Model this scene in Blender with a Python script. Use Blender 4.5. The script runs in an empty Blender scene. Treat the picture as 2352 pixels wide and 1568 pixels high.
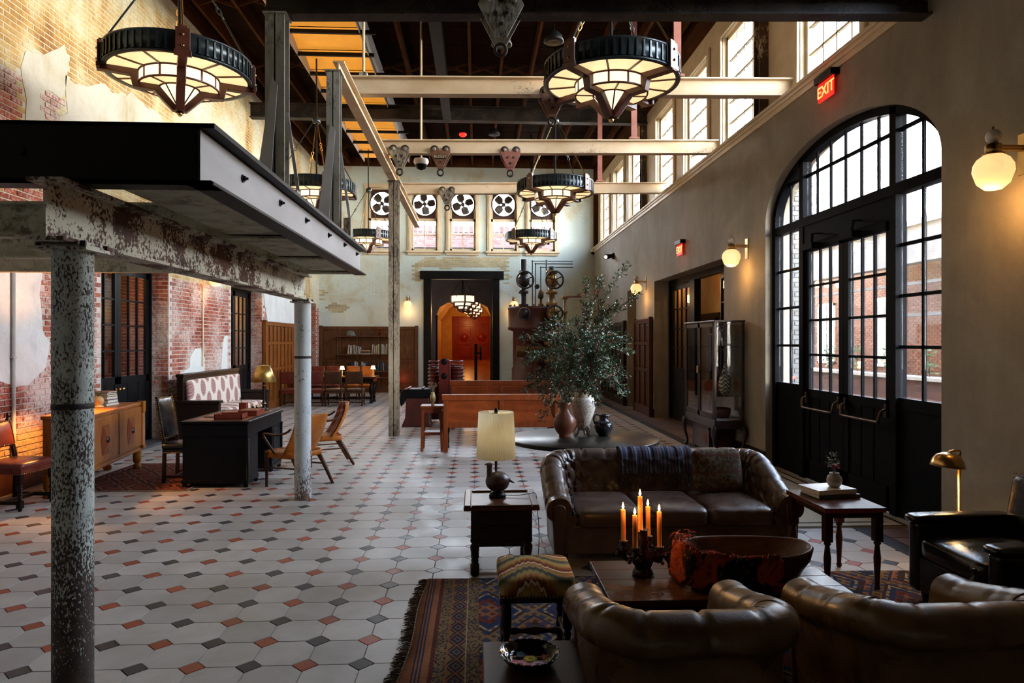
import bpy, bmesh, math, random
from mathutils import Vector, Matrix, noise
PI = math.pi
rnd = random.Random(7)
S = bpy.context.scene
COL = S.collection
# ------------------------------------------------------------------ camera, sky, light, exposure
CAM_H, YAW, F = 1.8, math.atan(81/1568), 1568.0
cam = bpy.data.cameras.new('camera'); cam.lens = 24; cam.sensor_width = 36; cam.clip_end = 300
camo = bpy.data.objects.new('camera', cam); COL.objects.link(camo)
camo.location = (0, 0, CAM_H); camo.rotation_euler = (PI/2, 0, -YAW)
S.camera = camo
S.view_settings.view_transform = 'Standard'; S.view_settings.look = 'None'
S.view_settings.gamma = 1; S.view_settings.use_curve_mapping = False
S.view_settings.exposure = 0.0
S.cycles.max_bounces = 10; S.cycles.diffuse_bounces = 5; S.cycles.glossy_bounces = 4
S.cycles.transmission_bounces = 8; S.cycles.transparent_max_bounces = 24
S.cycles.caustics_reflective = False; S.cycles.caustics_refractive = False
S.cycles.sample_clamp_indirect = 6; S.cycles.use_denoising = True
SKY = 54.0
w = bpy.data.worlds.new('sky'); S.world = w; w.use_nodes = True
nt = w.node_tree; nt.nodes.clear()
o_ = nt.nodes.new('ShaderNodeOutputWorld'); b_ = nt.nodes.new('ShaderNodeBackground')
tc_ = nt.nodes.new('ShaderNodeTexCoord'); sx_ = nt.nodes.new('ShaderNodeSeparateXYZ'); cr_ = nt.nodes.new('ShaderNodeValToRGB')
nt.links.new(tc_.outputs['Generated'], sx_.inputs[0]); nt.links.new(sx_.outputs['Z'], cr_.inputs[0])
e_ = cr_.color_ramp.elements; e_[0].position = 0; e_[0].color = (1.55, 1.50, 1.38, 1); e_[1].position = 1; e_[1].color = (.20, .30, .48, 1)
for p_, c_ in ((.12, (1.30, 1.30, 1.26)), (.32, (.72, .82, .95)), (.6, (.36, .48, .66))): e_.new(p_).color = (*c_, 1)
nt.links.new(cr_.outputs[0], b_.inputs[0]); b_.inputs[1].default_value = SKY; nt.links.new(b_.outputs[0], o_.inputs[0])

def sun(rot, e, col, ang=3):
    l = bpy.data.lights.new('sun', 'SUN'); l.energy = e; l.color = col; l.angle = math.radians(ang)
    o = bpy.data.objects.new('sun', l); COL.objects.link(o); o.rotation_euler = rot; return o
def portal(loc, rot, sx, sy):
    l = bpy.data.lights.new('sky_portal', 'AREA'); l.shape = 'RECTANGLE'; l.size = sx; l.size_y = sy
    o = bpy.data.objects.new('sky_portal', l); COL.objects.link(o); o.location = loc; o.rotation_euler = rot
    l.cycles.is_portal = True; return o
for yy, L_ in ((7.15, 4.2), (13.35, 6.0), (20.65, 6.0)): portal((4.62, yy, 6.2), (0, PI/2, 0), 2.2, L_)      # clerestory bays
portal((4.75, 7.86, 2.8), (0, PI/2, 0), 3.2, 3.7)                                     # arched door
portal((-1.08, 25.0, 6.2), (-PI/2, 0, 0), 6.6, 2.6)                                   # far windows
# ------------------------------------------------------------------ pixel -> point helpers (photo frame 2352 x 1568)
SN, CS = math.sin(YAW), math.cos(YAW)
def ray(px, py):
    dx, dz = (px-1176)/F, (784-py)/F
    return Vector((dx*CS+SN, CS-dx*SN, dz))
def aty(px, py, y):
    r = ray(px, py); t = y/r.y; return Vector((r.x*t, y, CAM_H+r.z*t))
def atx(px, py, x):
    r = ray(px, py); t = x/r.x; return Vector((x, r.y*t, CAM_H+r.z*t))
def atz(px, py, z):
    r = ray(px, py); t = (z-CAM_H)/r.z; return Vector((r.x*t, r.y*t, z))
# ------------------------------------------------------------------ objects
def tag(o, label=None, cat=None, group=None, kind=None):
    if label: o['label'] = label
    if cat: o['category'] = cat
    if group: o['group'] = group
    if kind: o['kind'] = kind
    return o
def thing(name, label, cat, loc=(0, 0, 0), rz=0, group=None, kind=None):
    o = bpy.data.objects.new(name, None); COL.objects.link(o)
    o.location = loc; o.rotation_euler = (0, 0, rz); o.empty_display_size = .1
    return tag(o, label, cat, group, kind)
def dup(root, loc=None, rz=None, label=None, parent=None, scale=None):
    c = root.copy(); COL.objects.link(c)
    if parent: c.parent = parent
    if loc is not None: c.location = loc
    if rz is not None: c.rotation_euler = (0, 0, rz)
    if scale is not None: c.scale = (scale,)*3 if not hasattr(scale, '__len__') else scale
    if label: c['label'] = label
    for ch in list(root.children): dup(ch, parent=c)
    return c
def piece(src, name, parent, loc, rz=0, mat=None, scale=None):      # a copy sharing mesh data
    o = bpy.data.objects.new(name, src.data if hasattr(src, 'data') else src); COL.objects.link(o)
    o.parent = parent; o.location = loc; o.rotation_euler = (0, 0, rz) if not hasattr(rz, '__len__') else rz
    if scale: o.scale = scale
    return o
def rotz(a): return Matrix.Rotation(a, 4, 'Z')
def rotx(a): return Matrix.Rotation(a, 4, 'X')
def roty(a): return Matrix.Rotation(a, 4, 'Y')
def tr(x, y, z): return Matrix.Translation((x, y, z))
class MB:
    def __init__(s, M=None): s.v, s.f, s.mi, s.sm, s.M = [], [], [], [], M or Matrix()
    def add(s, vs, fs, mi=0, sm=False):
        n = len(s.v); s.v += [s.M @ Vector(p) for p in vs]
        for f in fs: s.f.append([i+n for i in f]); s.mi.append(mi); s.sm.append(sm)
        return s
    def b2(s, x0, x1, y0, y1, z0, z1, mi=0):
        return s.add([(x0,y0,z0),(x1,y0,z0),(x1,y1,z0),(x0,y1,z0),(x0,y0,z1),(x1,y0,z1),(x1,y1,z1),(x0,y1,z1)],
            [(3,2,1,0),(4,5,6,7),(0,1,5,4),(1,2,6,5),(2,3,7,6),(3,0,4,7)], mi)
    def box(s, c, d, R=None, mi=0):
        m = s.M; s.M = m @ Matrix.Translation(c) @ (R or Matrix())
        s.b2(-d[0]/2, d[0]/2, -d[1]/2, d[1]/2, -d[2]/2, d[2]/2, mi); s.M = m; return s
    def bar(s, p, q, w, t, up=(0, 0, 1), mi=0):                        # rectangular bar between two points
        p, q = Vector(p), Vector(q); d = (q-p); L = d.length; d.normalize(); up = Vector(up)
        x = d.cross(up)
        if x.length < 1e-4: x = d.cross(Vector((1, 0, 0)))
        x.normalize(); y = x.cross(d); m = s.M
        R = Matrix((x, y, d)).transposed().to_4x4()
        s.M = m @ Matrix.Translation((p+q)/2) @ R
        s.b2(-w/2, w/2, -t/2, t/2, -L/2, L/2, mi); s.M = m; return s
    def prism(s, pts, ax, a, b, mi=0, sm=False):
        n = len(pts)
        f = {'z': lambda p, t: (p[0], p[1], t), 'y': lambda p, t: (p[0], t, p[1]), 'x': lambda p, t: (t, p[0], p[1])}[ax]
        s.add([f(p, a) for p in pts]+[f(p, b) for p in pts], [list(range(n))[::-1], list(range(n, 2*n))], mi)
        n0 = len(s.v)-2*n
        for i in range(n):
            j = (i+1) % n; s.f.append([n0+i, n0+j, n0+n+j, n0+n+i]); s.mi.append(mi); s.sm.append(sm)
        return s
    def lathe(s, prof, c=(0, 0, 0), n=24, a0=0, a1=2*PI, mi=0, sm=True, caps=False):
        full = abs(a1-a0-2*PI) < 1e-5; m = n if full else n+1
        vs = []
        for k in range(m):
            a = a0+(a1-a0)*k/n
            for r, z in prof: vs.append((c[0]+r*math.cos(a), c[1]+r*math.sin(a), c[2]+z))
        P = len(prof); fs = []
        for k in range(n):
            k2 = (k+1) % m
            for i in range(P-1): fs.append((k*P+i, k2*P+i, k2*P+i+1, k*P+i+1))
        s.add(vs, fs, mi, sm)
        if caps and full:
            n0 = len(s.v)-m*P
            for i in (0, P-1):
                if prof[i][0] > 1e-4: s.f.append([n0+k*P+i for k in range(m)]); s.mi.append(mi); s.sm.append(False)
        return s
    def cyl(s, p, q, r0, r1=None, n=12, mi=0, sm=True): return s.tube([p, q], [r0, r0 if r1 is None else r1], n, mi=mi, sm=sm)
    def tube(s, pts, r, n=8, closed=False, mi=0, sm=True, flat=1.0):
        pts = [Vector(p) for p in pts]; N = len(pts)
        rs = r if hasattr(r, '__len__') else [r]*N
        vs = []; prev = None
        for i in range(N):
            if closed: t = pts[(i+1) % N]-pts[i-1]
            else: t = pts[min(i+1, N-1)]-pts[max(i-1, 0)]
            t.normalize()
            if prev is None:
                a = Vector((0, 0, 1)) if abs(t.z) < .9 else Vector((1, 0, 0)); u = t.cross(a).normalized()
            else:
                u = prev-t*prev.dot(t)
                u = u.normalized() if u.length > 1e-6 else t.orthogonal().normalized()
            prev = u; w_ = t.cross(u)
            for k in range(n):
                a = 2*PI*k/n; vs.append(pts[i]+u*math.cos(a)*rs[i]+w_*math.sin(a)*rs[i]*flat)
        fs = []
        for i in range(N if closed else N-1):
            j = (i+1) % N
            for k in range(n): fs.append((i*n+k, i*n+(k+1) % n, j*n+(k+1) % n, j*n+k))
        s.add(vs, fs, mi, sm)
        if not closed:
            n0 = len(s.v)-N*n
            for i in (0, N-1): s.f.append([n0+i*n+k for k in range(n)]); s.mi.append(mi); s.sm.append(False)
        return s
    def ball(s, c, r, n=16, m=10, mi=0):
        rr = r if hasattr(r, '__len__') else (r, r, r)
        mm = s.M; s.M = mm @ Matrix.Translation(c) @ Matrix.Diagonal((*rr, 1))
        s.lathe([(math.sin(PI*i/m), -math.cos(PI*i/m)) for i in range(m+1)], n=n, mi=mi); s.M = mm; return s
    def grid(s, fn, nu, nv, mi=0, sm=True, cu=False, cv=False):
        U, V = (nu if cu else nu+1), (nv if cv else nv+1)
        vs = [fn(i/nu, j/nv) for i in range(U) for j in range(V)]
        fs = [(i*V+j, ((i+1) % U)*V+j, ((i+1) % U)*V+(j+1) % V, i*V+(j+1) % V) for i in range(nu) for j in range(nv)]
        return s.add(vs, fs, mi, sm)
    def build(s, name, mat, parent=None, bevel=0, solid=0, sub=0, seg=2, kind=None, recalc=False, loc=None, merge=0):
        me = bpy.data.meshes.new(name); me.from_pydata(s.v, [], s.f)
        for m in (mat if isinstance(mat, (list, tuple)) else [mat]): me.materials.append(m)
        if len(s.f): me.polygons.foreach_set('material_index', s.mi); me.polygons.foreach_set('use_smooth', s.sm)
        if recalc or merge or bevel or solid or sub:
            bm = bmesh.new(); bm.from_mesh(me)
            if merge or sub or bevel: bmesh.ops.remove_doubles(bm, verts=bm.verts, dist=merge or 1e-5)
            bmesh.ops.recalc_face_normals(bm, faces=bm.faces); bm.to_mesh(me); bm.free()
        o = bpy.data.objects.new(name, me); COL.objects.link(o)
        if parent: o.parent = parent
        if loc is not None: o.location = loc
        if solid: d = o.modifiers.new('s', 'SOLIDIFY'); d.thickness = solid; d.offset = 0
        if bevel: d = o.modifiers.new('b', 'BEVEL'); d.width = bevel; d.segments = seg; d.limit_method = 'ANGLE'; d.angle_limit = .6
        if sub: d = o.modifiers.new('u', 'SUBSURF'); d.levels = d.render_levels = sub
        if kind: o['kind'] = kind
        return o
def rrect(x0, x1, y0, y1, r, n=4):
    out = []
    for cx, cy, a in ((x1-r, y1-r, 0), (x0+r, y1-r, PI/2), (x0+r, y0+r, PI), (x1-r, y0+r, 1.5*PI)):
        for k in range(n+1): out.append((cx+r*math.cos(a+PI/2*k/n), cy+r*math.sin(a+PI/2*k/n)))
    return out
def text_obj(txt, size, mat, parent, M, name='lettering', ext=.001):
    c = bpy.data.curves.new(name, 'FONT'); c.body = txt; c.size = size; c.extrude = ext; c.align_x = 'CENTER'; c.align_y = 'CENTER'
    c.materials.append(mat); o = bpy.data.objects.new(name, c); COL.objects.link(o); dg = bpy.context.evaluated_depsgraph_get(); me = bpy.data.meshes.new_from_object(o.evaluated_get(dg)); bpy.data.objects.remove(o)
    o = bpy.data.objects.new(name, me); COL.objects.link(o); o.parent = parent; o.matrix_local = M; o['kind'] = 'stuff'; return o
def smooth(pts, n=6, closed=False):                                    # Catmull-Rom
    P = [Vector(p) for p in pts]; N = len(P); out = []
    g = (lambda i: P[i % N]) if closed else (lambda i: P[max(0, min(N-1, i))])
    for i in range(N if closed else N-1):
        a, b, c, d = g(i-1), g(i), g(i+1), g(i+2)
        for k in range(n):
            t = k/n; out.append(.5*((2*b)+(c-a)*t+(2*a-5*b+4*c-d)*t*t+(3*b-a-3*c+d)*t**3))
    if not closed: out.append(P[-1])
    return out
# ------------------------------------------------------------------ materials
class NT:
    def __init__(s, name):
        s.m = bpy.data.materials.new(name); s.m.use_nodes = True; s.t = s.m.node_tree; s.t.nodes.clear()
        s.out = s.n('OutputMaterial'); s.b = None
    def n(s, k, **kw):
        nd = s.t.nodes.new('ShaderNode'+k)
        for a, v in kw.items(): setattr(nd, a, v)
        return nd
    def l(s, a, b): s.t.links.new(a, b)
    def bsdf(s, rough=.5, metal=0, spec=.5, **kw):
        s.b = s.n('BsdfPrincipled'); s.b.inputs['Roughness'].default_value = rough; s.b.inputs['Metallic'].default_value = metal
        s.b.inputs['Specular IOR Level'].default_value = spec
        for k, v in kw.items(): s.b.inputs[k].default_value = v
        s.l(s.b.outputs[0], s.out.inputs[0]); return s.b
    def co(s, kind='obj', sc=(1, 1, 1), rot=(0, 0, 0), loc=(0, 0, 0)):
        mp = s.n('Mapping'); mp.inputs['Scale'].default_value = sc; mp.inputs['Rotation'].default_value = rot; mp.inputs['Location'].default_value = loc
        if kind == 'pos': s.l(s.n('NewGeometry').outputs['Position'], mp.inputs[0])
        else: s.l(s.n('TexCoord').outputs['Object' if kind == 'obj' else 'Generated'], mp.inputs[0])
        return mp.outputs[0]
    def noise(s, v, scale, detail=4, rough=.55, dist=0):
        n = s.n('TexNoise'); n.inputs['Scale'].default_value = scale; n.inputs['Detail'].default_value = detail
        n.inputs['Roughness'].default_value = rough; n.inputs['Distortion'].default_value = dist; s.l(v, n.inputs['Vector']); return n.outputs['Fac']
    def vor(s, v, scale, feature='F1', out='Distance'):
        n = s.n('TexVoronoi'); n.feature = feature; n.inputs['Scale'].default_value = scale; s.l(v, n.inputs['Vector']); return n.outputs[out]
    def ramp(s, fac, stops, mode='LINEAR'):
        r = s.n('ValToRGB'); e = r.color_ramp.elements; r.color_ramp.interpolation = mode
        while len(e) < len(stops): e.new(.5)
        for i, (p, c) in enumerate(stops):
            e[i].position = p; e[i].color = (*c, 1) if len(c) == 3 else c
        s.l(fac, r.inputs[0]); return r.outputs[0]
    def mix(s, f, a, b, mode='MIX'):
        m = s.n('Mix', data_type='RGBA', blend_type=mode)
        for sock, v in ((m.inputs[0], f), (m.inputs[6], a), (m.inputs[7], b)):
            if hasattr(v, 'default_value') or hasattr(v, 'is_linked'): s.l(v, sock)
            elif hasattr(v, '__len__'): sock.default_value = (*v, 1) if len(v) == 3 else v
            else: sock.default_value = v
        return m.outputs[2]
    def math(s, op, a, b=None, c=None):
        m = s.n('Math', operation=op)
        for i, v in enumerate((a, b, c)):
            if v is None: continue
            if hasattr(v, 'is_linked'): s.l(v, m.inputs[i])
            else: m.inputs[i].default_value = v
        return m.outputs[0]
    def bump(s, h, strength=.3, dist=.01):
        b = s.n('Bump'); b.inputs['Strength'].default_value = strength; b.inputs['Distance'].default_value = dist
        s.l(h, b.inputs['Height']); s.l(b.outputs[0], s.b.inputs['Normal']); return b
    def col(s, c):
        if hasattr(c, 'is_linked'): s.l(c, s.b.inputs['Base Color'])
        else: s.b.inputs['Base Color'].default_value = (*c, 1)
    def xyz(s, v):
        x = s.n('SeparateXYZ'); s.l(v, x.inputs[0]); return x.outputs
def srgb(*c):
    return tuple(((v/255)/12.92 if v/255 <= .04045 else ((v/255+.055)/1.055)**2.4) for v in c)
def pm(name, c1, c2=None, scale=6, rough=.5, metal=0, bump=0, stretch=(1, 1, 1), kind='obj', detail=5, lo=.35, hi=.65, spec=.5, bscale=None, bdist=.004, objvar=0, **kw):
    t = NT(name); t.bsdf(rough, metal, spec, **kw)
    v = t.co(kind, stretch)
    f = t.noise(v, scale, detail)
    c = t.ramp(f, [(lo, c1), (hi, c2)]) if c2 else None
    if objvar:
        if c is None: c = t.mix(0, c1, c1)
        r = t.n('ObjectInfo').outputs['Random']
        c = t.mix(1, c, t.ramp(r, [(0, (1-objvar,)*3), (1, (1+objvar*.6,)*3)]), 'MULTIPLY')
    t.col(c if c is not None else c1)
    if bump: t.bump(t.noise(v, bscale or scale*4, 3), bump, bdist)
    return t.m
def wood(name, c1, c2, scale=3, stretch=(1, 1, 12), rough=.35, bump=.08, kind='obj', coat=.0):
    t = NT(name); t.bsdf(rough, 0, .22 if rough < .6 else .03); t.b.inputs['Coat Weight'].default_value = coat; t.b.inputs['Coat Roughness'].default_value = .25
    v = t.co(kind, tuple(scale/s for s in stretch))
    f = t.noise(v, 6, 6, .6, 1.2); g = t.noise(t.co(kind), 2.2, 3)
    c = t.ramp(f, [(.3, c1), (.7, c2)])
    t.col(t.mix(1, c, t.ramp(g, [(.3, (.7, .7, .7)), (.7, (1.15, 1.15, 1.15))]), 'MULTIPLY'))
    t.bump(f, bump, .004); return t.m
def peel(name, paint, paint2, rust, rust2, cut=.52, scale=5, fine=45, rough=.62, stretch=(1, 1, 1), kind='obj', bump=.35, soft=.02, wf=.28, low=0):
    t = NT(name); t.bsdf(rough, 0, .35); v = t.co(kind, stretch)
    n1 = t.noise(v, scale, 6, .7); n2 = t.noise(v, fine, 3, .6)
    f = t.math('ADD', t.math('MULTIPLY', n1, 1-wf), t.math('MULTIPLY', n2, wf))
    if low: f = t.math('ADD', f, t.math('MULTIPLY', t.ramp(t.xyz(t.co('obj'))[2], [(.25, (1,)*3), (1, (0,)*3)]), low))
    mk = t.ramp(f, [(cut-soft, (0, 0, 0)), (cut+soft, (1, 1, 1))])
    pc = t.ramp(t.noise(v, scale*1.7, 5), [(.3, paint), (.7, paint2)])
    rc = t.ramp(t.noise(v, scale*3, 4), [(.3, rust), (.7, rust2)])
    t.col(t.mix(mk, pc, rc)); t.bump(t.math('MULTIPLY', mk, -1), bump, .003); return t.m
def emit(name, col, st, base=(.8, .8, .8), noisy=0):
    t = NT(name); t.bsdf(.4); t.col(base)
    t.b.inputs['Emission Color'].default_value = (*col, 1); t.b.inputs['Emission Strength'].default_value = st
    if noisy:
        f = t.noise(t.co('obj', (1, 1, 1)), 9, 4)
        t.l(t.ramp(f, [(.3, tuple(x*(1-noisy) for x in col)), (.7, col)]), t.b.inputs['Emission Color'])
    return t.m
def glass(name, tint=(1, 1, 1), refl=.06, rough=.02, alpha=None):
    t = NT(name); tr_ = t.n('BsdfTransparent'); tr_.inputs[0].default_value = (*tint, 1)
    g = t.n('BsdfGlossy'); g.inputs['Roughness'].default_value = rough
    fr = t.n('Fresnel'); fr.inputs[0].default_value = 1.35
    m = t.n('MixShader'); t.l(t.math('MULTIPLY', fr.outputs[0], refl*10), m.inputs[0]); t.l(tr_.outputs[0], m.inputs[1]); t.l(g.outputs[0], m.inputs[2])
    t.l(m.outputs[0], t.out.inputs[0]); return t.m
def plaster(name, stops, scale=1.2, rough=.8, bump=.25, stretch=(1, 1, 1), streak=.25):
    t = NT(name); t.bsdf(rough, 0, .3); v = t.co('pos', stretch)
    f = t.noise(v, scale, 9, .62, .6); g = t.noise(t.co('pos', (1.3, 1.3, .25)), 3.5, 6, .6); h = t.noise(v, 22, 4)
    x = t.math('ADD', t.math('MULTIPLY', f, 1-streak), t.math('MULTIPLY', g, streak))
    c = t.ramp(x, stops); t.col(t.mix(.25, c, t.ramp(h, [(.3, (.75, .75, .75)), (.7, (1.1, 1.1, 1.1))]), 'MULTIPLY'))
    t.bump(t.math('ADD', f, t.math('MULTIPLY', h, .2)), bump, .02); return t.m
MT = {}
MT['blackiron'] = pm('black_painted_iron', (.004, .0043, .0052), (.008, .008, .0095), rough=.42, bump=.06, spec=.12)
MT['doorblack'] = pm('matt_black_door_paint', (.0028, .003, .0036), (.005, .005, .006), rough=.65, bump=.04, spec=.04)
MT['blackbeam'] = pm('black_beam_paint', (.004, .0038, .004), (.008, .007, .007), 4, rough=.5, bump=.05, spec=.15)
MT['greyweb'] = pm('grey_primer_steel', (.27, .25, .24), (.36, .33, .32), 3, rough=.5, bump=.05, stretch=(1, .3, 1))
MT['peelbeam'] = peel('peeling_white_paint_over_rust', (.50, .47, .36), (.66, .64, .54), (.035, .012, .008), (.11, .035, .015), .50, 3.2, 48, wf=.36)
MT['peelpost'] = peel('speckled_blue_white_paint', (.42, .46, .42), (.60, .64, .58), (.022, .015, .012), (.07, .04, .025), .525, 9, 110, stretch=(1, 1, .5), soft=.025, wf=.62, low=.13)
MT['peelpost2'] = peel('flaking_pale_paint', (.52, .56, .55), (.68, .70, .68), (.05, .035, .03), (.22, .11, .06), .60, 4.0, 60, stretch=(1, 1, .6), soft=.03, wf=.45, low=.10)
MT['oldconcrete'] = peel('mottled_cream_painted_steel', (.30, .28, .19), (.46, .44, .34), (.10, .08, .05), (.20, .17, .12), .55, 4, 30, soft=.05)
MT['creambeam'] = peel('cream_beam_paint', (.54, .39, .23), (.74, .60, .42), (.03, .018, .01), (.24, .11, .04), .62, 1.5, 50, soft=.05, stretch=(.6, 1, 1))
MT['darkbeam'] = peel('grimy_dark_beam', (.024, .017, .012), (.05, .035, .023), (.010, .007, .005), (.016, .010, .008), .5, 2, 40)
MT['mosssteel'] = peel('mossy_worn_steel', (.24, .22, .17), (.50, .48, .42), (.014, .013, .008), (.05, .042, .02), .56, 3, 40, soft=.05, stretch=(1, 1, .35))
MT['post_tan'] = peel('worn_tan_post_paint', (.30, .24, .16), (.42, .36, .27), (.06, .05, .04), (.14, .11, .08), .53, 2.5, 40, soft=.06, stretch=(1, 1, .4))
MT['greyplate'] = pm('pale_grey_plate', (.42, .40, .38), (.52, .50, .48), 3, rough=.55)
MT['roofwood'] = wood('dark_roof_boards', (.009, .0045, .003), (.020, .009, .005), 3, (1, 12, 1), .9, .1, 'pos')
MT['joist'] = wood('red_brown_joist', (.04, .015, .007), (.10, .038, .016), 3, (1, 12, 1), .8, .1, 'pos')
MT['redoxide'] = pm('red_oxide_steel', (.20, .06, .04), (.30, .11, .08), 5, rough=.6)
MT['cream'] = pm('cream_gloss_trim', (.66, .53, .34), (.74, .62, .43), 3, rough=.45, kind='pos')
MT['rightplaster'] = plaster('grey_brown_plaster', [(.3, (.20, .165, .118)), (.5, (.29, .245, .182)), (.7, (.38, .33, .26))], .9, .72, .12)
MT['glass'] = glass('clear_window_glass')
MT['brass'] = pm('aged_brass', (.50, .30, .10), (.66, .42, .16), 8, rough=.28, metal=1)
MT['darkwood'] = wood('near_black_wood', (.008, .004, .003), (.018, .008, .005), 3, (1, 1, 10), .38)
MT['brownwood'] = wood('mid_brown_wood', (.042, .013, .005), (.10, .034, .011), 3, (1, 1, 10), .36)
MT['redwood'] = wood('red_brown_wood', (.13, .024, .005), (.24, .054, .012), 3, (1, 1, 10), .38)
MT['oak'] = wood('golden_oak', (.21, .060, .005), (.36, .115, .013), 3, (1, 1, 10), .4)
# ------------------------------------------------------------------ the setting
XL, XR, YF, YB = -5.55, 4.2, 24.4, -3.2
LEDGE = 5.10
def cells(a0, a1, b0, b1, holes):
    As = sorted({a0, a1, *[h[0] for h in holes], *[h[1] for h in holes]}); out = []
    for i in range(len(As)-1):
        am = (As[i]+As[i+1])/2; hs = sorted((h[2], h[3]) for h in holes if h[0] < am < h[1]); b = b0
        for lo, hi in hs:
            if lo > b: out.append((As[i], As[i+1], b, lo))
            b = max(b, hi)
        if b < b1: out.append((As[i], As[i+1], b, b1))
    return out
# floor ------------------------------------------------------------
MT['grout'] = pm('grey_floor_grout', (.20, .19, .185), (.26, .25, .24), 5, rough=.85, kind='pos')
floor = MB().b2(XL-.6, XR+.5, YB, YF+.4, -.2, -.006).build('floor', MT['grout'], kind='structure')
def tile_mat(name, c1, c2, var=.18):
    t = NT(name); t.bsdf(.36, 0, .22); v = t.co('pos')
    f = t.noise(v, 3.2, 5, .6, .4); c = t.ramp(f, [(.3, c1), (.7, c2)])
    r1 = t.n('ObjectInfo').outputs['Random']; r2 = t.n('NewGeometry').outputs['Random Per Island']
    r = t.math('FRACT', t.math('ADD', r1, r2))
    t.col(t.mix(1, c, t.ramp(r, [(0, (1-var,)*3), (1, (1+var*.5,)*3)]), 'MULTIPLY'))
    t.l(t.ramp(f, [(.3, (.34,)*3), (.7, (.52,)*3)]), t.b.inputs['Roughness'])
    t.bump(t.noise(v, 14, 4), .05, .004); return t.m
MT['tile_pale'] = tile_mat('pale_grey_encaustic_tile', (.36, .335, .305), (.50, .465, .43))
MT['tile_red'] = tile_mat('brick_red_tile', (.25, .045, .022), (.36, .075, .036), .25)
MT['tile_dark'] = tile_mat('blue_black_tile', (.022, .022, .027), (.052, .050, .058), .3)
TP, TD = .3085, .0745
TX0, TY0 = -.337, 5.705                                             # a red inset's centre
def pl(pts, top, inset, z=0):                                         # a tile with a chamfered rim
    n = len(pts); c = Vector((sum(p[0] for p in pts)/n, sum(p[1] for p in pts)/n))
    vs = [(p[0], p[1], -.006) for p in pts]
    for p in pts:
        d = (c-Vector(p)).normalized()*inset; vs.append((p[0]+d.x, p[1]+d.y, top))
    fs = [[n+i for i in range(n)]]+[(i, (i+1) % n, n+(i+1) % n, n+i) for i in range(n)]
    return vs, fs
g = .0016; h = TP/2
octa = [(h-TD, -h+g), (h-g, -h+TD), (h-g, h-TD), (h-TD, h-g), (-h+TD, h-g), (-h+g, h-TD), (-h+g, -h+TD), (-h+TD, -h+g)]
diam = [(TD-g*1.5, 0), (0, TD-g*1.5), (-TD+g*1.5, 0), (0, -TD+g*1.5)]
tile_src = {}
for k, (pts, m) in {'o': (octa, 'tile_pale'), 'r': (diam, 'tile_red'), 'd': (diam, 'tile_dark')}.items():
    b = MB(); b.add(*pl(pts, 0, .003)); me = b.build('t', MT[m]); tile_src[k] = me.data; bpy.data.objects.remove(me)
cand = []
i0, i1 = int((XL-.4-TX0)/TP)-1, int((3.62-TX0)/TP)
for i in range(i0, i1+1):
    for j in range(int((1.5-TY0)/TP), int((YF-TY0)/TP)+1):
        x, y = TX0+i*TP, TY0+j*TP
        if y > 2.6 or abs(x) < 2:
            k = 'r' if (i+j) % 2 == 0 else 'd'
            if x < 3.6: cand.append((k, x, y))
            if x+h < 3.62: cand.append(('o', x+h, y+h))
def vis(x, y):
    zc = x*SN+y*CS; px = 1176+F*(x*CS-y*SN)/max(zc, .1); py = 784+F*1.8/max(zc, .1)
    return zc > 1 and -40 < px < 2390 and py < 1600 and not (px > 960 and py > 1335) and not (px > 1240 and 1050 < py and px < 1860)
near = {'o': [], 'i': []}
for c in cand:
    if vis(c[1], c[2]): near['o' if c[0] == 'o' else 'i'].append(c)
picked = set()
for k in near:
    near[k].sort(key=lambda c: c[1]**2*.3+c[2]**2)
    for c in near[k][:300]:
        picked.add(c)
        piece(tile_src[c[0]], 'floor_tile' if k == 'o' else 'inset_tile', floor, (c[1], c[2], rnd.uniform(-.0006, .0006)))
rest = MB(); mi_ = {'o': 0, 'r': 1, 'd': 2}
for c in cand:
    if c in picked or c[2] < 2.2: continue
    rest.M = tr(c[1], c[2], rnd.uniform(-.0006, .0006)); rest.add(*pl(octa if c[0] == 'o' else diam, 0, .003), mi=mi_[c[0]])
rest.build('tile_field', [MT['tile_pale'], MT['tile_red'], MT['tile_dark']], floor, kind='stuff')
# slab border along the right wall, dark strip and reddish tiles
brd = MB(); brd.b2(3.62, 3.80, 2, YF, -.006, .0006); brd.build('dark_border', MT['tile_dark'], floor)
bt = MB().b2(-.148, .148, -.148, .148, -.006, 0); bsrc = bt.build('t', pm('brown_quarry_tile', (.10, .045, .028), (.17, .085, .05), 3, rough=.5, objvar=.3, kind='pos'), bevel=0)
bd = bsrc.data; bpy.data.objects.remove(bsrc)
for j in range(70):
    for xx in (3.955, 4.265, 4.575) if 11.4 < 2.2+j*.31 < 16 else (3.955,): piece(bd, 'border_tile', floor, (xx, 2.2+j*.31, 0))
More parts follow.
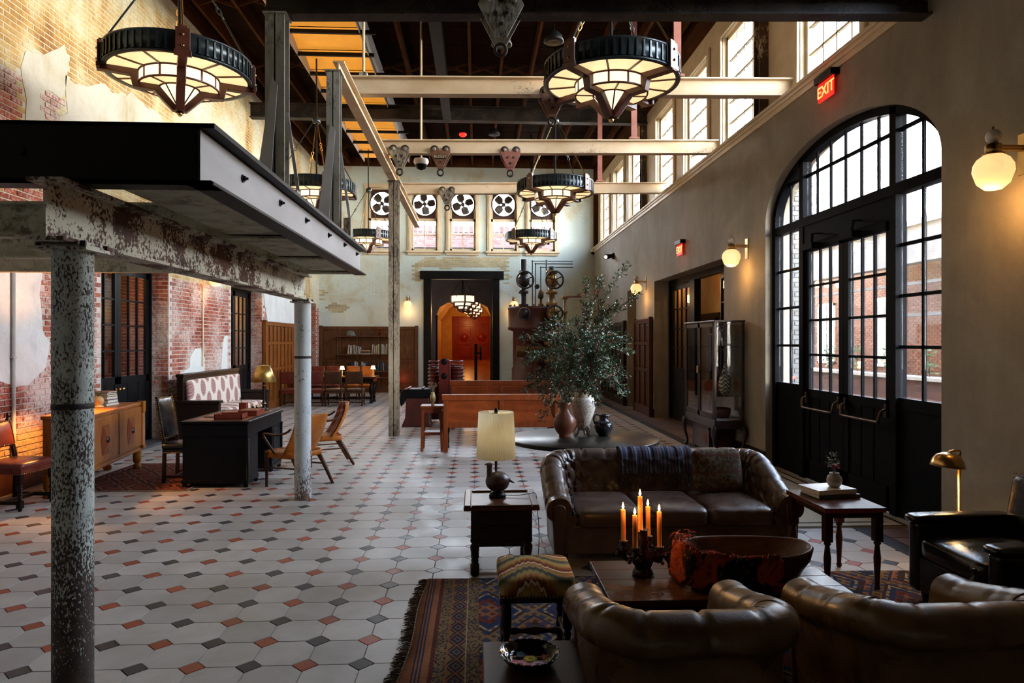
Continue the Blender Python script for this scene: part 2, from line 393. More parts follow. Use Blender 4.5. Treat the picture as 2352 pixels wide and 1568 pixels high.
# right wall --------------------------------------------------------
AY0, AY1, ASP, ARISE = 5.97, 9.74, 3.52, .86                        # arched opening
def arch(y, y0=AY0, y1=AY1, sp=ASP, rise=ARISE):
    c, r = (y0+y1)/2, (y1-y0)/2; t = max(0, 1-((y-c)/r)**2); return sp+rise*math.sqrt(t)
OP1 = (11.4, 15.97, 0, 3.22); OP2 = (17.8, 18.86, 0, 3.2); OP3 = (22.5, 23.6, 0, 3.2)
wr = MB()
for a0, a1, b0, b1 in cells(YB, YF, 0, LEDGE, [(AY0, AY1, 0, LEDGE), OP1, OP2, OP3]):
    wr.b2(XR, XR+.36, a0, a1, b0, b1)
N = 40; ap = [((AY0+AY1)/2-(AY1-AY0)/2*math.cos(PI*i/N), ASP+ARISE*math.sin(PI*i/N)) for i in range(N+1)]
for i in range(N):
    (ya, za), (yb, zb) = ap[i], ap[i+1]
    wr.prism([(ya, za), (yb, zb), (yb, LEDGE), (ya, LEDGE)], 'x', XR, XR+.36)
wall_right = wr.build('wall_right', MT['rightplaster'], kind='structure')
tb = MB(); tb.b2(4.13, 4.60, YB, YF, LEDGE, LEDGE+.045); tb.b2(4.155, 4.2, YB, YF, LEDGE-.05, LEDGE); tb.b2(4.175, 4.2, YB, YF, LEDGE-.12, LEDGE-.05)
tb.build('trim_1', MT['cream'], kind='structure', bevel=.008)
bb = MB()
for a0, a1 in ((YB, AY0), (AY1, 11.4), (15.97, 17.8), (18.86, 22.5), (23.6, YF)): bb.b2(XR-.025, XR, a0, a1, 0, .2)
bb.build('baseboard_right', MT['darkwood'], kind='structure')
# clerestory --------------------------------------------------------
WINS = [(5.3, 6.75), (7.5, 9.0), (10.45, 11.9), (12.62, 14.08), (14.86, 16.3), (17.75, 19.2), (19.95, 21.4), (22.15, 23.6)]
WZ0, WZ1 = LEDGE+.10, 7.18
cw = MB()
for a0, a1, b0, b1 in cells(YB, YF, LEDGE+.045, 7.95, [(a, b, WZ0, WZ1) for a, b in WINS]): cw.b2(4.36, 4.60, a0, a1, b0, b1)
cw.build('wall_clerestory', MT['cream'], kind='structure')
pm_ = MB().b2(-.004, .004, -.5, .5, -.5, .5); po = pm_.build('t', MT['glass']); PANE = po.data; bpy.data.objects.remove(po)
def grid_window(name, ya, yb, z0, z1, x, nc, nr, bar=.03, fr=.07, mat='cream', case=.1, pane_mesh=None, facing=-1):
    W = thing(name, None, None, (x, (ya+yb)/2, z0), kind='structure')
    w_, h_ = yb-ya, z1-z0; f = MB()
    f.b2(-.05, .05, -w_/2, -w_/2+fr, 0, h_); f.b2(-.05, .05, w_/2-fr, w_/2, 0, h_)
    f.b2(-.05, .05, -w_/2, w_/2, 0, fr); f.b2(-.05, .05, -w_/2, w_/2, h_-fr, h_); f.build('window_frame', MT[mat], W)
    c = MB()
    if case:
        c.b2(facing*.17, facing*.13+.0, -w_/2-case, -w_/2, -.02, h_+case); c.b2(facing*.17, facing*.13, w_/2, w_/2+case, -.02, h_+case)
        c.b2(facing*.17, facing*.13, -w_/2, w_/2, h_, h_+case); c.build('casing', MT[mat], W, bevel=.006)
    b = MB(); iw, ih = w_-2*fr, h_-2*fr
    for i in range(1, nc): b.b2(-.018, .018, -iw/2+iw*i/nc-bar/2, -iw/2+iw*i/nc+bar/2, fr, h_-fr)
    for j in range(1, nr): b.b2(-.018, .018, -iw/2, iw/2, fr+ih*j/nr-bar/2, fr+ih*j/nr+bar/2)
    b.build('muntin', MT[mat], W)
    for i in range(nc):
        for j in range(nr):
            piece(PANE, 'pane', W, (0, -iw/2+iw*(i+.5)/nc, fr+ih*(j+.5)/nr), scale=(1, iw/nc-bar, ih/nr-bar))
    return W
for n, (a, b) in enumerate(WINS): grid_window('window_%d' % (n+1), a, b, WZ0, WZ1, 4.48, 4, 5)
MT['clcol'] = peel('peeling_brown_column_paint', (.42, .33, .20), (.5, .4, .27), (.035, .022, .014), (.10, .055, .03), .44, 3, 30, stretch=(1, 1, .5))
for y, lb in ((10.1, 'peeling brown steel column between the tall right windows nearest the exit sign'), (17.4, 'peeling brown steel column between the high right windows, far one'), (2.8, None)):
    if not lb: continue
    c = MB(); c.b2(4.22, 4.36, y-.10, y-.08, LEDGE+.045, 8); c.b2(4.22, 4.36, y+.08, y+.10, LEDGE+.045, 8); c.b2(4.28, 4.30, y-.08, y+.08, LEDGE+.045, 8)
    tag(c.build('steel_column', MT['clcol']), lb, 'column')
# left wall ----------------------------------------------------------
LOPS = [(10.4, 12.62, 0, 3.1), (15.75, 18.0, 0, 3.1), (21.3, 23.95, 0, 3.1)]
t = NT('lime_mortar_painted_above'); t.bsdf(.9, 0, .2); v = t.co('pos'); n_ = t.noise(v, 6, 5); MT['mortar'] = t.m
t.col(t.mix(t.math('GREATER_THAN', t.math('ADD', t.xyz(v)[2], t.math('MULTIPLY', t.noise(v, 2, 3), .3)), 3.1), t.ramp(n_, [(.3, (.46, .38, .34)), (.7, (.62, .56, .51))]), t.ramp(n_, [(.3, (.44, .40, .28)), (.7, (.58, .55, .43))])))
MT['plaster_white'] = plaster('old_white_plaster', [(.26, (.40, .40, .37)), (.40, (.58, .60, .58)), (.55, (.68, .71, .71)), (.64, (.52, .55, .58)), (.78, (.60, .52, .40))], .8, .85, .2)
wl = MB()
for a0, a1, b0, b1 in cells(YB, YF, 0, 8.0, LOPS): wl.b2(XL-.40, XL, a0, a1, b0, b1)
wall_left = wl.build('wall_left', MT['mortar'], kind='structure')
def pp(pts): return [tuple(atx(px, py, XL).yz) for px, py in pts]
def inside(p, poly):
    x, y = p; r = False; n = len(poly)
    for i in range(n):
        (xa, ya), (xb, yb) = poly[i], poly[i-1]
        if (ya > y) != (yb > y) and x < (xb-xa)*(y-ya)/(yb-ya)+xa: r = not r
    return r
def rough_edge(poly, amp=.03, step=.12, seed=0):
    out = []; n = len(poly)
    for i in range(n):
        a, b = Vector(poly[i]), Vector(poly[(i+1) % n]); k = max(1, int((b-a).length/step))
        for j in range(k):
            p = a.lerp(b, j/k); q = noise.noise_vector(Vector((p.x*3, p.y*3, seed)))
            out.append((p.x+q.x*amp*2, p.y+q.y*amp*2))
    return out
PLP = [rough_edge(rough_edge(pp(p), .05 if i < 4 else .09, .25, i), .022, .06, i+20) for i, p in enumerate([
    [(-60, 560), (95, 560), (101, 637), (92, 676), (92, 763), (111, 802), (104, 850), (62, 893), (38, 897), (20, 884), (-60, 880)],
    [(407, 905), (409, 862), (432, 845), (437, 815), (446, 800), (459, 798), (466, 830), (468, 858), (500, 868), (512, 905)],
    [(509, 790), (512, 767), (519, 772), (520, 848), (507, 852)],
    [(606, 640), (606, 700), (614, 735), (606, 790), (700, 790), (700, 640)],
    [(45, 163), (62, 235), (55, 290), (90, 290), (88, 200), (150, 250), (148, 200), (160, 150), (150, 110), (70, 120)],
    [(150, 190), (300, 215), (330, 240), (400, 292), (75, 292), (120, 275), (150, 240)],
    ])]
REDP = [pp(p) for p in ([(-80, 130), (40, 165), (50, 292), (-80, 292)], [(88, 195), (150, 240), (120, 275), (75, 292), (85, 250)], [(-200, 430), (130, 430), (130, 490), (-200, 490)])]
pmb = MB()
for i, q in enumerate(PLP): pmb.prism(q, 'x', XL, XL+(.016 if i < 4 else .009), mi=0 if i < 4 else 1)
MT['plaster_cream'] = plaster('weathered_cream_plaster', [(.28, (.30, .24, .14)), (.42, (.44, .40, .29)), (.56, (.52, .50, .42)), (.70, (.42, .36, .24))], 1.1, .85, .2)
pmb.build('plaster_patch', [MT['plaster_white'], MT['plaster_cream']], wall_left)
def brick_mat(name, stops, rough=.85, lime=.0, var=.35, cut=.55):
    t = NT(name); t.bsdf(rough, 0, .25); v = t.co('pos')
    r1 = t.n('ObjectInfo').outputs['Random']; r2 = t.n('NewGeometry').outputs['Random Per Island']
    r = t.math('FRACT', t.math('ADD', r1, r2)); c = t.ramp(r, stops)
    f = t.noise(v, 1.1, 7, .65); n2 = t.noise(v, 24, 4, .7)
    if lime:
        x = t.math('ADD', t.math('MULTIPLY', f, .6), t.math('MULTIPLY', n2, .4))
        c = t.mix(t.ramp(x, [(cut-.05, (0,)*3), (cut+.07, (lime,)*3)]), c, (.66, .60, .55))
    t.col(t.mix(var, c, t.ramp(t.math('ADD', t.math('MULTIPLY', n2, .5), t.math('MULTIPLY', f, .5)), [(.35, (.5,)*3), (.65, (1.15,)*3)]), 'MULTIPLY'))
    t.bump(n2, .4, .006); return t.m
MT['brick'] = brick_mat('old_red_brick', [(0, (.20, .045, .028)), (.3, (.33, .085, .05)), (.7, (.42, .13, .08)), (1, (.27, .09, .07))], lime=.75, cut=.505)
MT['brick_far'] = brick_mat('ochre_washed_brick', [(0, (.50, .42, .22)), (.5, (.60, .50, .28)), (1, (.66, .57, .36))], var=.9)
BL, BH, BJ = .205, .062, .012
def bgeo(l=BL, h_=BH, d=.012):
    e = .004
    vs = [(-l/2, -h_/2), (l/2, -h_/2), (l/2, h_/2), (-l/2, h_/2)]
    return [(0, a, b) for a, b in vs]+[(d, a*(1-2*e/l), b*(1-2*e/h_)) for a, b in vs], [(4, 5, 6, 7), (0, 1, 5, 4), (1, 2, 6, 5), (2, 3, 7, 6), (3, 0, 4, 7)]
bsrc = MB(); bsrc.add(*bgeo()); bo = bsrc.build('t', MT['brick']); BRICK = bo.data; bpy.data.objects.remove(bo)
bricks = []
for r in range(int(7.98/(BH+BJ))):
    z = .04+r*(BH+BJ); off = (r % 2)*.5
    for k in range(int(20/(BL+BJ))+1):
        y = 4.3+(k+off)*(BL+BJ)
        if y > YF-.1 or any(h_[0]-.09 < y < h_[1]+.09 and z < h_[3]+.03 for h_ in LOPS): continue
        if any(inside((y, z), q) for q in PLP): continue
        red = z < 2.95 or any(inside((y, z), q) for q in REDP)
        if z < 2.95 and y < 6.8: continue
        bricks.append((red, y, z))
jamb = []                                                            # returns at the far side of each recess
for h_ in LOPS:
    for r in range(int(3.1/(BH+BJ))):
        z = .04+r*(BH+BJ)
        for x, l in (((-5.665, .205), (-5.86, .15)) if r % 2 else ((-5.61, .10), (-5.77, .205), (-5.92, .06))): jamb.append((x, h_[1], z, l))
rb = [b for b in bricks if b[0] and b[2] < 2.7 and b[1] < 18 and (b[1] > 9.9 and (b[1] < 10.4 or b[1] > 12.6) or b[1] < 8.9)]
rb.sort(key=lambda b: b[1]); ob = set(rb[:190])
jo = set([j for j in jamb if j[1] < 13 and j[3] > .14 and j[2] < 2.75][:110])
for b in ob: piece(BRICK, 'brick', wall_left, (XL+rnd.uniform(-.002, .003), b[1], b[2]), scale=(1, rnd.uniform(.94, 1.02), rnd.uniform(.94, 1.04)))
for j in jo: piece(BRICK, 'brick', wall_left, (j[0], j[1], j[2]), rz=-PI/2, scale=(.9, j[3]/BL, 1))
bs = {True: MB(), False: MB()}
for b in bricks:
    if b not in ob: bs[b[0]].M = tr(XL+rnd.uniform(-.003, .003), b[1], b[2]); bs[b[0]].add(*bgeo(d=.012 if b[0] else .004))
for j in jamb:
    if j not in jo: bs[True].M = tr(*j[:3]) @ rotz(-PI/2); bs[True].add(*bgeo(l=j[3]))
bs[True].build('brickwork', MT['brick'], wall_left, kind='stuff')
# upper brickwork under old ochre paint
t = NT('ochre_painted_brick'); t.bsdf(.8, 0, .25); v = t.co('pos')
f = t.noise(v, .55, 8, .62, .5); f2 = t.noise(t.co('pos', (1, 1, .35)), 1.3, 6, .6); n2 = t.noise(v, 30, 4, .7)
x = t.math('ADD', t.math('MULTIPLY', f, .6), t.math('MULTIPLY', f2, .4))
c = t.ramp(x, [(.37, (.22, .085, .02)), (.44, (.44, .27, .085)), (.49, (.54, .44, .23)), (.55, (.58, .54, .40)), (.63, (.60, .59, .52))])
c = t.mix(.55, c, t.ramp(t.n('NewGeometry').outputs['Random Per Island'], [(0, (.80,)*3), (1, (1.1,)*3)]), 'MULTIPLY')
t.col(t.mix(.7, c, t.ramp(n2, [(.3, (.6,)*3), (.65, (1.1,)*3)]), 'MULTIPLY')); t.bump(n2, .5, .006); MT['ochre'] = t.m
bs[False].build('painted_brickwork', MT['ochre'], wall_left, kind='stuff')
bl = MB()
for a0, a1 in ((YB, 10.4), (12.62, 15.75)): bl.b2(XL, XL+.05, a0, a1, 0, .30); bl.b2(XL, XL+.065, a0, a1, .30, .33)
bl.build('baseboard_left', MT['brownwood'], kind='structure')
for y0, y1 in ((10.4, 12.62), (15.75, 18.0)):
    MB().b2(XL-.42, XL+.03, y0, y1, 0, .05).build('trim_%d' % (2 if y0 < 12 else 3), pm('grey_stone_sill', (.07, .07, .075), (.11, .11, .115), 5, rough=.5), kind='structure')
# french doors in the left recesses -------------------------------------
def french(n, x, y0, y1, ht, nc=3, nr=4, zg=1.22, face=1):
    D = thing('door_%d' % n, None, None, (x, (y0+y1)/2, 0), kind='structure'); W = y1-y0
    f = MB(); f.b2(-.06, .06, -W/2, -W/2+.05, 0, ht); f.b2(-.06, .06, W/2-.05, W/2, 0, ht); f.b2(-.06, .06, -W/2, W/2, ht-.06, ht); f.build('door_frame', MT['blackiron'], D)
    for s in (-1, 1):
        a, b = (-W/2+.055, -.004) if s < 0 else (.004, W/2-.055); L = MB(); st = .09
        L.b2(-.025, .025, a, a+st, 0, ht-.07); L.b2(-.025, .025, b-st, b, 0, ht-.07); L.b2(-.025, .025, a, b, ht-.19, ht-.07); L.b2(-.025, .025, a, b, zg-.12, zg); L.b2(-.025, .025, a, b, 0, .22); L.b2(-.012, .012, a+st, b-st, .22, zg-.12)
        for q in (.33, .67): L.b2(-.018, .018, a+(b-a)*q-.01, a+(b-a)*q+.01, .22, zg-.12)
        gw, gh = b-a-2*st, ht-.19-zg
        for i in range(1, nc): L.b2(-.018, .018, a+st+gw*i/nc-.013, a+st+gw*i/nc+.013, zg, ht-.19)
        for j in range(1, nr): L.b2(-.018, .018, a+st, b-st, zg+gh*j/nr-.013, zg+gh*j/nr+.013)
        leaf = L.build('door_leaf', MT['blackiron'], D)
        for i in range(nc):
            for j in range(nr): piece(PANE, 'pane', leaf, (0, a+st+gw*(i+.5)/nc, zg+gh*(j+.5)/nr), scale=(1, gw/nc-.026, gh/nr-.026))
        MB().cyl((face*.025, -s*-.06, 1.02), (face*.07, s*.06, 1.02), .012).ball((face*.08, s*.06, 1.02), .028).build('door_knob', MT['brass'], leaf)
    return D
french(2, XL-.35, 10.4, 12.62, 3.1); french(3, XL-.35, 15.75, 18.0, 3.1); french(4, XL-.35, 21.3, 23.95, 3.1)
# corridor behind the left doors
MT['corbrick'] = brick_mat('corridor_brick', [(0, (.25, .06, .03)), (.5, (.36, .10, .05)), (1, (.42, .13, .07))])
cb = MB().b2(-7.9, -7.8, 9, YF+.4, 0, 3.6); cbo = cb.build('wall_corridor', MT['mortar'], kind='structure')
cbm = MB()
for r in range(44):
    for k in range(int(10/.217)):
        cbm.M = tr(-7.8, 9.6+(k+(r % 2)*.5)*.217, .04+r*.074); cbm.add(*bgeo())
cbm.build('corridor_brickwork', MT['corbrick'], cbo, kind='stuff')
MB().b2(-7.9, XL-.4, 9, YF+.4, 3.5, 3.6).build('ceiling_corridor', MT['darkwood'], kind='structure')
MB().b2(-7.9, XL-.4, 9, YF+.4, -.1, -.02).build('floor_corridor', MT['brownwood'], kind='structure')
MB().b2(-7.9, XL-.4, 8.9, 9, 0, 3.6).b2(-7.9, XL-.4, YF+.3, YF+.4, 0, 3.6).build('wall_corridor_end', MT['mortar'], kind='structure')
# far wall ------------------------------------------------------------------
FX = [aty(p, 500, YF).x for p in (877, 975, 1063, 1157, 1245)]
FZ0, FZ1, FW = 5.02, 7.25, .92
dx0, dx1, dzt = aty(988, 700, YF).x, aty(1134, 700, YF).x, aty(1060, 640, YF).z
MT['farplaster'] = plaster('pale_blue_grey_limewash', [(.27, (.40, .33, .21)), (.37, (.56, .54, .41)), (.46, (.62, .69, .63)), (.60, (.62, .75, .74)), (.74, (.54, .52, .40))], .75, .85, .25)
wf = MB()
for a0, a1, b0, b1 in cells(XL-.4, XR+.4, 0, 8.0, [(x-FW/2, x+FW/2, FZ0, FZ1) for x in FX]+[(dx0, dx1, 0, dzt)]): wf.b2(a0, a1, YF, YF+.36, b0, b1)
wall_far = wf.build('wall_far', MT['farplaster'], kind='structure')
fb = MB(); fbl = MB()
def pf(pts): return [tuple(aty(a, b, YF).xz) for a, b in pts]
EXP = [rough_edge(pf(p), .05, .2, 9) for p in ([(944, 650), (947, 610), (965, 592), (1060, 588), (1165, 592), (1167, 650), (1158, 650), (1158, 615), (962, 615), (962, 650)], [(745, 712), (755, 695), (790, 697), (800, 712), (775, 718)], [(735, 668), (750, 666), (748, 690), (733, 692)])]
for r in range(int(7.9/.074)):
    for k in range(46):
        x, z = XL+.1+(k+(r % 2)*.5)*.217, .04+r*.074
        if x > XR-.1 or (dx0-.1 < x < dx1+.1 and z < dzt+.05) or any(abs(x-q) < FW/2+.1 and FZ0-.05 < z < FZ1+.05 for q in FX): continue
        bare = any(inside((x, z), q) for q in EXP)
        if not bare and noise.noise(Vector((x*.5+3, z*.5, 1.7)))+.3*noise.noise(Vector((x*2, z*2, 5))) < (-.05 if z > 3.4 else .12): continue
        T_ = fb if bare else fbl; T_.M = tr(x, YF, z) @ rotz(-PI/2); T_.add(*bgeo(d=.012 if bare else .005))
fb.build('bare_brickwork', MT['brick_far'], wall_far, kind='stuff'); fbl.build('limewashed_brickwork', MT['farplaster'], wall_far, kind='stuff')
# back wall, roof
MB().b2(XL-.4, XR+.4, YB-.2, YB, 0, 8.4).build('wall_back', pm('dark_back_wall', (.05, .04, .03), (.08, .06, .05), 2, rough=.8), kind='structure')
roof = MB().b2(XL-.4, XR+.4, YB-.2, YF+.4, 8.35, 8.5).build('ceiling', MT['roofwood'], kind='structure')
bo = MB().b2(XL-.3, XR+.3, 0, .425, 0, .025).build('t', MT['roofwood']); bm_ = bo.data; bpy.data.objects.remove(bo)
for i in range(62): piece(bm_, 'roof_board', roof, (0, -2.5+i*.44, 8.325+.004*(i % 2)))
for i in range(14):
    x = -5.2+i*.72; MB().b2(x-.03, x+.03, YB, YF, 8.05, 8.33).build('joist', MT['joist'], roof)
b = MB()
for yy in (6.5, 9.5, 13, 16, 19.5, 22.5):
    for i in range(13):
        x = -5.2+i*.72; b.bar((x+.03, yy, 8.08), (x+.69, yy, 8.3), .03, .05); b.bar((x+.03, yy+.06, 8.3), (x+.69, yy+.06, 8.08), .03, .05)
b.build('cross_bridging', MT['joist'], roof, kind='stuff')
MB().b2(XL-.4, XL+.02, YB, YF, 8.0, 8.35).b2(4.36, 4.6, YB, YF, 7.9, 8.35).b2(4.24, 4.36, YB, YF, 7.62, 7.9).b2(XL-.4, XR+.4, YF, YF+.36, 8.0, 8.35).b2(4.2, 4.62, YF-.05, YF+.36, 5.14, 8.35).build('trim_4', MT['joist'], kind='structure')
# ------------------------------------------------------------------ arched entrance on the right
D1 = thing('door_1', None, None, (4.36, 0, 0), kind='structure')
ZT, ZF, ZG = 3.37, 3.98, 1.22                                         # transom, fanlight rail, bottom of the glass
YA, YC = 8.86, 6.86
def vpane(par, ya, yb, z0, z1, clip=False, x=0):
    if not clip: return piece(PANE, 'pane', par, (x, (ya+yb)/2, (z0+z1)/2), scale=(1, yb-ya, z1-z0))
    ys = [ya+(yb-ya)*i/6 for i in range(7)]; top = [(y, min(z1, arch(y)-.05)) for y in ys]
    if max(z for _, z in top) < z0+.03: return
    top = [(y, max(z, z0+.005)) for y, z in top]
    MB().prism([(ya, z0), (yb, z0)]+top[::-1], 'x', x-.003, x+.003).build('pane', MT['glass'], par)
fr = MB()
N = 40
for i in range(N):                                                     # arched outer frame
    q = []
    for k in (i, i+1):
        a = PI*k/N; c, r = (AY0+AY1)/2, (AY1-AY0)/2
        for rr in (1.0, .945): q.append((c-r*rr*math.cos(a), ASP+(ARISE-(1-rr)*1.7)*math.sin(a)))
    fr.prism([q[0], q[2], q[3], q[1]], 'x', -.06, .06)
for y in (AY0, AY1): s = .1 if y == AY0 else -.1; fr.b2(-.06, .06, min(y, y+s), max(y, y+s), 0, ASP)
for y in (YA, YC): fr.b2(-.06, .06, y-.055, y+.055, 0, arch(y)-.02)
fr.b2(-.065, .065, AY0, AY1, ZT-.055, ZT+.055); fr.b2(-.05, .05, YC, YA, 3.08, ZT-.05)
fr.build('door_frame', MT['doorblack'], D1)
cols = [AY0+.1, (AY0+YC)/2+.03, YC-.055], [YC+.055]+[YC+(YA-YC)*i/6 for i in range(1, 6)]+[YA-.055], [YA+.055, (YA+AY1)/2-.03, AY1-.1]
fan = MB()
fan.b2(-.012, .012, AY0+.15, AY1-.15, ZF-.02, ZF+.02)
for cs in cols:
    for y in cs[1:-1]: fan.b2(-.012, .012, y-.016, y+.016, ZT, arch(y)-.04)
fano = fan.build('fanlight', MT['doorblack'], D1)
for cs in cols:
    for a, b in zip(cs, cs[1:]): vpane(fano, a+.016, b-.016, ZT+.055, ZF-.02, True); vpane(fano, a+.016, b-.016, ZF+.02, 4.5, True)
rows = [ZG+(ZT-.055-ZG)*i/4 for i in range(5)]
for cs in (cols[0], cols[2]):
    a, b = cs[0], cs[-1]; s = MB(); s.b2(-.03, .03, a, b, ZG-.12, ZG); s.b2(-.015, .015, a, b, .1, ZG-.1); s.b2(-.03, .03, a, b, 0, .25)
    s.b2(-.014, .014, cs[1]-.016, cs[1]+.016, ZG, ZT-.05)
    for z in rows[1:-1]: s.b2(-.014, .014, a, b, z-.017, z+.017)
    s.b2(-.014, .014, cs[1]-.012, cs[1]+.012, .25, ZG-.1)
    so = s.build('sidelight', MT['doorblack'], D1)
    for i in range(2):
        for j in range(4): vpane(so, cs[i]+.017, cs[i+1]-.017, rows[j]+.017, rows[j+1]-.017)
for a, b, hs in ((YC+.06, (YC+YA)/2-.004, 1), ((YC+YA)/2+.004, YA-.06, -1)):
    L = MB(); st = .10; zt = 3.07; L.b2(-.03, .03, a, a+st, .01, zt); L.b2(-.03, .03, b-st, b, .01, zt); L.b2(-.03, .03, a, b, zt-.1, zt); L.b2(-.03, .03, a, b, 1.08, ZG-.04); L.b2(-.03, .03, a, b, .01, .27); L.b2(-.014, .014, a+st, b-st, .27, 1.08)
    gz = [1.18+(2.97-1.18)*i/4 for i in range(5)]; gy = [a+st+(b-a-2*st)*i/3 for i in range(4)]
    for y in gy[1:-1]: L.b2(-.014, .014, y-.014, y+.014, 1.18, 2.97); L.b2(-.014, .014, y-.012, y+.012, .27, 1.08)
    for z in gz[1:-1]: L.b2(-.014, .014, a+st, b-st, z-.015, z+.015)
    lo = L.build('door_leaf', MT['doorblack'], D1)
    for i in range(3):
        for j in range(4): vpane(lo, gy[i]+.014, gy[i+1]-.014, gz[j]+.015, gz[j+1]-.015)
    p = MB(); p.tube(smooth([(-.03, a+.07, 1.08), (-.10, a+.07, 1.06), (-.12, a+.1, .96), (-.12, a+.16, .945), (-.12, b-.16, .945), (-.12, b-.1, .96), (-.10, b-.07, 1.06), (-.03, b-.07, 1.08)], 5), .016, 8)
    p.b2(-.06, -.03, a+.05, a+.09, 1.0, 1.14); p.b2(-.06, -.03, b-.09, b-.05, 1.0, 1.14); p.build('panic_bar', pm('dark_bronze', (.05, .028, .015), (.10, .06, .03), 5, rough=.35, metal=.9), lo)
    c = MB(); yy = b-.32 if hs < 0 else b-.30; c.b2(-.13, -.03, yy-.05, yy+.24, 2.98, 3.06); c.bar((-.1, yy, 3.07), (-.22, yy-.25, 3.13), .03, .015); c.bar((-.22, yy-.25, 3.13), (-.05, yy-.1, 3.16), .03, .015); c.build('door_closer', MT['doorblack'], lo)
# exterior beyond the entrance
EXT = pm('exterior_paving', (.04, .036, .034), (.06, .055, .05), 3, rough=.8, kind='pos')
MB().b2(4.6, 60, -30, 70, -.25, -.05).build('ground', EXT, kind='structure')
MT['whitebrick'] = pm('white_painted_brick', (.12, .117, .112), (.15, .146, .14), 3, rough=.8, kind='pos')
ORD = ['first', 'second', 'third', 'fourth', 'fifth', 'sixth', 'seventh', 'eighth', 'ninth', 'tenth', 'eleventh', 'twelfth', 'thirteenth', 'fourteenth', 'fifteenth', 'sixteenth', 'seventeenth', 'eighteenth']
wbk = thing('garden_wall', 'white painted brick wall standing outside the arched entrance', 'wall', (0, 0, 0)); w1 = MB()
for r in range(64):
    for k in range(4): w1.M = tr(4.70+(k+(r % 2)*.5)*.22, 11.06, .05+r*.079) @ rotz(-PI/2); w1.add(*bgeo(l=.208, h_=.068, d=.02))
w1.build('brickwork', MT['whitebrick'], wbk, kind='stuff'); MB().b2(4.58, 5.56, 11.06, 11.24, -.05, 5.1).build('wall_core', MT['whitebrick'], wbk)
ter = thing('planter_wall', 'dark maroon planter wall with a pale ledge outside the doors', 'wall', (8.2, 0, 0))
MB().b2(0, .3, 4, 21, -.05, 1.08).build('wall_body', pm('maroon_stucco', (.05, .016, .016), (.07, .024, .024), 4, rough=.7), ter); MB().b2(-.06, .36, 4, 21, 1.08, 1.14).build('ledge', MT['greyplate'], ter)
pg = thing('terrace_pergola', 'grey steel terrace canopy with slender posts and rails outside the doors', 'pergola', (9.0, 0, 0))
MT['steelblue'] = pm('blue_grey_steel', (.05, .065, .085), (.07, .085, .11), 4, rough=.5)
for k in range(9): MB().b2(-.05, .05, 4.6+k*1.9-.05, 4.6+k*1.9+.05, -.05, 3.4).build('post', MT['steelblue'], pg)
for z in (2.35, 3.0): MB().b2(-.03, .03, 4.4, 20.8, z-.03, z+.03).build('rail', MT['steelblue'], pg)
MB().b2(-.15, .15, 4.2, 21, 3.4, 4.15).build('fascia', pm('grey_fascia', (.20, .20, .21), (.26, .26, .27), 3, rough=.7), pg)
MB().b2(-.2, 3.9, 3.0, 21, 4.15, 4.27).build('added_shade_roof', MT['greyplate'], pg)  # solid roof behind the fascia, added to shade the brick building
bd_ = thing('brick_building', 'orange brick building with windows seen through the entrance glass', 'building', (13, 0, 0)); w1 = MB()
for r in range(52):
    for k in range(110): w1.M = tr(0, 4.2+(k+(r % 2)*.5)*.24, .05+r*.079); w1.add([(-x, y, z) for x, y, z in bgeo(l=.225, h_=.068, d=.02)[0]], bgeo()[1])
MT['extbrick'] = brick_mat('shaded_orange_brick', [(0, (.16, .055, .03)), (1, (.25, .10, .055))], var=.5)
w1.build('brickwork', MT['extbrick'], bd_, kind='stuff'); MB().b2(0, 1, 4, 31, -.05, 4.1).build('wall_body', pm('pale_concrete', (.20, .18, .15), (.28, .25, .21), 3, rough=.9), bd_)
for k in range(7):
    y = 6.2+k*3.7; f = MB(); f.b2(-.08, -.02, y-.6, y-.52, 1, 3.2); f.b2(-.08, -.02, y+.52, y+.6, 1, 3.2); f.b2(-.08, -.02, y-.6, y+.6, 3.1, 3.2); f.b2(-.08, -.02, y-.6, y+.6, 1, 1.08); f.b2(-.07, -.03, y-.02, y+.02, 1, 3.2); f.b2(-.07, -.03, y-.6, y+.6, 2.1, 2.14)
    fo = f.build('window', MT['cream'], bd_); MB().b2(-.045, -.03, y-.55, y+.55, 1.05, 3.15).build('pane', pm('dark_window_glass', (.05, .06, .07), rough=.1), fo)
LP_ = emit('lit_lantern_glass', (1, .55, .18), 14)
for k in range(3):
    p = atx((1878, 1900, 1926)[k], 653, 8.9); tag(MB().lathe([(0, -.09), (.06, -.07), (.075, 0), (.06, .06), (.02, .09), (0, .09)], tuple(p), 12).build('terrace_lantern', LP_), '%s glowing globe light, from the left, in the row outside the entrance' % ORD[k], 'lamp', 'lit globes outside the entrance')
    MB().cyl((0, p.y, p.z+.09-0), (0, p.y, 3.4), .008, n=5).build('hanging_wire', MT['steelblue'], pg).location = (-.1, 0, 0)
for k in range(9):
    y = 8.6+k*1.2; b = MB()
    for q in range(60):
        a, r_, e = rnd.uniform(0, 6.28), rnd.uniform(.02, .2), rnd.uniform(.0, .5); c = Vector((r_*.6*math.cos(a), r_*math.sin(a), e+.06)); u = Vector((rnd.gauss(0, 1), rnd.gauss(0, 1), rnd.gauss(0, 1))).normalized()*.05; w_ = u.orthogonal()*.4
        b.add([c-u, c+w_, c+u, c-w_], [(0, 1, 2, 3)])
    P_ = thing('terrace_plant', '%s low leafy plant along the ledge outside the entrance glass' % ORD[k], 'plant', (8.35, y, 1.142), group='plants in the terrace planter'); b.build('foliage', pm('leaf_outside', (.03, .07, .02), (.08, .15, .05), 4, rough=.6), P_, kind='stuff'); MB().cyl((0, 0, 0), (0, 0, .3), .01).build('stem', MT['darkwood'], P_)
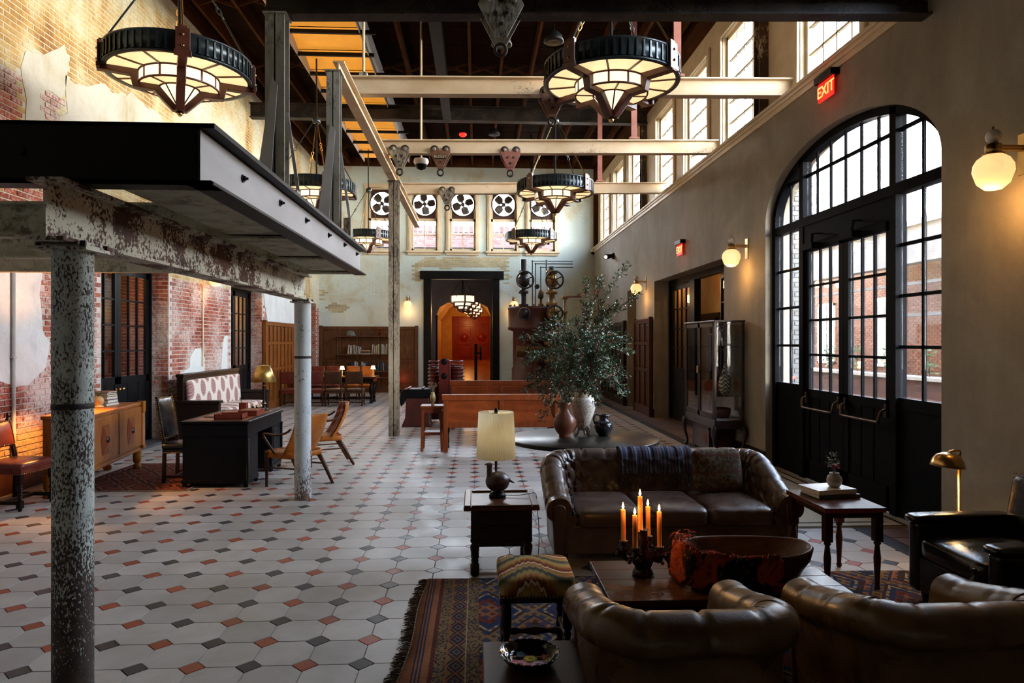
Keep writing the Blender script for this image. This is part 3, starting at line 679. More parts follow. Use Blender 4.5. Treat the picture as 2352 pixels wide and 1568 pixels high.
# coir mat in front of the doors
MAT = thing('door_mat', 'beige coir mat with black border lines before the arched entrance', 'mat', (0, 0, 0))
MB().b2(2.35, 4.18, 6.42, 9.3, 0, .012).build('coir', pm('beige_coir', (.27, .21, .13), (.36, .29, .19), 60, rough=.95, bump=.4, kind='pos'), MAT)
for i_ in (.0, .14):
    m = MB(); x0, x1, y0, y1, t_ = 2.35+i_, 4.18-i_, 6.42+i_, 9.3-i_, .03
    m.b2(x0, x1, y0, y0+t_, .012, .0135); m.b2(x0, x1, y1-t_, y1, .012, .0135); m.b2(x0, x0+t_, y0, y1, .012, .0135); m.b2(x1-t_, x1, y0, y1, .012, .0135); m.build('border_line', MT['blackiron'], MAT)
# ------------------------------------------------------------------ opening to the side room on the right
MT['roomorange'] = plaster('warm_ochre_plaster', [(.3, (.36, .20, .07)), (.5, (.46, .28, .11)), (.7, (.52, .34, .15))], 2, .8, .3)
MB().b2(5.45, 5.55, 11.25, 21, 0, 4).b2(4.56, 5.55, 20.9, 21, 0, 4).b2(4.56, 5.55, 11.25, 11.35, 0, 4).build('wall_side_room', MT['roomorange'], kind='structure')
MB().b2(4.5, 5.55, 11.25, 21, 3.9, 4.0).build('ceiling_side_room', MT['darkwood'], kind='structure'); MB().b2(4.73, 5.55, 11.25, 21, -.1, 0.005).build('floor_side_room', pm('terracotta_floor', (.16, .07, .045), (.22, .11, .07), 3, rough=.5, kind='pos'), kind='structure')
D5 = thing('door_5', None, None, (4.60, 0, 0), kind='structure')
f = MB(); f.b2(-.06, .06, 15.87, 15.97, 0, 3.22); f.b2(-.06, .06, 11.4, 11.5, 0, 3.22); f.b2(-.06, .06, 11.4, 15.97, 3.1, 3.22); f.b2(-.07, .07, 14.02, 14.36, 0, 3.1); f.build('door_frame', MT['blackiron'], D5)
def leaf(par, a, b, nc, zg=1.2, zt=3.08, nr=4, M=None):
    L = MB(M); st = .09; L.b2(-.025, .025, a, a+st, .01, zt); L.b2(-.025, .025, b-st, b, .01, zt); L.b2(-.025, .025, a, b, zt-.1, zt); L.b2(-.025, .025, a, b, zg-.12, zg); L.b2(-.025, .025, a, b, .01, .25); L.b2(-.012, .012, a+st, b-st, .25, zg-.1)
    gw, gh = b-a-2*st, zt-.1-zg
    for i in range(1, nc): L.b2(-.018, .018, a+st+gw*i/nc-.013, a+st+gw*i/nc+.013, zg, zt-.1)
    for j in range(1, nr): L.b2(-.018, .018, a+st, b-st, zg+gh*j/nr-.013, zg+gh*j/nr+.013)
    o = L.build('door_leaf', MT['blackiron'], par)
    for i in range(nc):
        for j in range(nr):
            p = Vector((0, a+st+gw*(i+.5)/nc, zg+gh*(j+.5)/nr)); sc = (1, gw/nc-.026, gh/nr-.026)
            q = piece(PANE, 'pane', o, (0, 0, 0)); q.matrix_local = (M or Matrix()) @ Matrix.Translation(p) @ Matrix.Diagonal((*sc, 1))
    return o
leaf(D5, 14.38, 15.86, 4); leaf(D5, 0, 1.25, 3, M=tr(.05, 12.75, 0) @ rotz(PI*.93)); leaf(D5, 0, .06, 1)
df = MB()
for y in (15.0, 16.5): df.b2(5.36, 5.45, y-.09, y+.09, 0, 2.35)
df.b2(5.36, 5.45, 14.9, 16.6, 2.28, 2.45)
q = thing('inner_door', 'white panelled door in a dark frame inside the side room', 'door', (0, 0, 0)); df.build('door_frame', MT['darkwood'], q); MB().b2(5.40, 5.45, 15.09, 16.41, 0, 2.28).b2(5.38, 5.41, 15.3, 16.2, 1.2, 2.1).build('door_panel', pm('white_door_paint', (.5, .47, .42), rough=.5), q)
for op, n in ((OP2, 6), (OP3, 7)):
    q = thing('door_%d' % n, None, None, (0, 0, 0), kind='structure'); a, b = op[0], op[1]
    MB().b2(XR+.30, XR+.36, a, b, 0, 3.2).build('door_leaf', MT['darkwood'], q); m = MB()
    for z0, z1 in ((.2, .95), (1.1, 2.2), (2.35, 3.0)): m.b2(XR+.27, XR+.30, a+.15, (a+b)/2-.05, z0, z1); m.b2(XR+.27, XR+.30, (a+b)/2+.05, b-.15, z0, z1)
    m.build('door_panel', MT['darkwood'], q, bevel=.01)
# ------------------------------------------------------------------ wainscot and bookcase
def wainscot(name, label, loc, rz, L, H, nc, rows, mat, cat='wainscot', post=True):
    W = thing(name, label, cat, loc, rz)
    b = MB(); b.b2(0, L, 0, .03, 0, H); b.b2(0, L, -.035, .03, H-.05, H); b.b2(0, L, -.034, .03, 0, .22)
    for i in range(nc+1): x = L*i/nc; b.b2(max(0, x-.035), min(L, x+.035), -.032, 0, .2, H-.05)
    for z in rows[1:-1]+[rows[-1]]: b.b2(0, L, -.030, 0, z-.04, z+.04)
    b.build('panel_frame', MT[mat], W, bevel=.004)
    for i in range(nc):
        for z0, z1 in zip(rows, rows[1:]):
            x0, x1 = L*i/nc+.06, L*(i+1)/nc-.06; MB().add([(x0, -.001, z0+.06), (x1, -.001, z0+.06), (x1, -.001, z1-.06), (x0, -.001, z1-.06), (x0+.03, -.012, z0+.09), (x1-.03, -.012, z0+.09), (x1-.03, -.012, z1-.09), (x0+.03, -.012, z1-.09)], [(4, 5, 6, 7), (0, 1, 5, 4), (1, 2, 6, 5), (2, 3, 7, 6), (3, 0, 4, 7)]).build('raised_panel', MT[mat], W)
    if post:
        for x in (0, L): MB().b2(x-.06, x+.06, -.05, .035, 0, H+.03).build('end_post', MT[mat], W, bevel=.005)
    return W
MT['wainwood'] = wood('warm_panel_wood', (.13, .040, .007), (.25, .085, .017), 3, (1, 1, 10), .38)
MT['shelfwood'] = wood('dark_bookcase_wood', (.075, .03, .012), (.15, .065, .025), 3, (1, 1, 10), .4)
wainscot('wainscot_panel', 'tall panelled wainscot on the left wall behind the pale column', (XL+.06, 18.02, 0), PI/2, 3.25, 2.33, 9, [.25, 1.05, 1.75, 2.26], 'wainwood')
wainscot('wainscot_panel', 'dark panelled wainscot with end post beside the side room opening', (XR-.05, 17.72, 0), -PI/2, 1.6, 2.36, 3, [.25, 1.1, 1.75, 2.28], 'brownwood')
wainscot('wainscot_panel', 'dark panelled wainscot between the two far doors of the grey wall', (XR-.05, 22.4, 0), -PI/2, 3.4, 2.36, 6, [.25, 1.1, 1.75, 2.28], 'darkwood')
bx0, bx1 = aty(738, 800, YF).x, aty(957, 800, YF).x
BC = wainscot('bookcase', 'dark panelled bookcase with shelves of books on the far wall', (bx0, YF-.05, 0), 0, bx1-bx0, 2.33, 5, [.25, 1.1, 2.26], 'shelfwood', 'bookcase')
sx0, sx1 = aty(777, 800, YF).x-bx0, aty(905, 800, YF).x-bx0
SHZ = [aty(800, yy, YF-.3).z for yy in (771, 813, 852)]
for z in SHZ+[.55]: MB().b2(sx0, sx1, -.33, 0, z-.035, z).build('shelf', MT['shelfwood'], BC, bevel=.004)
for x in (sx0, sx1): MB().cyl((x, -.3, .2), (x, -.3, 2.0), .008, n=6).build('upright', MT['blackiron'], BC)
bcols = [(.5, .5, .48), (.03, .05, .12), (.28, .05, .03), (.04, .04, .045), (.45, .36, .2), (.05, .12, .22), (.55, .52, .45), (.12, .03, .03), (.1, .14, .1), (.35, .12, .04)]
BM = [pm('book_cover', c, tuple(x*.75 for x in c), 5, rough=.5) for c in bcols]; PAPER = pm('book_paper', (.62, .56, .45), (.7, .65, .55), 40, rough=.9)
bkd = {}
def book_obj(name, label, w_, d_, h_, ci, loc, rz=0, group=None, lay=False, lean=0, par=None):
    # spine towards -y; lay = lying flat (spine still towards -y)
    T = thing(name, label, 'book', loc, 0, group)
    t_ = .004; c = MB(); c.b2(-w_/2, -w_/2+t_, 0, d_, 0, h_); c.b2(w_/2-t_, w_/2, 0, d_, 0, h_); c.b2(-w_/2, w_/2, 0, t_, 0, h_)
    co = c.build('cover', BM[ci], T); po = MB().b2(-w_/2+t_, w_/2-t_, t_, d_-.006, .005, h_-.005).build('pages', PAPER, T)
    M_ = rotz(rz)
    if lay: M_ = M_ @ Matrix.Translation((0, 0, w_/2)) @ roty(PI/2) @ Matrix.Translation((0, 0, -h_/2))
    elif lean: M_ = M_ @ roty(lean)
    T.matrix_world = Matrix.Translation(loc) @ M_
    return T
CN = ['pale grey', 'navy blue', 'rust red', 'charcoal', 'tan', 'teal blue', 'cream', 'maroon', 'dark green', 'orange brown']
def row_of_books(x0, x1, z, label, grp, tall, pal):
    x = x0; k_ = 0
    while x < x1-.03:
        w_ = rnd.uniform(.022, .05); h_ = rnd.uniform(*tall); ln = rnd.choice((0, 0, 0, 0, .06, -.04)) if x > x0+.1 else .10
        ci = rnd.choice(pal); book_obj('book', '%s book from the left, %s cover, %s' % (ORD[k_], CN[ci], label), w_, .2, h_, ci, (bx0+x+w_/2+abs(ln)*.12, YF-.30, z), 0, grp, lean=ln); x += w_+.004+abs(ln)*h_*.8; k_ += 1
p = lambda px: aty(px, 800, YF-.3).x-bx0
row_of_books(p(797), p(828), SHZ[1], 'upper row, left end', 'left books of the upper row', (.24, .33), [2, 0, 6, 0, 3])
row_of_books(p(852), p(893), SHZ[1], 'upper row, right end', 'right books of the upper row', (.28, .36), [0, 3, 6, 0, 8, 4])
row_of_books(p(800), p(846), SHZ[2], 'lower row, left end', 'left books of the lower row', (.26, .33), [1, 3, 5, 1, 3, 0])
row_of_books(p(866), p(885), SHZ[2], 'lower row, right end', 'right books of the lower row', (.26, .34), [5, 3, 1, 0])
for k in range(4): book_obj('book', '%s flat book from the bottom of the upper shelf pile' % ORD[k], .035, .22, .34-k*.01, (0, 3, 2, 4)[k], (bx0+p(840), YF-.31, SHZ[1]+k*.036), 0, 'flat books on the upper shelf', lay=True)
for k in range(3): book_obj('book', '%s flat book from the bottom of the lower shelf pile' % ORD[k], .03, .22, .26-k*.01, (3, 6, 1)[k], (bx0+p(856), YF-.31, SHZ[2]+k*.031), 0, 'flat books on the lower shelf', lay=True)
tag(MB().lathe([(0, 0), (.17, 0), (.175, .02), (.15, .10), (.09, .17), (.02, .19), (0, .21)], (bx0+p(804), YF-.17, SHZ[0]), 20).build('stone_dome', pm('grey_green_stone', (.09, .10, .08), (.14, .15, .12), 4, rough=.6)), 'low grey green dome shaped stone on the top bookcase shelf', 'ornament')
st_ = thing('miniature_chair', 'tiny wooden chair model standing on the top bookcase shelf', 'ornament', (bx0+p(871), YF-.2, SHZ[0]))
MB().b2(-.1, .1, -.08, .08, .14, .16).build('seat', MT['redwood'], st_)
for a in (-.085, .085):
    for c in (-.065, .065): MB().b2(a-.01, a+.01, c-.01, c+.01, 0, .30 if c > 0 else .14).build('leg', MT['redwood'], st_)
MB().b2(-.095, .095, .06, .07, .24, .30).build('backrest', MT['redwood'], st_)
# ------------------------------------------------------------------ far doorway and the hall beyond
q = thing('door_8', None, None, (0, YF, 0), kind='structure'); jl0, jl1, jr0, jr1 = [aty(x, 700, YF).x for x in (973, 990, 1131, 1147)]
m = MB(); m.b2(jl0, jl1, -.05, .42, 0, dzt); m.b2(jr0, jr1, -.05, .42, 0, dzt); m.build('door_post', MT['blackbeam'], q, bevel=.006)
l0, l1 = aty(965, 700, YF).x, aty(1157, 700, YF).x; m = MB(); m.b2(l0, l1, -.09, .05, dzt-.02, dzt+.27); m.build('lintel', MT['blackbeam'], q, bevel=.008)
m = MB()
for i in range(8): m.M = tr(l0+.25+i*(l1-l0-.5)/7, -.09, dzt+.125) @ rotx(PI/2); m.cyl((0, 0, 0), (0, 0, .02), .018, n=6)
m.build('lintel_bolt', MT['blackiron'], q)
MT['vestdark'] = pm('dark_plum_wall', (.028, .022, .028), (.04, .032, .038), 2, rough=.7)
VY, HY = 28.6, 41.0
ax0, ax1 = aty(1003, 700, VY).x, aty(1126, 700, VY).x; axm = (ax0+ax1)/2; azs, aza = aty(1060, 722, VY).z, aty(1060, 688, VY).z
v = MB()
v.b2(-4.2, ax0, VY, VY+.3, 0, 5.2); v.b2(ax1, 2, VY, VY+.3, 0, 5.2)
AP = [(ax0, azs), (ax0+.12, azs+.32), (ax0+.45, azs+.5), (axm, aza+.05), (ax1-.45, azs+.5), (ax1-.12, azs+.32), (ax1, azs)]
for (a, za), (b, zb) in zip(AP, AP[1:]): v.prism([(a, za), (b, zb), (b, 5.2), (a, 5.2)], 'y', VY, VY+.3)
v.b2(-4.3, -4.2, YF+.36, VY, 0, 5.2); v.b2(2, 2.1, YF+.36, VY, 0, 5.2); v.b2(-4.2, 2, YF+.36, VY, 5.1, 5.2)
v.build('wall_vestibule', MT['vestdark'], kind='structure')
MT['hallyellow'] = pm('warm_yellow_hall_paint', (.40, .21, .06), (.50, .28, .09), 2, rough=.7)
v = MB(); v.b2(ax0-.5, ax0-.4, VY+.3, HY, 0, 3.0); v.b2(ax1+.4, ax1+.5, VY+.3, HY, 0, 3.0); v.b2(ax0-.5, ax1+.5, HY, HY+.1, 0, 4.3)
prev = (ax0-.45, 3.0)
for a in (.35, .75, 1): 
    cur = (ax0-.45+(axm-ax0+.45)*a, 3.0+1.25*math.sin(a*PI/2)**.8)
    v.prism([prev, cur, (cur[0], cur[1]+.1), (prev[0], prev[1]+.1)], 'y', VY+.3, HY); v.prism([(2*axm-x, z) for x, z in [prev, cur, (cur[0], cur[1]+.1), (prev[0], prev[1]+.1)]], 'y', VY+.3, HY); prev = cur
v.build('wall_hall', MT['hallyellow'], kind='structure')
hz = aty(1085, 826, HY).z
MB().add([(-4, YF+.36, -.01), (2, YF+.36, -.01), (2, HY, hz), (-4, HY, hz), (-4, YF+.36, -.2), (2, YF+.36, -.2), (2, HY, hz-.2), (-4, HY, hz-.2)], [(0, 1, 2, 3), (4, 7, 6, 5), (0, 4, 5, 1), (1, 5, 6, 2), (2, 6, 7, 3), (3, 7, 4, 0)]).build('floor_hall', wood('orange_hall_boards', (.24, .07, .02), (.36, .12, .035), 2, (1, 12, 1), .3, .05, 'pos'), kind='structure')
rd = thing('double_door', 'carved red double doors at the far end of the hall', 'door', (0, HY, hz)); r0, r1 = aty(1046, 780, HY).x, aty(1127, 780, HY).x; rh = aty(1085, 737, HY).z-hz; rm = (r0+r1)/2
MT['reddoor'] = wood('red_lacquer_door', (.15, .008, .003), (.27, .016, .006), 2, (1, 1, 8), .3)
MB().b2(r0-.15, r0, -.12, 0, 0, rh+.1).b2(r1, r1+.15, -.12, 0, 0, rh+.1).b2(r0-.15, r1+.15, -.14, 0, rh, rh+.25).build('door_frame', MT['reddoor'], rd)
for a, b in ((r0, rm-.01), (rm+.01, r1)):
    lo = MB().b2(a, b, -.07, 0, 0, rh).build('door_leaf', MT['reddoor'], rd)
    for z0, z1 in ((.15, .75), (.9, 1.25), (1.4, 2.0), (2.1, rh-.12)): 
        MB().b2(a+.14, b-.14, -.10, -.07, z0, z1).build('raised_panel', MT['reddoor'], lo, bevel=.02)
    MB().lathe([(0, .05), (.2, .04), (.25, 0)], (0, 0, 0), 16).build('carved_boss', MT['reddoor'], lo).matrix_local = tr((a+b)/2, -.10, 1.32) @ rotx(PI/2)
leaf(q, 0, 1.0, 2, M=tr(ax0+.02, VY-.1-YF, 0) @ rotz(.35), zt=2.9)
pt = thing('iron_post', 'black iron post with round hand wheel standing before the far doorway', 'post', (aty(1093, 800, 22.6).x, 22.6, 0)); MB().b2(-.05, .05, -.05, .05, 0, 1.72).build('post', MT['blackiron'], pt, bevel=.01); MB().tube([(.16, -.02+.13*math.cos(2*PI*k/16), 1.42+.22*math.sin(2*PI*k/16)) for k in range(16)], .03, 8, closed=True).build('wheel', MT['blackiron'], pt); MB().cyl((0, -.02, 1.42), (.2, -.02, 1.42), .03).build('spindle', MT['blackiron'], pt)
# ------------------------------------------------------------------ far windows and their fans
MT['boardred'] = pm('red_brown_board', (.035, .012, .007), (.06, .02, .012), 3, rough=.6)
MT['fanmetal'] = pm('dark_fan_metal', (.016, .008, .006), (.03, .015, .01), 4, rough=.5)
fan_names = ('leftmost of the five in the far wall windows', 'second from the left, half behind the slanting rail end', 'middle one of five above the doorway', 'fourth from the left in the far wall', 'last at the right, behind the hanging lamp')
for i, x in enumerate(FX):
    W = thing('window_%d' % (i+10), None, None, (x, YF, FZ0), kind='structure'); hh = FZ1-FZ0; zs = 1.12; hw = FW/2
    c = MB(); cs = .13
    c.b2(-hw-cs, -hw, -.05, .1, -.02, hh+.02); c.b2(hw, hw+cs, -.05, .1, -.02, hh+.02); c.b2(-hw-cs-.03, hw+cs+.03, -.07, .1, hh, hh+cs); c.b2(-hw-.02-cs*.5, -hw-.0, -.065, 0, 0, hh); c.b2(hw, hw+.02+cs*.5, -.065, 0, 0, hh); c.build('casing', MT['cream'], W, bevel=.006)
    s = MB(); s.b2(-hw-cs-.05, hw+cs+.05, -.12, .2, -.07, 0); s.b2(-hw-cs, hw+cs, -.06, 0, -.15, -.07); s.build('window_sill', MT['cream'], W, bevel=.008)
    f = MB(); f.b2(-hw, -hw+.07, .06, .14, 0, hh); f.b2(hw-.07, hw, .06, .14, 0, hh); f.b2(-hw, hw, .06, .14, 0, .09); f.b2(-hw, hw, .06, .14, zs-.05, zs+.04); f.b2(-hw, hw, .06, .14, hh-.05, hh)
    f.b2(-.015, .015, .08, .12, 0, zs); f.b2(-hw, hw, .08, .12, .55, .585); f.build('sash', MT['cream'], W)
    for a in (-1, 1):
        for z in (.32, .83):
            pw = hw-.07; po_ = piece(PANE, 'pane', W, (a*(pw/2+.006), .10, z), rz=PI/2, scale=(1, pw-.03, .44))
    fcz, R = zs+.56, .43; b = MB(); nn = 40
    y0, y1 = .07, .10
    for k in range(nn):
        a0, a1 = 2*PI*k/nn, 2*PI*(k+1)/nn; q = []
        for a in (a0, a1):
            ca, sa = math.cos(a), math.sin(a); t_ = min((hw-.05)/max(abs(ca), 1e-6), ((hh-.05-fcz) if sa > 0 else (fcz-zs-.02))/max(abs(sa), 1e-6)); q += [(R*ca, fcz+R*sa), (max(t_, R)*ca, fcz+max(t_, R)*sa)]
        b.prism([q[0], q[1], q[3], q[2]], 'y', y0, y1)
    b.build('fan_board', MT['boardred'], W)
    fa = thing('exhaust_fan', 'dark four blade exhaust fan, '+fan_names[i], 'fan', (x, YF+.08, FZ0+fcz), group=None)
    MB().tube([(R*math.cos(2*PI*k/32), 0, R*math.sin(2*PI*k/32)) for k in range(32)], .03, 8, closed=True).build('rim', MT['fanmetal'], fa)
    MB().M; hb = MB(rotx(PI/2)); hb.cyl((0, 0, -.06), (0, 0, .06), .065, n=16); hb.build('hub', MT['fanmetal'], fa)
    sp = MB()
    for k in range(3): a = PI/2+k*2*PI/3; sp.cyl((0, .07, 0), (R*math.cos(a), .05, R*math.sin(a)), .008, n=6)
    sp.build('strut', MT['fanmetal'], fa)
    for k in range(4):
        a = k*PI/2+(.65, .15, .35, .8, .5)[i]
        def blade(u, v_):
            r_ = .05+u*.33; wd = (.05+.17*min(1, u*2.2)*(1-max(0, u-.8)*1.2)); s_ = (v_-.5)*wd*2*.62; th = a+s_/max(r_, .15)
            return (r_*math.cos(th), (v_-.5)*.09, r_*math.sin(th))
        MB().grid(blade, 6, 4).build('blade', MT['fanmetal'], fa, solid=.006)
MB().b2(-7, 7, YF+3.0, 45, 5.21, 5.28).build('floor_roof', MT['vestdark'], kind='structure')
# brick building opposite the far windows
nb = thing('brick_building', 'red brick building with corbelled cornice seen through the far windows', 'building', (-1.1, 31.5, 0)); b = MB()
zt0 = aty(1063, 534, 31.5).z
for r in range(14):
    for k in range(48): b.M = tr(-5.6+(k+(r % 2)*.5)*.24, 0, zt0-.1-r*.1) @ rotz(-PI/2); b.add(*bgeo(l=.225, h_=.086, d=.02))
MT['nbrick'] = brick_mat('mauve_red_brick', [(0, (.05, .020, .019)), (1, (.085, .042, .038))], var=.4)
b.build('brickwork', MT['nbrick'], nb, kind='stuff'); MB().b2(-7, 7, .0, 2, 5.28, zt0).build('wall_body', pm('mauve_mortar', (.12, .10, .10), (.15, .12, .12), 4, rough=.9), nb)
m = MB()
for k in range(60): m.b2(-7+k*.235, -7+k*.235+.2, -.12, 0, zt0, zt0+.28)
m.build('cornice', MT['nbrick'], nb, kind='stuff')
# warm lamps belonging to rooms off the hall
def pt_light(loc, e, col=(1, .55, .22), r=.1, name='lamp_glow'):
    l = bpy.data.lights.new(name, 'POINT'); l.energy = e; l.color = col; l.shadow_soft_size = r
    o = bpy.data.objects.new(name, l); COL.objects.link(o); o.location = loc; return o
for y in (11.5, 17, 22.5): pt_light((-6.9, y, 2.9), 60)
pt_light((5.1, 14.2, 3.3), 40); pt_light((5.1, 18, 3.3), 30); pt_light((-1.2, 26.6, 3.0), 30)
for y in (31, 35, 39): pt_light((axm, y, 2.9), 60, (1, .46, .12))
# ------------------------------------------------------------------ steelwork
def ibeam(b, p, q, h_, w_, tw=.012, tf=.018):
    p, q = Vector(p), Vector(q); d = (q-p).normalized(); z = Vector((0, 0, 1))
    b.bar(p+z*tf/2, q+z*tf/2, w_, tf); b.bar(p+z*(h_-tf/2), q+z*(h_-tf/2), w_, tf); b.bar(p+z*h_/2, q+z*h_/2, tw, h_-2*tf)
    return b
def beam(name, label, p, q, h_, w_, mat, **kw):
    return tag(ibeam(MB(), p, q, h_, w_, **kw).build(name, MT[mat]), label, 'beam')
MZ = thing('mezzanine_edge', 'black and grey steel channel edge frame of the raised platform, upper left', 'platform', (0, 0, 0))
m = MB(); m.b2(XL+.02, -1.36, 3.42, 3.44, 2.57, 2.87); m.b2(XL+.02, -1.30, 3.42, 3.62, 2.85, 2.87); m.b2(XL+.02, -1.30, 3.42, 3.56, 2.57, 2.59); m.build('front_channel', MT['blackbeam'], MZ)
m = MB(); m.b2(-1.37, -1.355, 3.425, 8.02, 2.59, 2.84); m.build('side_web', MT['greyweb'], MZ)
m = MB(); m.b2(-1.50, -1.285, 3.42, 8.04, 2.845, 2.87); m.b2(-1.42, -1.29, 3.42, 8.04, 2.57, 2.585); m.build('side_flange', MT['blackbeam'], MZ)
for px, py in ((557, 410), (643, 466), (702, 506), (754, 540), (790, 562), (818, 583)):
    c = atx(px, py, -1.355); m = MB(); m.M = tr(*c) @ roty(PI/2); m.cyl((0, 0, 0), (0, 0, .008), .024, n=12, sm=False); m.cyl((0, 0, .008), (0, 0, .02), .016, n=6, sm=False); m.cyl((0, 0, .02), (0, 0, .034), .008, n=8); m.build('bolt', MT['blackiron'], MZ)
m = MB()
for x in (-4.3, -3.2, -2.2): m = MB(); m.M = tr(x, 3.42, 2.72) @ rotx(PI/2); m.cyl((0, 0, 0), (0, 0, .01), .02, n=6, sm=False); m.build('front_bolt', MT['blackiron'], MZ)
MB().b2(-1.86, -1.37, 3.64, 7.98, 2.60, 2.63).build('deck_strip', MT['oldconcrete'], MZ)
for y, lb in ((5.25, 'mottled cream painted cross beam under the platform, nearest one'), (6.55, 'mottled cream painted cross beam under the platform, middle one'), (7.86, 'mottled cream painted cross beam under the platform, farthest one')):
    ibeam(MB(), (XL+.02, y, 2.57), (-1.42, y, 2.57), .262, .11).build('cross_beam', MT['oldconcrete'], MZ)
beam('rusty_beam', 'peeling white and rust steel beam resting on two round columns', (-2.0, 3.27, 2.272), (-2.0, 8.06, 2.272), .292, .17, 'peelbeam')
def pillar(x, y, r, mat, label, band, capw):
    P = thing('round_column', label, 'column', (x, y, 0)); n = 48
    MB().lathe([(0, 0), (r+.004, 0), (r+.004, .012), (r, .02), (r, 1.2), (r, 2.235), (r+.012, 2.24), (0, 2.24)], (0, 0, 0), n).build('shaft', MT[mat], P)
    if band: MB().lathe([(r, band-.014), (r+.002, band-.012), (r+.002, band+.012), (r, band+.014)], (0, 0, 0), n).build('band', MT['darkbeam'], P)
    m = MB(); m.b2(-capw/2, capw/2, -.13, .13, 2.24, 2.256); m.b2(-capw/2+.03, capw/2-.03, -.10, .10, 2.256, 2.270); m.build('cap_plate', MT['peelbeam'], P)
    for a in (-1, 1):
        for c in (-1, 1): MB().cyl((a*(capw/2-.03), c*.1, 2.256), (a*(capw/2-.03), c*.1, 2.285), .014, n=6, sm=False).build('bolt', MT['darkbeam'], P)
pillar(-1.995, 3.485, .0905, 'peelpost', 'thick rust-speckled pale column standing closest to the camera', 1.483, .27)
pillar(-1.99, 7.93, .0925, 'peelpost2', 'pale flaking column between the desk and the tan leather chairs', 1.62, .22)
def hpost(x, y, z0, z1, mat, label, w_=.19, brace=True):
    P = thing('steel_post', label, 'post', (x, y, z0)); L = z1-z0; m = MB()
    m.b2(-w_/2, w_/2, -w_/2, -w_/2+.014, 0, L); m.b2(-w_/2, w_/2, w_/2-.014, w_/2, 0, L); m.b2(-.006, .006, -w_/2, w_/2, 0, L)
    m.M = rotz(PI/2); o = m.build('shaft', MT[mat], P); MB().b2(-w_/2-.02, w_/2+.02, -w_/2-.02, w_/2+.02, L-.012, L).build('cap_plate', MT[mat], P)
    if brace:
        m = MB(); m.prism([(-.02, L*.70), (.03, L*.66), (-.06, .0), (-.22, .0)], 'y', -w_/2-.02, -w_/2-.006); m.build('brace', MT['greyplate'], P)
        m = MB(); m.bar((w_/2, 0, L*.55), (w_/2+.14, .05, .02), .03, .012, up=(0, 1, 0)); m.build('stay', MT['greyplate'], P)
        MB().b2(.12, .2, -.08, .06, 0, .36).build('foot_bracket', MT['post_tan'], P)
    return P
hpost(-1.85, 6.45, 2.835, 4.82, 'mosssteel', 'mossy steel post with a pale brace on the platform, nearer one', .175)
hpost(-1.62, 7.86, 2.835, 4.86, 'mosssteel', 'mossy steel post with a pale brace at the platform corner', .145)
hpost(-1.58, 13.17, 0, 4.86, 'post_tan', 'slim tall worn steel post standing on the tiles mid room', .19, False)
beam('hoist_beam', 'grimy dark beam running across the very top of the view', (-1.96, 6.48, 4.82), (4.24, 6.16, 4.82), .2, .16, 'darkbeam')
beam('runway_beam', 'pale longitudinal rail beam carried on the steel posts', (-1.6, 8.0, 4.86), (-1.6, 18.5, 4.86), .19, .13, 'creambeam')
BY = (9.15, 12.0, 15.25)
for y, lb in zip(BY, ('cream cross beam nearest the camera, level with the big right chandelier', 'cream cross beam carrying three old hoist trolleys', 'cream cross beam in front of the far fan windows')):
    beam('crane_beam', lb, (-1.72, y, 5.06 if y else 0), (4.34 if y < 0 else 4.30, y, 5.148), .24, .15, 'creambeam')
beam('roof_girder', 'dark grimy girder across the room below the roof', (XL, 17.07, 7.28), (4.3, 17.07, 7.28), .36, .22, 'darkbeam')
beam('roof_girder', 'dark girder high across the room behind the first chandeliers', (XL, 10.3, 7.55), (4.3, 10.3, 7.55), .3, .2, 'darkbeam')
beam('roof_rail', 'black steel rail running lengthwise under the middle of the roof', (-.72, 6.6, 7.22), (-.72, 16.95, 7.22), .30, .2, 'blackbeam')
for x, y, z0, lb in ((2.72, 9.15, 5.39, 'red oxide hanger bar above the nearest cream beam'), (2.79, 12.0, 5.39, 'red oxide hanger bar above the trolley beam'), (2.77, 15.25, 5.39, 'red oxide hanger bar above the farthest cream beam')):
    H = thing('hanger_bar', lb, 'hanger', (x, y, z0)); MB().b2(-.05, .05, -.02, .02, 0, 8.06-z0).build('bar', MT['redoxide'], H); MB().b2(-.09, .09, -.05, .05, 0, .03).build('clamp', MT['redoxide'], H)
H = thing('hanger_rod', 'slender cream rod hanging from the roof to the nearest cream beam', 'hanger', (-1.5, 9.15, 5.30)); MB().cyl((0, 0, 0), (0, 0, 2.75), .018, n=8).build('rod', MT['cream'], H); MB().b2(-.05, .05, -.05, .05, 0, .06).build('clamp', MT['mosssteel'], H)
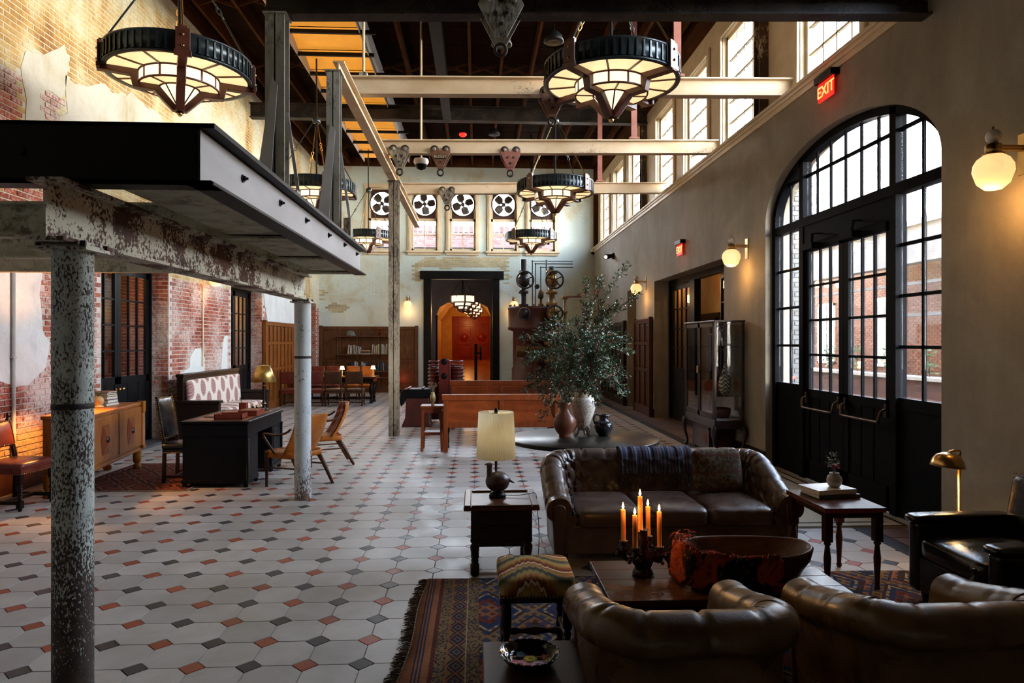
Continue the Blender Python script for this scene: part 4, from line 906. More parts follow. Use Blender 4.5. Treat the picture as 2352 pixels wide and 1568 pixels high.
# hoist trolleys
def trolley(label, x, y, z, w_=.36, h_=.34, mat='post_tan', ring=True):
    T = thing('hoist_trolley', label, 'trolley', (x, y, z), 0)
    for s in (-1, 1):
        m = MB(); pts = [(-w_/2, .06), (-w_*.43, .12), (-w_*.28, .145), (-w_*.14, .12), (0, .07), (w_*.14, .12), (w_*.28, .145), (w_*.43, .12), (w_/2, .06), (.05, -h_*.6), (-.05, -h_*.6)]
        m.prism(pts, 'y', s*.10-.008, s*.10+.008); m.build('side_plate', MT[mat], T, bevel=.003)
        for a in (-1, 1):
            m = MB(); m.M = tr(a*w_*.28, s*.075, .105) @ rotx(PI/2); m.lathe([(0, -.018), (.06, -.018), (.075, -.01), (.075, .01), (.055, .018), (0, .018)], n=18); m.build('wheel', MT['darkbeam'], T)
            m = MB(); m.M = tr(a*w_*.28, s*.115, .105) @ rotx(PI/2); m.lathe([(0, -.015), (.03, -.015), (.03, .015), (0, .015)], n=10); m.build('axle', MT['mosssteel'], T)
    for i, (a, b) in enumerate(((-.05, -.02), (.05, -.02), (0, -.12))):
        m = MB(); m.cyl((a, -.12, b), (a, .12, b), .018, n=8); m.build('pin', MT['darkbeam'], T)
    if ring: MB().tube([(.05*math.cos(2*PI*k/16), 0, -h_*.6-.07+.055*math.sin(2*PI*k/16)) for k in range(16)], .016, 8, closed=True).build('hook_ring', MT['darkbeam'], T)
    return T
MT['rustbrown'] = pm('rust_brown_iron', (.10, .04, .02), (.20, .09, .045), 8, rough=.6)
bz = 5.10
for px, lb, m_ in ((918, 'leftmost hoist trolley on the cream cross beam, heart shaped with hook ring', 'post_tan'), (1012, 'middle hoist trolley on the cream cross beam, rounded with lifting eye', 'rustbrown'), (1172, 'dark red hoist trolley at the right of the trolley beam', 'redoxide')):
    T = trolley(lb, aty(px, 350, 12).x, 12.0, 5.03, mat=m_)
    if px == 1012: q = MB().b2(-.10, .10, -.122, -.116, -.06, .0).build('name_plate', MT['darkbeam'], T); text_obj('BUDGIT', .06, MT['cream'], q, tr(0, -.124, -.03) @ rotx(PI/2), ext=.001)
trolley('tan hoist trolley on the farthest cream beam above the fans', aty(1027, 440, 15.25).x, 15.25, 5.05, mat='post_tan')
trolley('rusty hoist trolley on the nearest cream beam behind the big chandelier', aty(1268, 220, 9.15).x, 9.15, 5.03, mat='rustbrown')
trolley('large mossy hoist trolley hanging from the dark top beam', aty(1150, 40, 6.3).x, 6.3, 4.80, .42, .4, mat='mosssteel')
# ------------------------------------------------------------------ warm ceiling trough
TR_ = thing('ceiling_panel_trough', 'long ceiling trough of amber panels with painted-in glow and dark cross bars', 'ceiling panel', (-2.9, 0, 7.6)); X0, X1 = -.70, .70
MT['amber'] = emit('amber_painted_glow', (1, .38, .025), .6, (.8, .45, .12), .35)  # emission stands in for warm light falling on the panels, which are no lamps
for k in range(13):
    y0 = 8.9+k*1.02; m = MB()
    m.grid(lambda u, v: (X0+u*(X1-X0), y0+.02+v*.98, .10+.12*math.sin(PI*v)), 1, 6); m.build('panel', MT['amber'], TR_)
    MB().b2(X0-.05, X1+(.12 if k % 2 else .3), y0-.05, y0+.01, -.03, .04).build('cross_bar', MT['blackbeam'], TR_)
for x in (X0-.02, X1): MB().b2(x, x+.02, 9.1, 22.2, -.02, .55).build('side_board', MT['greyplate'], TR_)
# ------------------------------------------------------------------ chandeliers
MT['lampblack'] = pm('gunmetal_band', (.018, .026, .030), (.032, .042, .046), 4, rough=.3, metal=.5)
MT['lampbrown'] = pm('oxblood_iron', (.05, .014, .008), (.10, .03, .016), 6, rough=.32)
MT['glow_out'] = emit('lit_alabaster', (1, .68, .33), 1.25, (.7, .6, .45), .18); MT['glow_in'] = emit('lit_milk_glass', (1, .80, .56), 1.5, (.7, .62, .5), .12)
def chandelier(label, loc, rz, hub, ceil=8.06, small=False):
    C = thing('chandelier', label, 'chandelier', loc, rz)
    R = .80
    MB().lathe([(R-.04, 0), (R+.012, 0), (R+.012, .02), (R, .025), (R, .215), (R+.012, .22), (R+.012, .24), (R-.04, .24), (R-.04, 0)], n=72).build('band', MT['lampblack'], C)
    m = MB()
    for k in range(60):
        a = 2*PI*k/60; m.M = rotz(a); m.b2(R, R+.014, -.010, .010, .035, .21); m.b2(R, R+.02, -.016, .016, .028, .045)
    m.build('ribs', MT['lampblack'], C, kind='stuff')
    def panels(nm, n, prof, gap, mat):
        for k in range(n):
            a0 = 2*PI*k/n; m = MB(); r_ = max(p[0] for p in prof); g_ = gap/r_
            m.lathe(prof, n=6, a0=a0+g_, a1=a0+2*PI/n-g_); m.build(nm, MT[mat], C)
    def rings(pts, r_): return [m_.tube([(q[0]*math.cos(2*PI*k/56), q[0]*math.sin(2*PI*k/56), q[1]) for k in range(56)], r_, 6, closed=True) for q in pts]
    panels('glass_panel', 12, [(R-.045, .015), (.435, .015)], .008, 'glow_out'); panels('drum_pane', 12, [(.43, .012), (.43, -.125)], .008, 'glow_in')
    panels('lower_pane', 8, [(.425, -.13), (.215, -.13)], .008, 'glow_out'); panels('cone_pane', 8, [(.215, -.135), (.04, -.34)], .006, 'glow_in')
    m_ = MB(); rings([(.435, .008), (.432, -.128), (.215, -.132)], .013)
    for k in range(12): a = 2*PI*k/12; m_.M = rotz(a); m_.b2(.43, R-.03, -.011, .011, .0, .014); m_.b2(.424, .438, -.011, .011, -.128, .01)
    for k in range(8): a = 2*PI*k/8; m_.M = rotz(a); m_.b2(.215, .43, -.010, .010, -.140, -.122); m_.bar((.215, 0, -.134), (.04, 0, -.34), .016, .012)
    m_.build('glazing_bar', MT['lampbrown'], C)
    prof = [(.85, .03), (.85, -.05), (.52, -.055), (.49, -.19), (.275, -.195), (.08, -.40), (0, -.40), (0, -.33), (.05, -.33), (.225, -.125), (.435, -.125), (.435, .02)]
    for k in range(4):
        m = MB(rotz(k*PI/2)); m.prism(prof, 'y', -.048, .048); m.build('arm', MT['lampbrown'], C, bevel=.006)
        m = MB(rotz(k*PI/2)); m.b2(R+.014, R+.045, -.075, .075, -.03, .27); m.b2(R+.014, R+.055, -.09, .09, -.04, .02); m.b2(R-.03, R+.03, -.05, .05, .24, .30)
        p = m.build('plaque', MT['lampbrown'], C, bevel=.006)
        m = MB(rotz(k*PI/2)); m.ball((R+.05, 0, .07), .016, 10, 6); m.ball((R+.05, 0, .19), .016, 10, 6); m.build('stud', MT['brass'], p)
        m = MB(rotz(k*PI/2)); a, b = Vector((R-.01, 0, .28)), Vector((.05, 0, hub)); m.cyl(a, a.lerp(b, .42), .011, n=6); m.cyl(a.lerp(b, .55), b, .011, n=6)
        d_ = (b-a).normalized()
        for q in (.44, .485, .53): c = a.lerp(b, q); m.tube([c+d_*.045*math.cos(2*PI*i/10)+(Vector((0, 1, 0)) if q != .485 else d_.cross(Vector((0, 1, 0))))*.024*math.sin(2*PI*i/10) for i in range(10)], .008, 5, closed=True)
        m.build('hanging_rod', MT['brass'] if k % 2 else MT['lampblack'], C)
    MB().ball((0, 0, -.425), .032, 14, 8).build('finial', MT['brass'], C)
    MB().lathe([(0, hub-.05), (.075, hub-.05), (.085, hub), (.085, hub+.04), (.04, hub+.08), (0, hub+.08)], n=20).build('hub', MT['lampblack'], C)
    MB().cyl((0, 0, -.3), (0, 0, ceil-loc[2]), .018, n=8).build('stem', MT['lampblack'], C)
    return C
def bulbs(C, e=24): pt_light((C.location.x, C.location.y, C.location.z+.22), e, (1, .50, .16), .25, 'chandelier_bulbs'); return C
def cpos(px, zc): 
    r = ray(px, 784); return (r*zc).x, (r*zc).y
c1 = cpos(413, 8.15); c1 = chandelier('large lit chandelier hanging at upper left before the ochre wall', (c1[0], c1[1], 4.94), 25*PI/180, 1.55)
def fit(C):
    for ch in C.children:
        if ch.name.startswith('stem'): ch.scale = (1, 1, (8.335-C.location.z)/(8.06-4.94))
fit(c1); bulbs(c1)
def chd(label, px, zc, z, rz): x, y = cpos(px, zc); C = dup(c1, (x, y, z), rz, label); fit(C); return bulbs(C)
chd('large lit chandelier hanging at upper right before the clerestory windows', 1404, 8.25, 4.90, PI/4)
chd('lit chandelier second in the right row, in front of the fans', 1275, 14.5, 4.93, PI/4)
chd('lit chandelier last in the right row, over the old pump machine', 1220, 21.6, 4.99, PI/4)
chd('lit chandelier half hidden behind the platform posts', 727, 14.5, 4.93, 25*PI/180)
chd('lit chandelier last in the left row, beside the slim tall post', 846, 21.4, 4.97, 30*PI/180)
def lantern(x, y, z, label):
    C = thing('lantern_chandelier', label, 'chandelier', (x, y, z), .2)
    for tier, (r, z0, z1) in enumerate(((.44, 0, .26), (.30, -.14, 0), (.16, -.26, -.14))):
        for k in range(8):
            a0 = 2*PI*k/8; m = MB(); m.lathe([(r, z0+.015), (r, z1-.015)], n=2, a0=a0+.04, a1=a0+2*PI/8-.04, sm=False); m.build('lantern_pane', MT['glow_in'], C)
        m = MB()
        for zz in (z0, z1): m.tube([(r*math.cos(2*PI*k/16), r*math.sin(2*PI*k/16), zz) for k in range(16)], .02, 6, closed=True)
        m.build('lantern_ring', MT['lampbrown'], C)
    for k in range(4):
        m = MB(rotz(k*PI/2)); m.prism([(.50, -.04), (.50, .30), (.44, .30), (.44, -.02), (.32, -.04), (.31, -.16), (.18, -.18), (.17, -.28), (0, -.34), (0, -.40), (.22, -.32), (.23, -.22), (.36, -.2), (.37, -.08)], 'y', -.03, .03); m.build('arm', MT['lampbrown'], C)
        m = MB(rotz(k*PI/2)); m.cyl((.45, 0, .3), (.02, 0, .95), .012, n=5); m.build('hanging_rod', MT['lampblack'], C)
    MB().cyl((0, 0, .2), (0, 0, 1.72 if y < 28 else .95), .02, n=8).build('stem', MT['lampblack'], C)
for k, (px, y, z) in enumerate(((1063, 26.3, 3.30), (1075, 30.2, 3.42), (1083, 33.6, 3.40), (1089, 37, 3.38))):
    lantern(aty(px, 700, y).x, y, z, ('first lit lantern chandelier beyond the far doorway, largest of the row', 'second lantern chandelier in the row beyond the far doorway', 'third lantern chandelier in the row beyond the far doorway', 'smallest, last lantern chandelier above the red double doors')[k])
# ------------------------------------------------------------------ wall globe lights, exit signs, cameras
MT['globe'] = emit('lit_opal_globe', (1, .62, .24), 1.25, (.8, .7, .55), .25)
MT['opal'] = pm('unlit_crackle_glass', (.55, .50, .44), (.66, .62, .56), 20, rough=.2)
def sconce(label, loc, rz, e=9, arm=.25):
    T = thing('wall_globe_lamp', label, 'wall lamp', loc, rz)                          # local +x leaves the wall
    MB().b2(0, .012, -.055, .055, -.02, .30).build('backplate', MT['brass'], T, bevel=.004)
    m = MB(); 
    for z in (.17, .195): m.b2(.01, arm, -.02, .02, z-.008, z+.008)
    m.build('bracket', MT['brass'], T, bevel=.003)
    MB().lathe([(0, .12), (.07, .12), (.075, .135), (.055, .14), (.055, .155), (.06, .16), (.055, .17), (.055, .205), (.03, .22), (0, .22)], (arm, 0, 0), 20).build('fitter', MT['brass'], T)
    MB().lathe([(0, -.145), (.06, -.135), (.11, -.09), (.14, 0), (.135, .05), (.11, .095), (.07, .125)], (arm, 0, 0), 28).build('globe', MT['globe'], T)
    MB().ball((arm, 0, .27), .055, 16, 10).build('top_ball', MT['opal'], T); MB().cyl((arm, 0, .32), (arm, 0, .345), .008, n=6).build('tip', MT['brass'], T)
    return T
sconce('large lit globe wall lamp at the right edge of the grey wall', (XR, 5.03, 3.10), PI); sconce('lit globe wall lamp between the arched entrance and the side room', (XR, 10.42, 3.10), PI); sconce('lit globe wall lamp beyond the side room opening, behind branches', (XR, 16.75, 3.10), PI)
sconce('lit globe lamp on the far wall left of the doorway', (aty(938, 697, YF).x, YF, 3.10), -PI/2); sconce('lit globe lamp on the far wall right of the doorway', (aty(1180, 693, YF).x, YF, 3.10), -PI/2)
sconce('lit globe lamp on the red brick wall above the upholstered settee', (XL+.01, 14.15, 3.06), 0)
for y in (5.03, 10.42, 16.75): pt_light((XR-.28, y, 2.86), 12, (1, .50, .14), .1)
for px in (938, 1180): pt_light((aty(px, 697, YF).x, YF-.28, 2.86), 7, (1, .50, .16), .1)
pt_light((XL+.3, 14.15, 2.82), 6, (1, .5, .16), .1)
MT['exitred'] = emit('lit_exit_red', (1, .02, .012), 1.3, (.6, .02, .01)); MT['exitglow'] = emit('lit_exit_letters', (1, .16, .04), 5, (.8, .1, .05))
MT['exitplate'] = emit('lit_exit_acrylic', (1, .02, .012), .35, (.5, .05, .04))
def exit_sign(label, y, z):
    T = thing('exit_sign', label, 'sign', (XR, y, z)); MB().b2(-.11, 0, -.20, .20, .10, .18).build('housing', MT['blackiron'], T, bevel=.004)
    p = MB().b2(-.062, -.054, -.17, .17, -.12, .10).build('panel', MT['exitplate'], T)
    m = MB()
    for a in ((-.17, -.163, -.12, .1), (.163, .17, -.12, .1), (-.17, .17, -.12, -.112), (-.17, .17, .092, .1)): m.b2(-.066, -.05, *a)
    m.build('border', MT['exitred'], T)
    text_obj('EXIT', .19, MT['exitglow'], p, tr(-.068, 0, -.012) @ rotz(-PI/2) @ rotx(PI/2), ext=.003)
    pt_light((XR-.25, y, z-.05), 1.2, (1, .03, .02), .1)
exit_sign('lit red exit sign above the arched entrance', 7.9, 4.80); exit_sign('lit red exit sign above the side room opening', 13.75, 3.68)
sp = thing('spot_lamp', 'small black spotlight aimed down the grey wall beyond the exit sign', 'spotlight', (XR, atx(1410, 588, XR).y, atx(1410, 588, XR).z)); MB().b2(-.06, 0, -.07, .07, -.09, .09).build('backplate', MT['blackiron'], sp, bevel=.005); m = MB(); m.cyl((-.08, 0, 0), (-.26, -.12, -.04), .06, .075, n=14); m.build('lamp_head', MT['blackiron'], sp)
MB().ball((-.27, -.125, -.042), .05, 12, 8).build('bulb', emit('spot_bulb', (1, .8, .5), 4), sp)
dc = thing('security_camera', 'black and white dome camera at the ledge corner by the far wall', 'camera', (XR-.02, YF-.12, 5.0)); MB().lathe([(0, .1), (.11, .1), (.12, .05), (.1, 0)], n=18).build('housing', MT['opal'], dc); MB().lathe([(.1, 0), (.08, -.07), (0, -.1)], n=18).build('dome', MT['blackiron'], dc)
p = aty(963, 355, 12.0); dc = thing('security_camera', 'white dome camera hanging by the trolleys on a cream pole', 'camera', (p.x, 12.4, 4.99)); MB().lathe([(0, .1), (.13, .1), (.14, .05), (.11, 0)], n=18).build('housing', MT['opal'], dc); MB().lathe([(.11, 0), (.08, -.07), (0, -.1)], n=18).build('dome', MT['blackiron'], dc); MB().cyl((0, 0, .1), (0, 0, 3.05), .02, n=8).build('pole', MT['cream'], dc)
for px, py, y, lb in ((1152, 95, 9.6, 'black bell shaped roof speaker behind the big hook'), (1135, 305, 17.6, 'black bell shaped roof speaker beyond the grimy girder'), (1272, 88, 10.0, 'dark round roof fitting left of the big right chandelier')):
    p = aty(px, py, y); T = thing('pendant_speaker', lb, 'speaker', tuple(p)); MB().lathe([(0, .1), (.06, .1), (.12, .04), (.15, -.05), (.13, -.06), (0, -.04)], n=18).build('bell', MT['blackiron'], T); MB().cyl((0, 0, .1), (0, 0, 8.06-p.z), .012, n=6).build('rod', MT['blackiron'], T)
p = aty(1063, 310, 17.6); T = thing('fire_alarm', 'small red lit alarm lamp hanging under the roof', 'alarm', tuple(p)); MB().lathe([(0, .05), (.09, .04), (.1, 0), (.06, -.04), (0, -.05)], n=14).build('lens', MT['exitred'], T); MB().cyl((0, 0, .04), (0, 0, 8.06-p.z), .01, n=6).build('rod', MT['blackiron'], T)
# pipe stub and wall conduits
p = atx(95, 20, XL); T = thing('drain_pipe', 'black elbow pipe stub hanging high on the ochre left wall', 'pipe', (XL+.27, p.y, 6.25)); MB().tube(smooth([(0, 0, 1.7), (0, 0, .12), (-.03, -.03, .03), (-.12, -.08, 0), (-.20, -.1, 0)], 5), .055, 12).build('pipe', MT['blackiron'], T)
m = MB(); m.lathe([(.055, .1), (.075, .1), (.075, .2), (.055, .2)], n=14); m.build('collar', MT['blackiron'], T)
for px, z0, lb in ((29, .3, 'pale conduit pipe running down the left wall behind the red chair'), (465, 1.3, 'thin tan conduit on the red brick wall above the settee')):
    y = atx(px, 800, XL+.03).y; T = thing('conduit', lb, 'conduit', (XL+.04, y, z0)); MB().cyl((0, 0, 0), (0, 0, 2.9-z0), .022 if px < 100 else .015, n=8).build('pipe', MT['cream'] if px > 100 else MT['greyplate'], T)
    for z in (.4, 1.3): MB().b2(-.035, .02, -.03, .03, z, z+.02).build('strap', MT['greyplate'], T)
# ------------------------------------------------------------------ lounge group
def sgn(x, e): return math.copysign(abs(x)**e, x)
def cushion(b, c, d, e1=.35, e2=.35, n=28, m=14, puff=0, mi=0):
    def f(u, v):
        a, t = 2*PI*u, -PI/2+PI*v
        x, y, z = sgn(math.cos(t), e1)*sgn(math.cos(a), e2), sgn(math.cos(t), e1)*sgn(math.sin(a), e2), sgn(math.sin(t), e1)
        return (c[0]+d[0]/2*x, c[1]+d[1]/2*y, c[2]+d[2]/2*z*(1+puff*(1-x*x)*(1-y*y)))
    return b.grid(f, n, m, mi, cu=True)
def leather(name, c1, c2, rough=.34, scale=5, wr=.25, spec=.3):
    t = NT(name); t.bsdf(rough, 0, spec); v = t.co('obj'); f = t.noise(v, scale, 5, .6)
    t.col(t.ramp(f, [(.35, c1), (.66, c2)])); t.l(t.ramp(t.noise(v, 3, 4), [(.35, (rough*.75,)*3), (.65, (rough*1.5,)*3)]), t.b.inputs['Roughness'])
    w1 = t.noise(v, 14, 4, .6, 2.2); t.bump(t.math('ADD', t.math('MULTIPLY', w1, 1), t.math('MULTIPLY', t.vor(v, 220), .12)), wr, .006); return t.m
MT['sofaleather'] = leather('aged_brown_leather', (.060, .034, .024), (.115, .070, .050), .29, spec=.5)
MT['tubleather'] = leather('olive_brown_leather', (.068, .035, .010), (.135, .072, .022), .31, spec=.42)
MT['blackleather'] = leather('glossy_black_leather', (.005, .004, .004), (.011, .010, .010), .2, spec=.5)
MT['legwood'] = MT['darkwood']
def tub(name, label, cat, loc, rz, W, D, zb, za, mat, rc=.30, roll=.09, seat=.40, nseat=1, buttons=True, inset=.05, taper=.0):
    T = thing(name, label, cat, loc, rz)
    a_, b_ = W/2, D
    path = [(-a_, 0)]
    k = 7; path += [(-a_, (b_-rc)*i/4) for i in range(1, 4)]
    path += [(-a_+rc-rc*math.cos(PI/2*i/k), b_-rc+rc*math.sin(PI/2*i/k)) for i in range(k+1)]
    nb = 10 if W > 1.5 else 5
    path += [(-a_+rc+(W-2*rc)*i/nb, b_) for i in range(1, nb)]
    path += [(-x, y) for x, y in path[:4+k+1][::-1]]
    P = [Vector((x, y, 0)) for x, y in path]; N_ = len(P); S_ = [0]
    for i in range(1, N_): S_.append(S_[-1]+(P[i]-P[i-1]).length)
    L = S_[-1]
    def at(u):
        s = u*L; i = 0
        while i < N_-2 and S_[i+1] < s: i += 1
        t = (s-S_[i])/max(1e-6, S_[i+1]-S_[i]); p = P[i].lerp(P[i+1], t)
        j0, j1 = max(0, i-1), min(N_-1, i+2); d = (P[i+1]-P[i]).normalized().lerp((P[j1]-P[j0]).normalized(), .5).normalized()
        return p, Vector((d.y, -d.x, 0))
    def zt(p):
        q = min(1, max(0, p.y/(D-rc*.35))); q = q*q*(3-2*q); return za+(zb-za)*q
    step = .21 if W > 1.5 else .24; ns = max(5, round(L/step)); seams = [(i+.5)/ns for i in range(ns)]
    def crease(u):
        d = min(abs(u-s) for s in seams)*L; return math.exp(-(d/.012)**2)
    pv = [0, .14, .28, .36, .42, .48, .54, .60, .66, .72, .80, .88, 1]
    def prof(z, r):
        return [(inset, .09), (inset*.8, (z-2*r)*.55), (inset*.6+.0, z-2.0*r), (.015, z-1.85*r), (-.012, z-1.45*r), (-.012, z-.8*r), (.02, z-.25*r), (.085, z), (.15, z-.22*r), (.182, z-.75*r), (.19, z-1.5*r), (.21, (z-1.5*r)*.45+seat*.55), (.24, seat-.06)]
    def f(u, v, off=0):
        p, n = at(u); z = zt(p); pr = prof(z, roll); x = v*(len(pr)-1); i = min(len(pr)-2, int(x)); t = x-i
        g = lambda j: Vector(pr[max(0, min(len(pr)-1, j))])
        A, B, C, E = g(i-1), g(i), g(i+1), g(i+2); q = .5*((2*B)+(C-A)*t+(2*A-5*B+4*C-E)*t*t+(3*B-A-3*C+E)*t**3)
        d, zz = q.x+off*0, q.y
        if v > .22:
            c = crease(u)*(1 if v < .74 else .35)*min(1, (v-.22)*8); cen = Vector((.085, z-roll)); dv = (Vector((d, zz))-cen); 
            if dv.length > 1e-4: dv.normalize(); d -= dv.x*.014*c; zz -= dv.y*.014*c
        if buttons and v > .76:
            a = u*ns; b2 = (v-.76)/.24*2.0; pu = abs(math.sin(PI*(a+b2)/1))*abs(math.sin(PI*(a-b2)/1))
            d += .030*(pu**.45)-.012
        if off:
            e = Vector((d-.085, (zz-(z-roll))*.9)); 
            if e.length: e.normalize(); d += e.x*off; zz += max(e.y, -.1)*off
        return (p+n*d)+Vector((0, 0, zz))
    T_f = f; mb = MB(); mb.grid(f, int(L/.022), 60); mb.build('tub_back', MT[mat], T, recalc=True)
    for s in (-1, 1):                                                    # arm front facings
        pr = [Vector(q) for q in prof(zt(Vector((0, 0, 0))), roll)]; ps = smooth([(q.x, q.y, 0) for q in pr], 4)
        pts = [(s*(-a_+q.x) if s > 0 else (a_-q.x), q.y) for q in ps]
        m = MB(); m.prism(pts, 'y', -.006, .03); m.build('arm_end', MT[mat], T)
        cx = s*(a_-.085)*-1; m = MB(); z0 = zt(Vector((0, 0, 0)))
        st = [(cx-.038, .10), (cx+.038, .10), (cx+.05, z0-.14)]+[(cx+.055*math.cos(PI*i/10), z0-.10+.055*math.sin(PI*i/10)) for i in range(11)]+[(cx-.05, z0-.14)]
        m.prism(st, 'y', -.028, -.004); m.build('arm_facing', MT[mat], T, bevel=.012, seg=3)
    iw = W-.44; cw_ = iw/nseat
    for i in range(nseat):
        m = MB(); cushion(m, (-iw/2+cw_*(i+.5), (D-.22)/2-.03, seat-.055), (cw_-.006, D-.20, .17), .42, .22, 40, 18, .18); m.build('seat_cushion', MT[mat], T)
    m = MB(); m.b2(-W/2+.12, W/2-.12, .015, D-.2, .10, seat-.11); m.build('front_rail', MT[mat], T, bevel=.015)
    for x in (-W/2+.14, W/2-.14):
        for y in (.07, D-.14): m = MB(); m.cyl((x, y, 0), (x, y, .11), .022, .03, 12); m.build('foot', MT['legwood'], T)
    if buttons:
        for r, v in enumerate((.82, .94)):
            for i in range(ns):
                u = (i+(.0 if r else .5))/ns
                if .06 < u < .94 and W > 1.5: q = T_f(u, v); m = MB(); m.ball(q, .011, 8, 6); m.build('button', MT[mat], T)
    return T, T_f, L
sofa, sofa_f, sofa_L = tub('leather_sofa', 'big brown buttoned leather sofa facing the coffee table', 'sofa', (1.60, 5.40, 0), 0, 2.06, .93, .815, .555, 'sofaleather', rc=.36, roll=.095, seat=.44, nseat=3)
tub('club_chair', 'brown leather tub chair seen from behind, on the rug next to the stool', 'chair', (.875, 3.28, 0), PI, .885, .74, .745, .635, 'tubleather', rc=.27, roll=.085, seat=.42, buttons=False, inset=.07)
tub('club_chair', 'brown leather tub chair seen from behind, in the corner by the black armchair', 'chair', (1.985, 3.30, 0), PI+.02, .94, .74, .745, .635, 'tubleather', rc=.27, roll=.085, seat=.42, buttons=False, inset=.07)
# throw on the sofa back
def stripes(name, axis, per, cols, rough=.9, kind='obj', fine=True, rand=True):
    t = NT(name); t.bsdf(rough, 0, .2); x = t.xyz(t.co(kind)); u = t.math('MULTIPLY', x[axis], 1/per)
    c = t.ramp(t.math('FRACT', u), [((i+.0)/len(cols), q) for i, q in enumerate(cols)], 'CONSTANT')
    if fine:
        k = t.math('GREATER_THAN', t.math('SINE', t.math('MULTIPLY', x[2], 520)), .2); s2 = t.math('GREATER_THAN', t.math('SINE', t.math('MULTIPLY', x[axis], 410)), .3)
        c = t.mix(t.math('MULTIPLY', t.math('MULTIPLY', k, s2), .6), c, (.16, .17, .22))
    t.col(c); t.bump(t.math('SINE', t.math('MULTIPLY', x[axis], 600)), .2, .002); return t.m
MT['throw'] = stripes('striped_woven_throw', 0, .13, [(.02, .02, .035), (.09, .11, .20), (.02, .02, .03), (.11, .045, .06), (.018, .018, .03), (.06, .09, .17), (.018, .018, .024), (.15, .15, .21), (.03, .03, .055)])
TH = thing('woven_throw', 'dark blue striped fringed throw draped over the sofa back', 'blanket', (1.60, 5.40, 0)); ua, ub = .415, .60
m = MB(); m.grid(lambda u, v: sofa_f(ua+(ub-ua)*u, .40+v*.485, .014+.004*math.sin(u*40)), 50, 30); m.build('cloth', MT['throw'], TH, solid=.004)
m = MB()
for i in range(150):
    u = ua+(ub-ua)*(i+.5)/150; p, q = Vector(sofa_f(u, .88, .016)), Vector(sofa_f(u, .94, .02)); q = p+(q-p).normalized()*rnd.uniform(.09, .13)+Vector((rnd.uniform(-.02, .02), -.012, 0)); m.tube([p, p.lerp(q, .5)+Vector((rnd.uniform(-.006, .006), -.006, 0)), q], .0022, 4)
m.build('fringe', pm('dark_gold_fringe', (.05, .03, .02), (.13, .08, .045), 30, rough=.9), TH, kind='stuff')
t = NT('faded_carpet_cushion'); t.bsdf(.9, 0, .15); v = t.co('obj'); z = t.xyz(v)[2]
vo = t.vor(v, 26); bands = t.math('FRACT', t.math('MULTIPLY', z, 7)); c = t.ramp(vo, [(.1, (.11, .035, .02)), (.35, (.05, .045, .03)), (.55, (.14, .11, .07)), (.8, (.03, .035, .045))], 'CONSTANT'); c = t.mix(t.math('GREATER_THAN', bands, .88), c, (.10, .03, .02)); c = t.mix(t.ramp(t.noise(v, 3, 3), [(.4, (0,)*3), (.7, (.35,)*3)]), c, (.16, .14, .10)); t.col(c); t.bump(vo, .3, .003); MT['carpetcush'] = t.m
CU = thing('carpet_cushion', 'faded floral carpet cushion propped at the right end of the sofa', 'cushion', (2.12, 5.93, .665), .12); m = MB(rotx(-.22) @ rotx(PI/2)); cushion(m, (0, 0, 0), (.46, .37, .13), .9, .28, 44, 16); m.build('cover', MT['carpetcush'], CU)
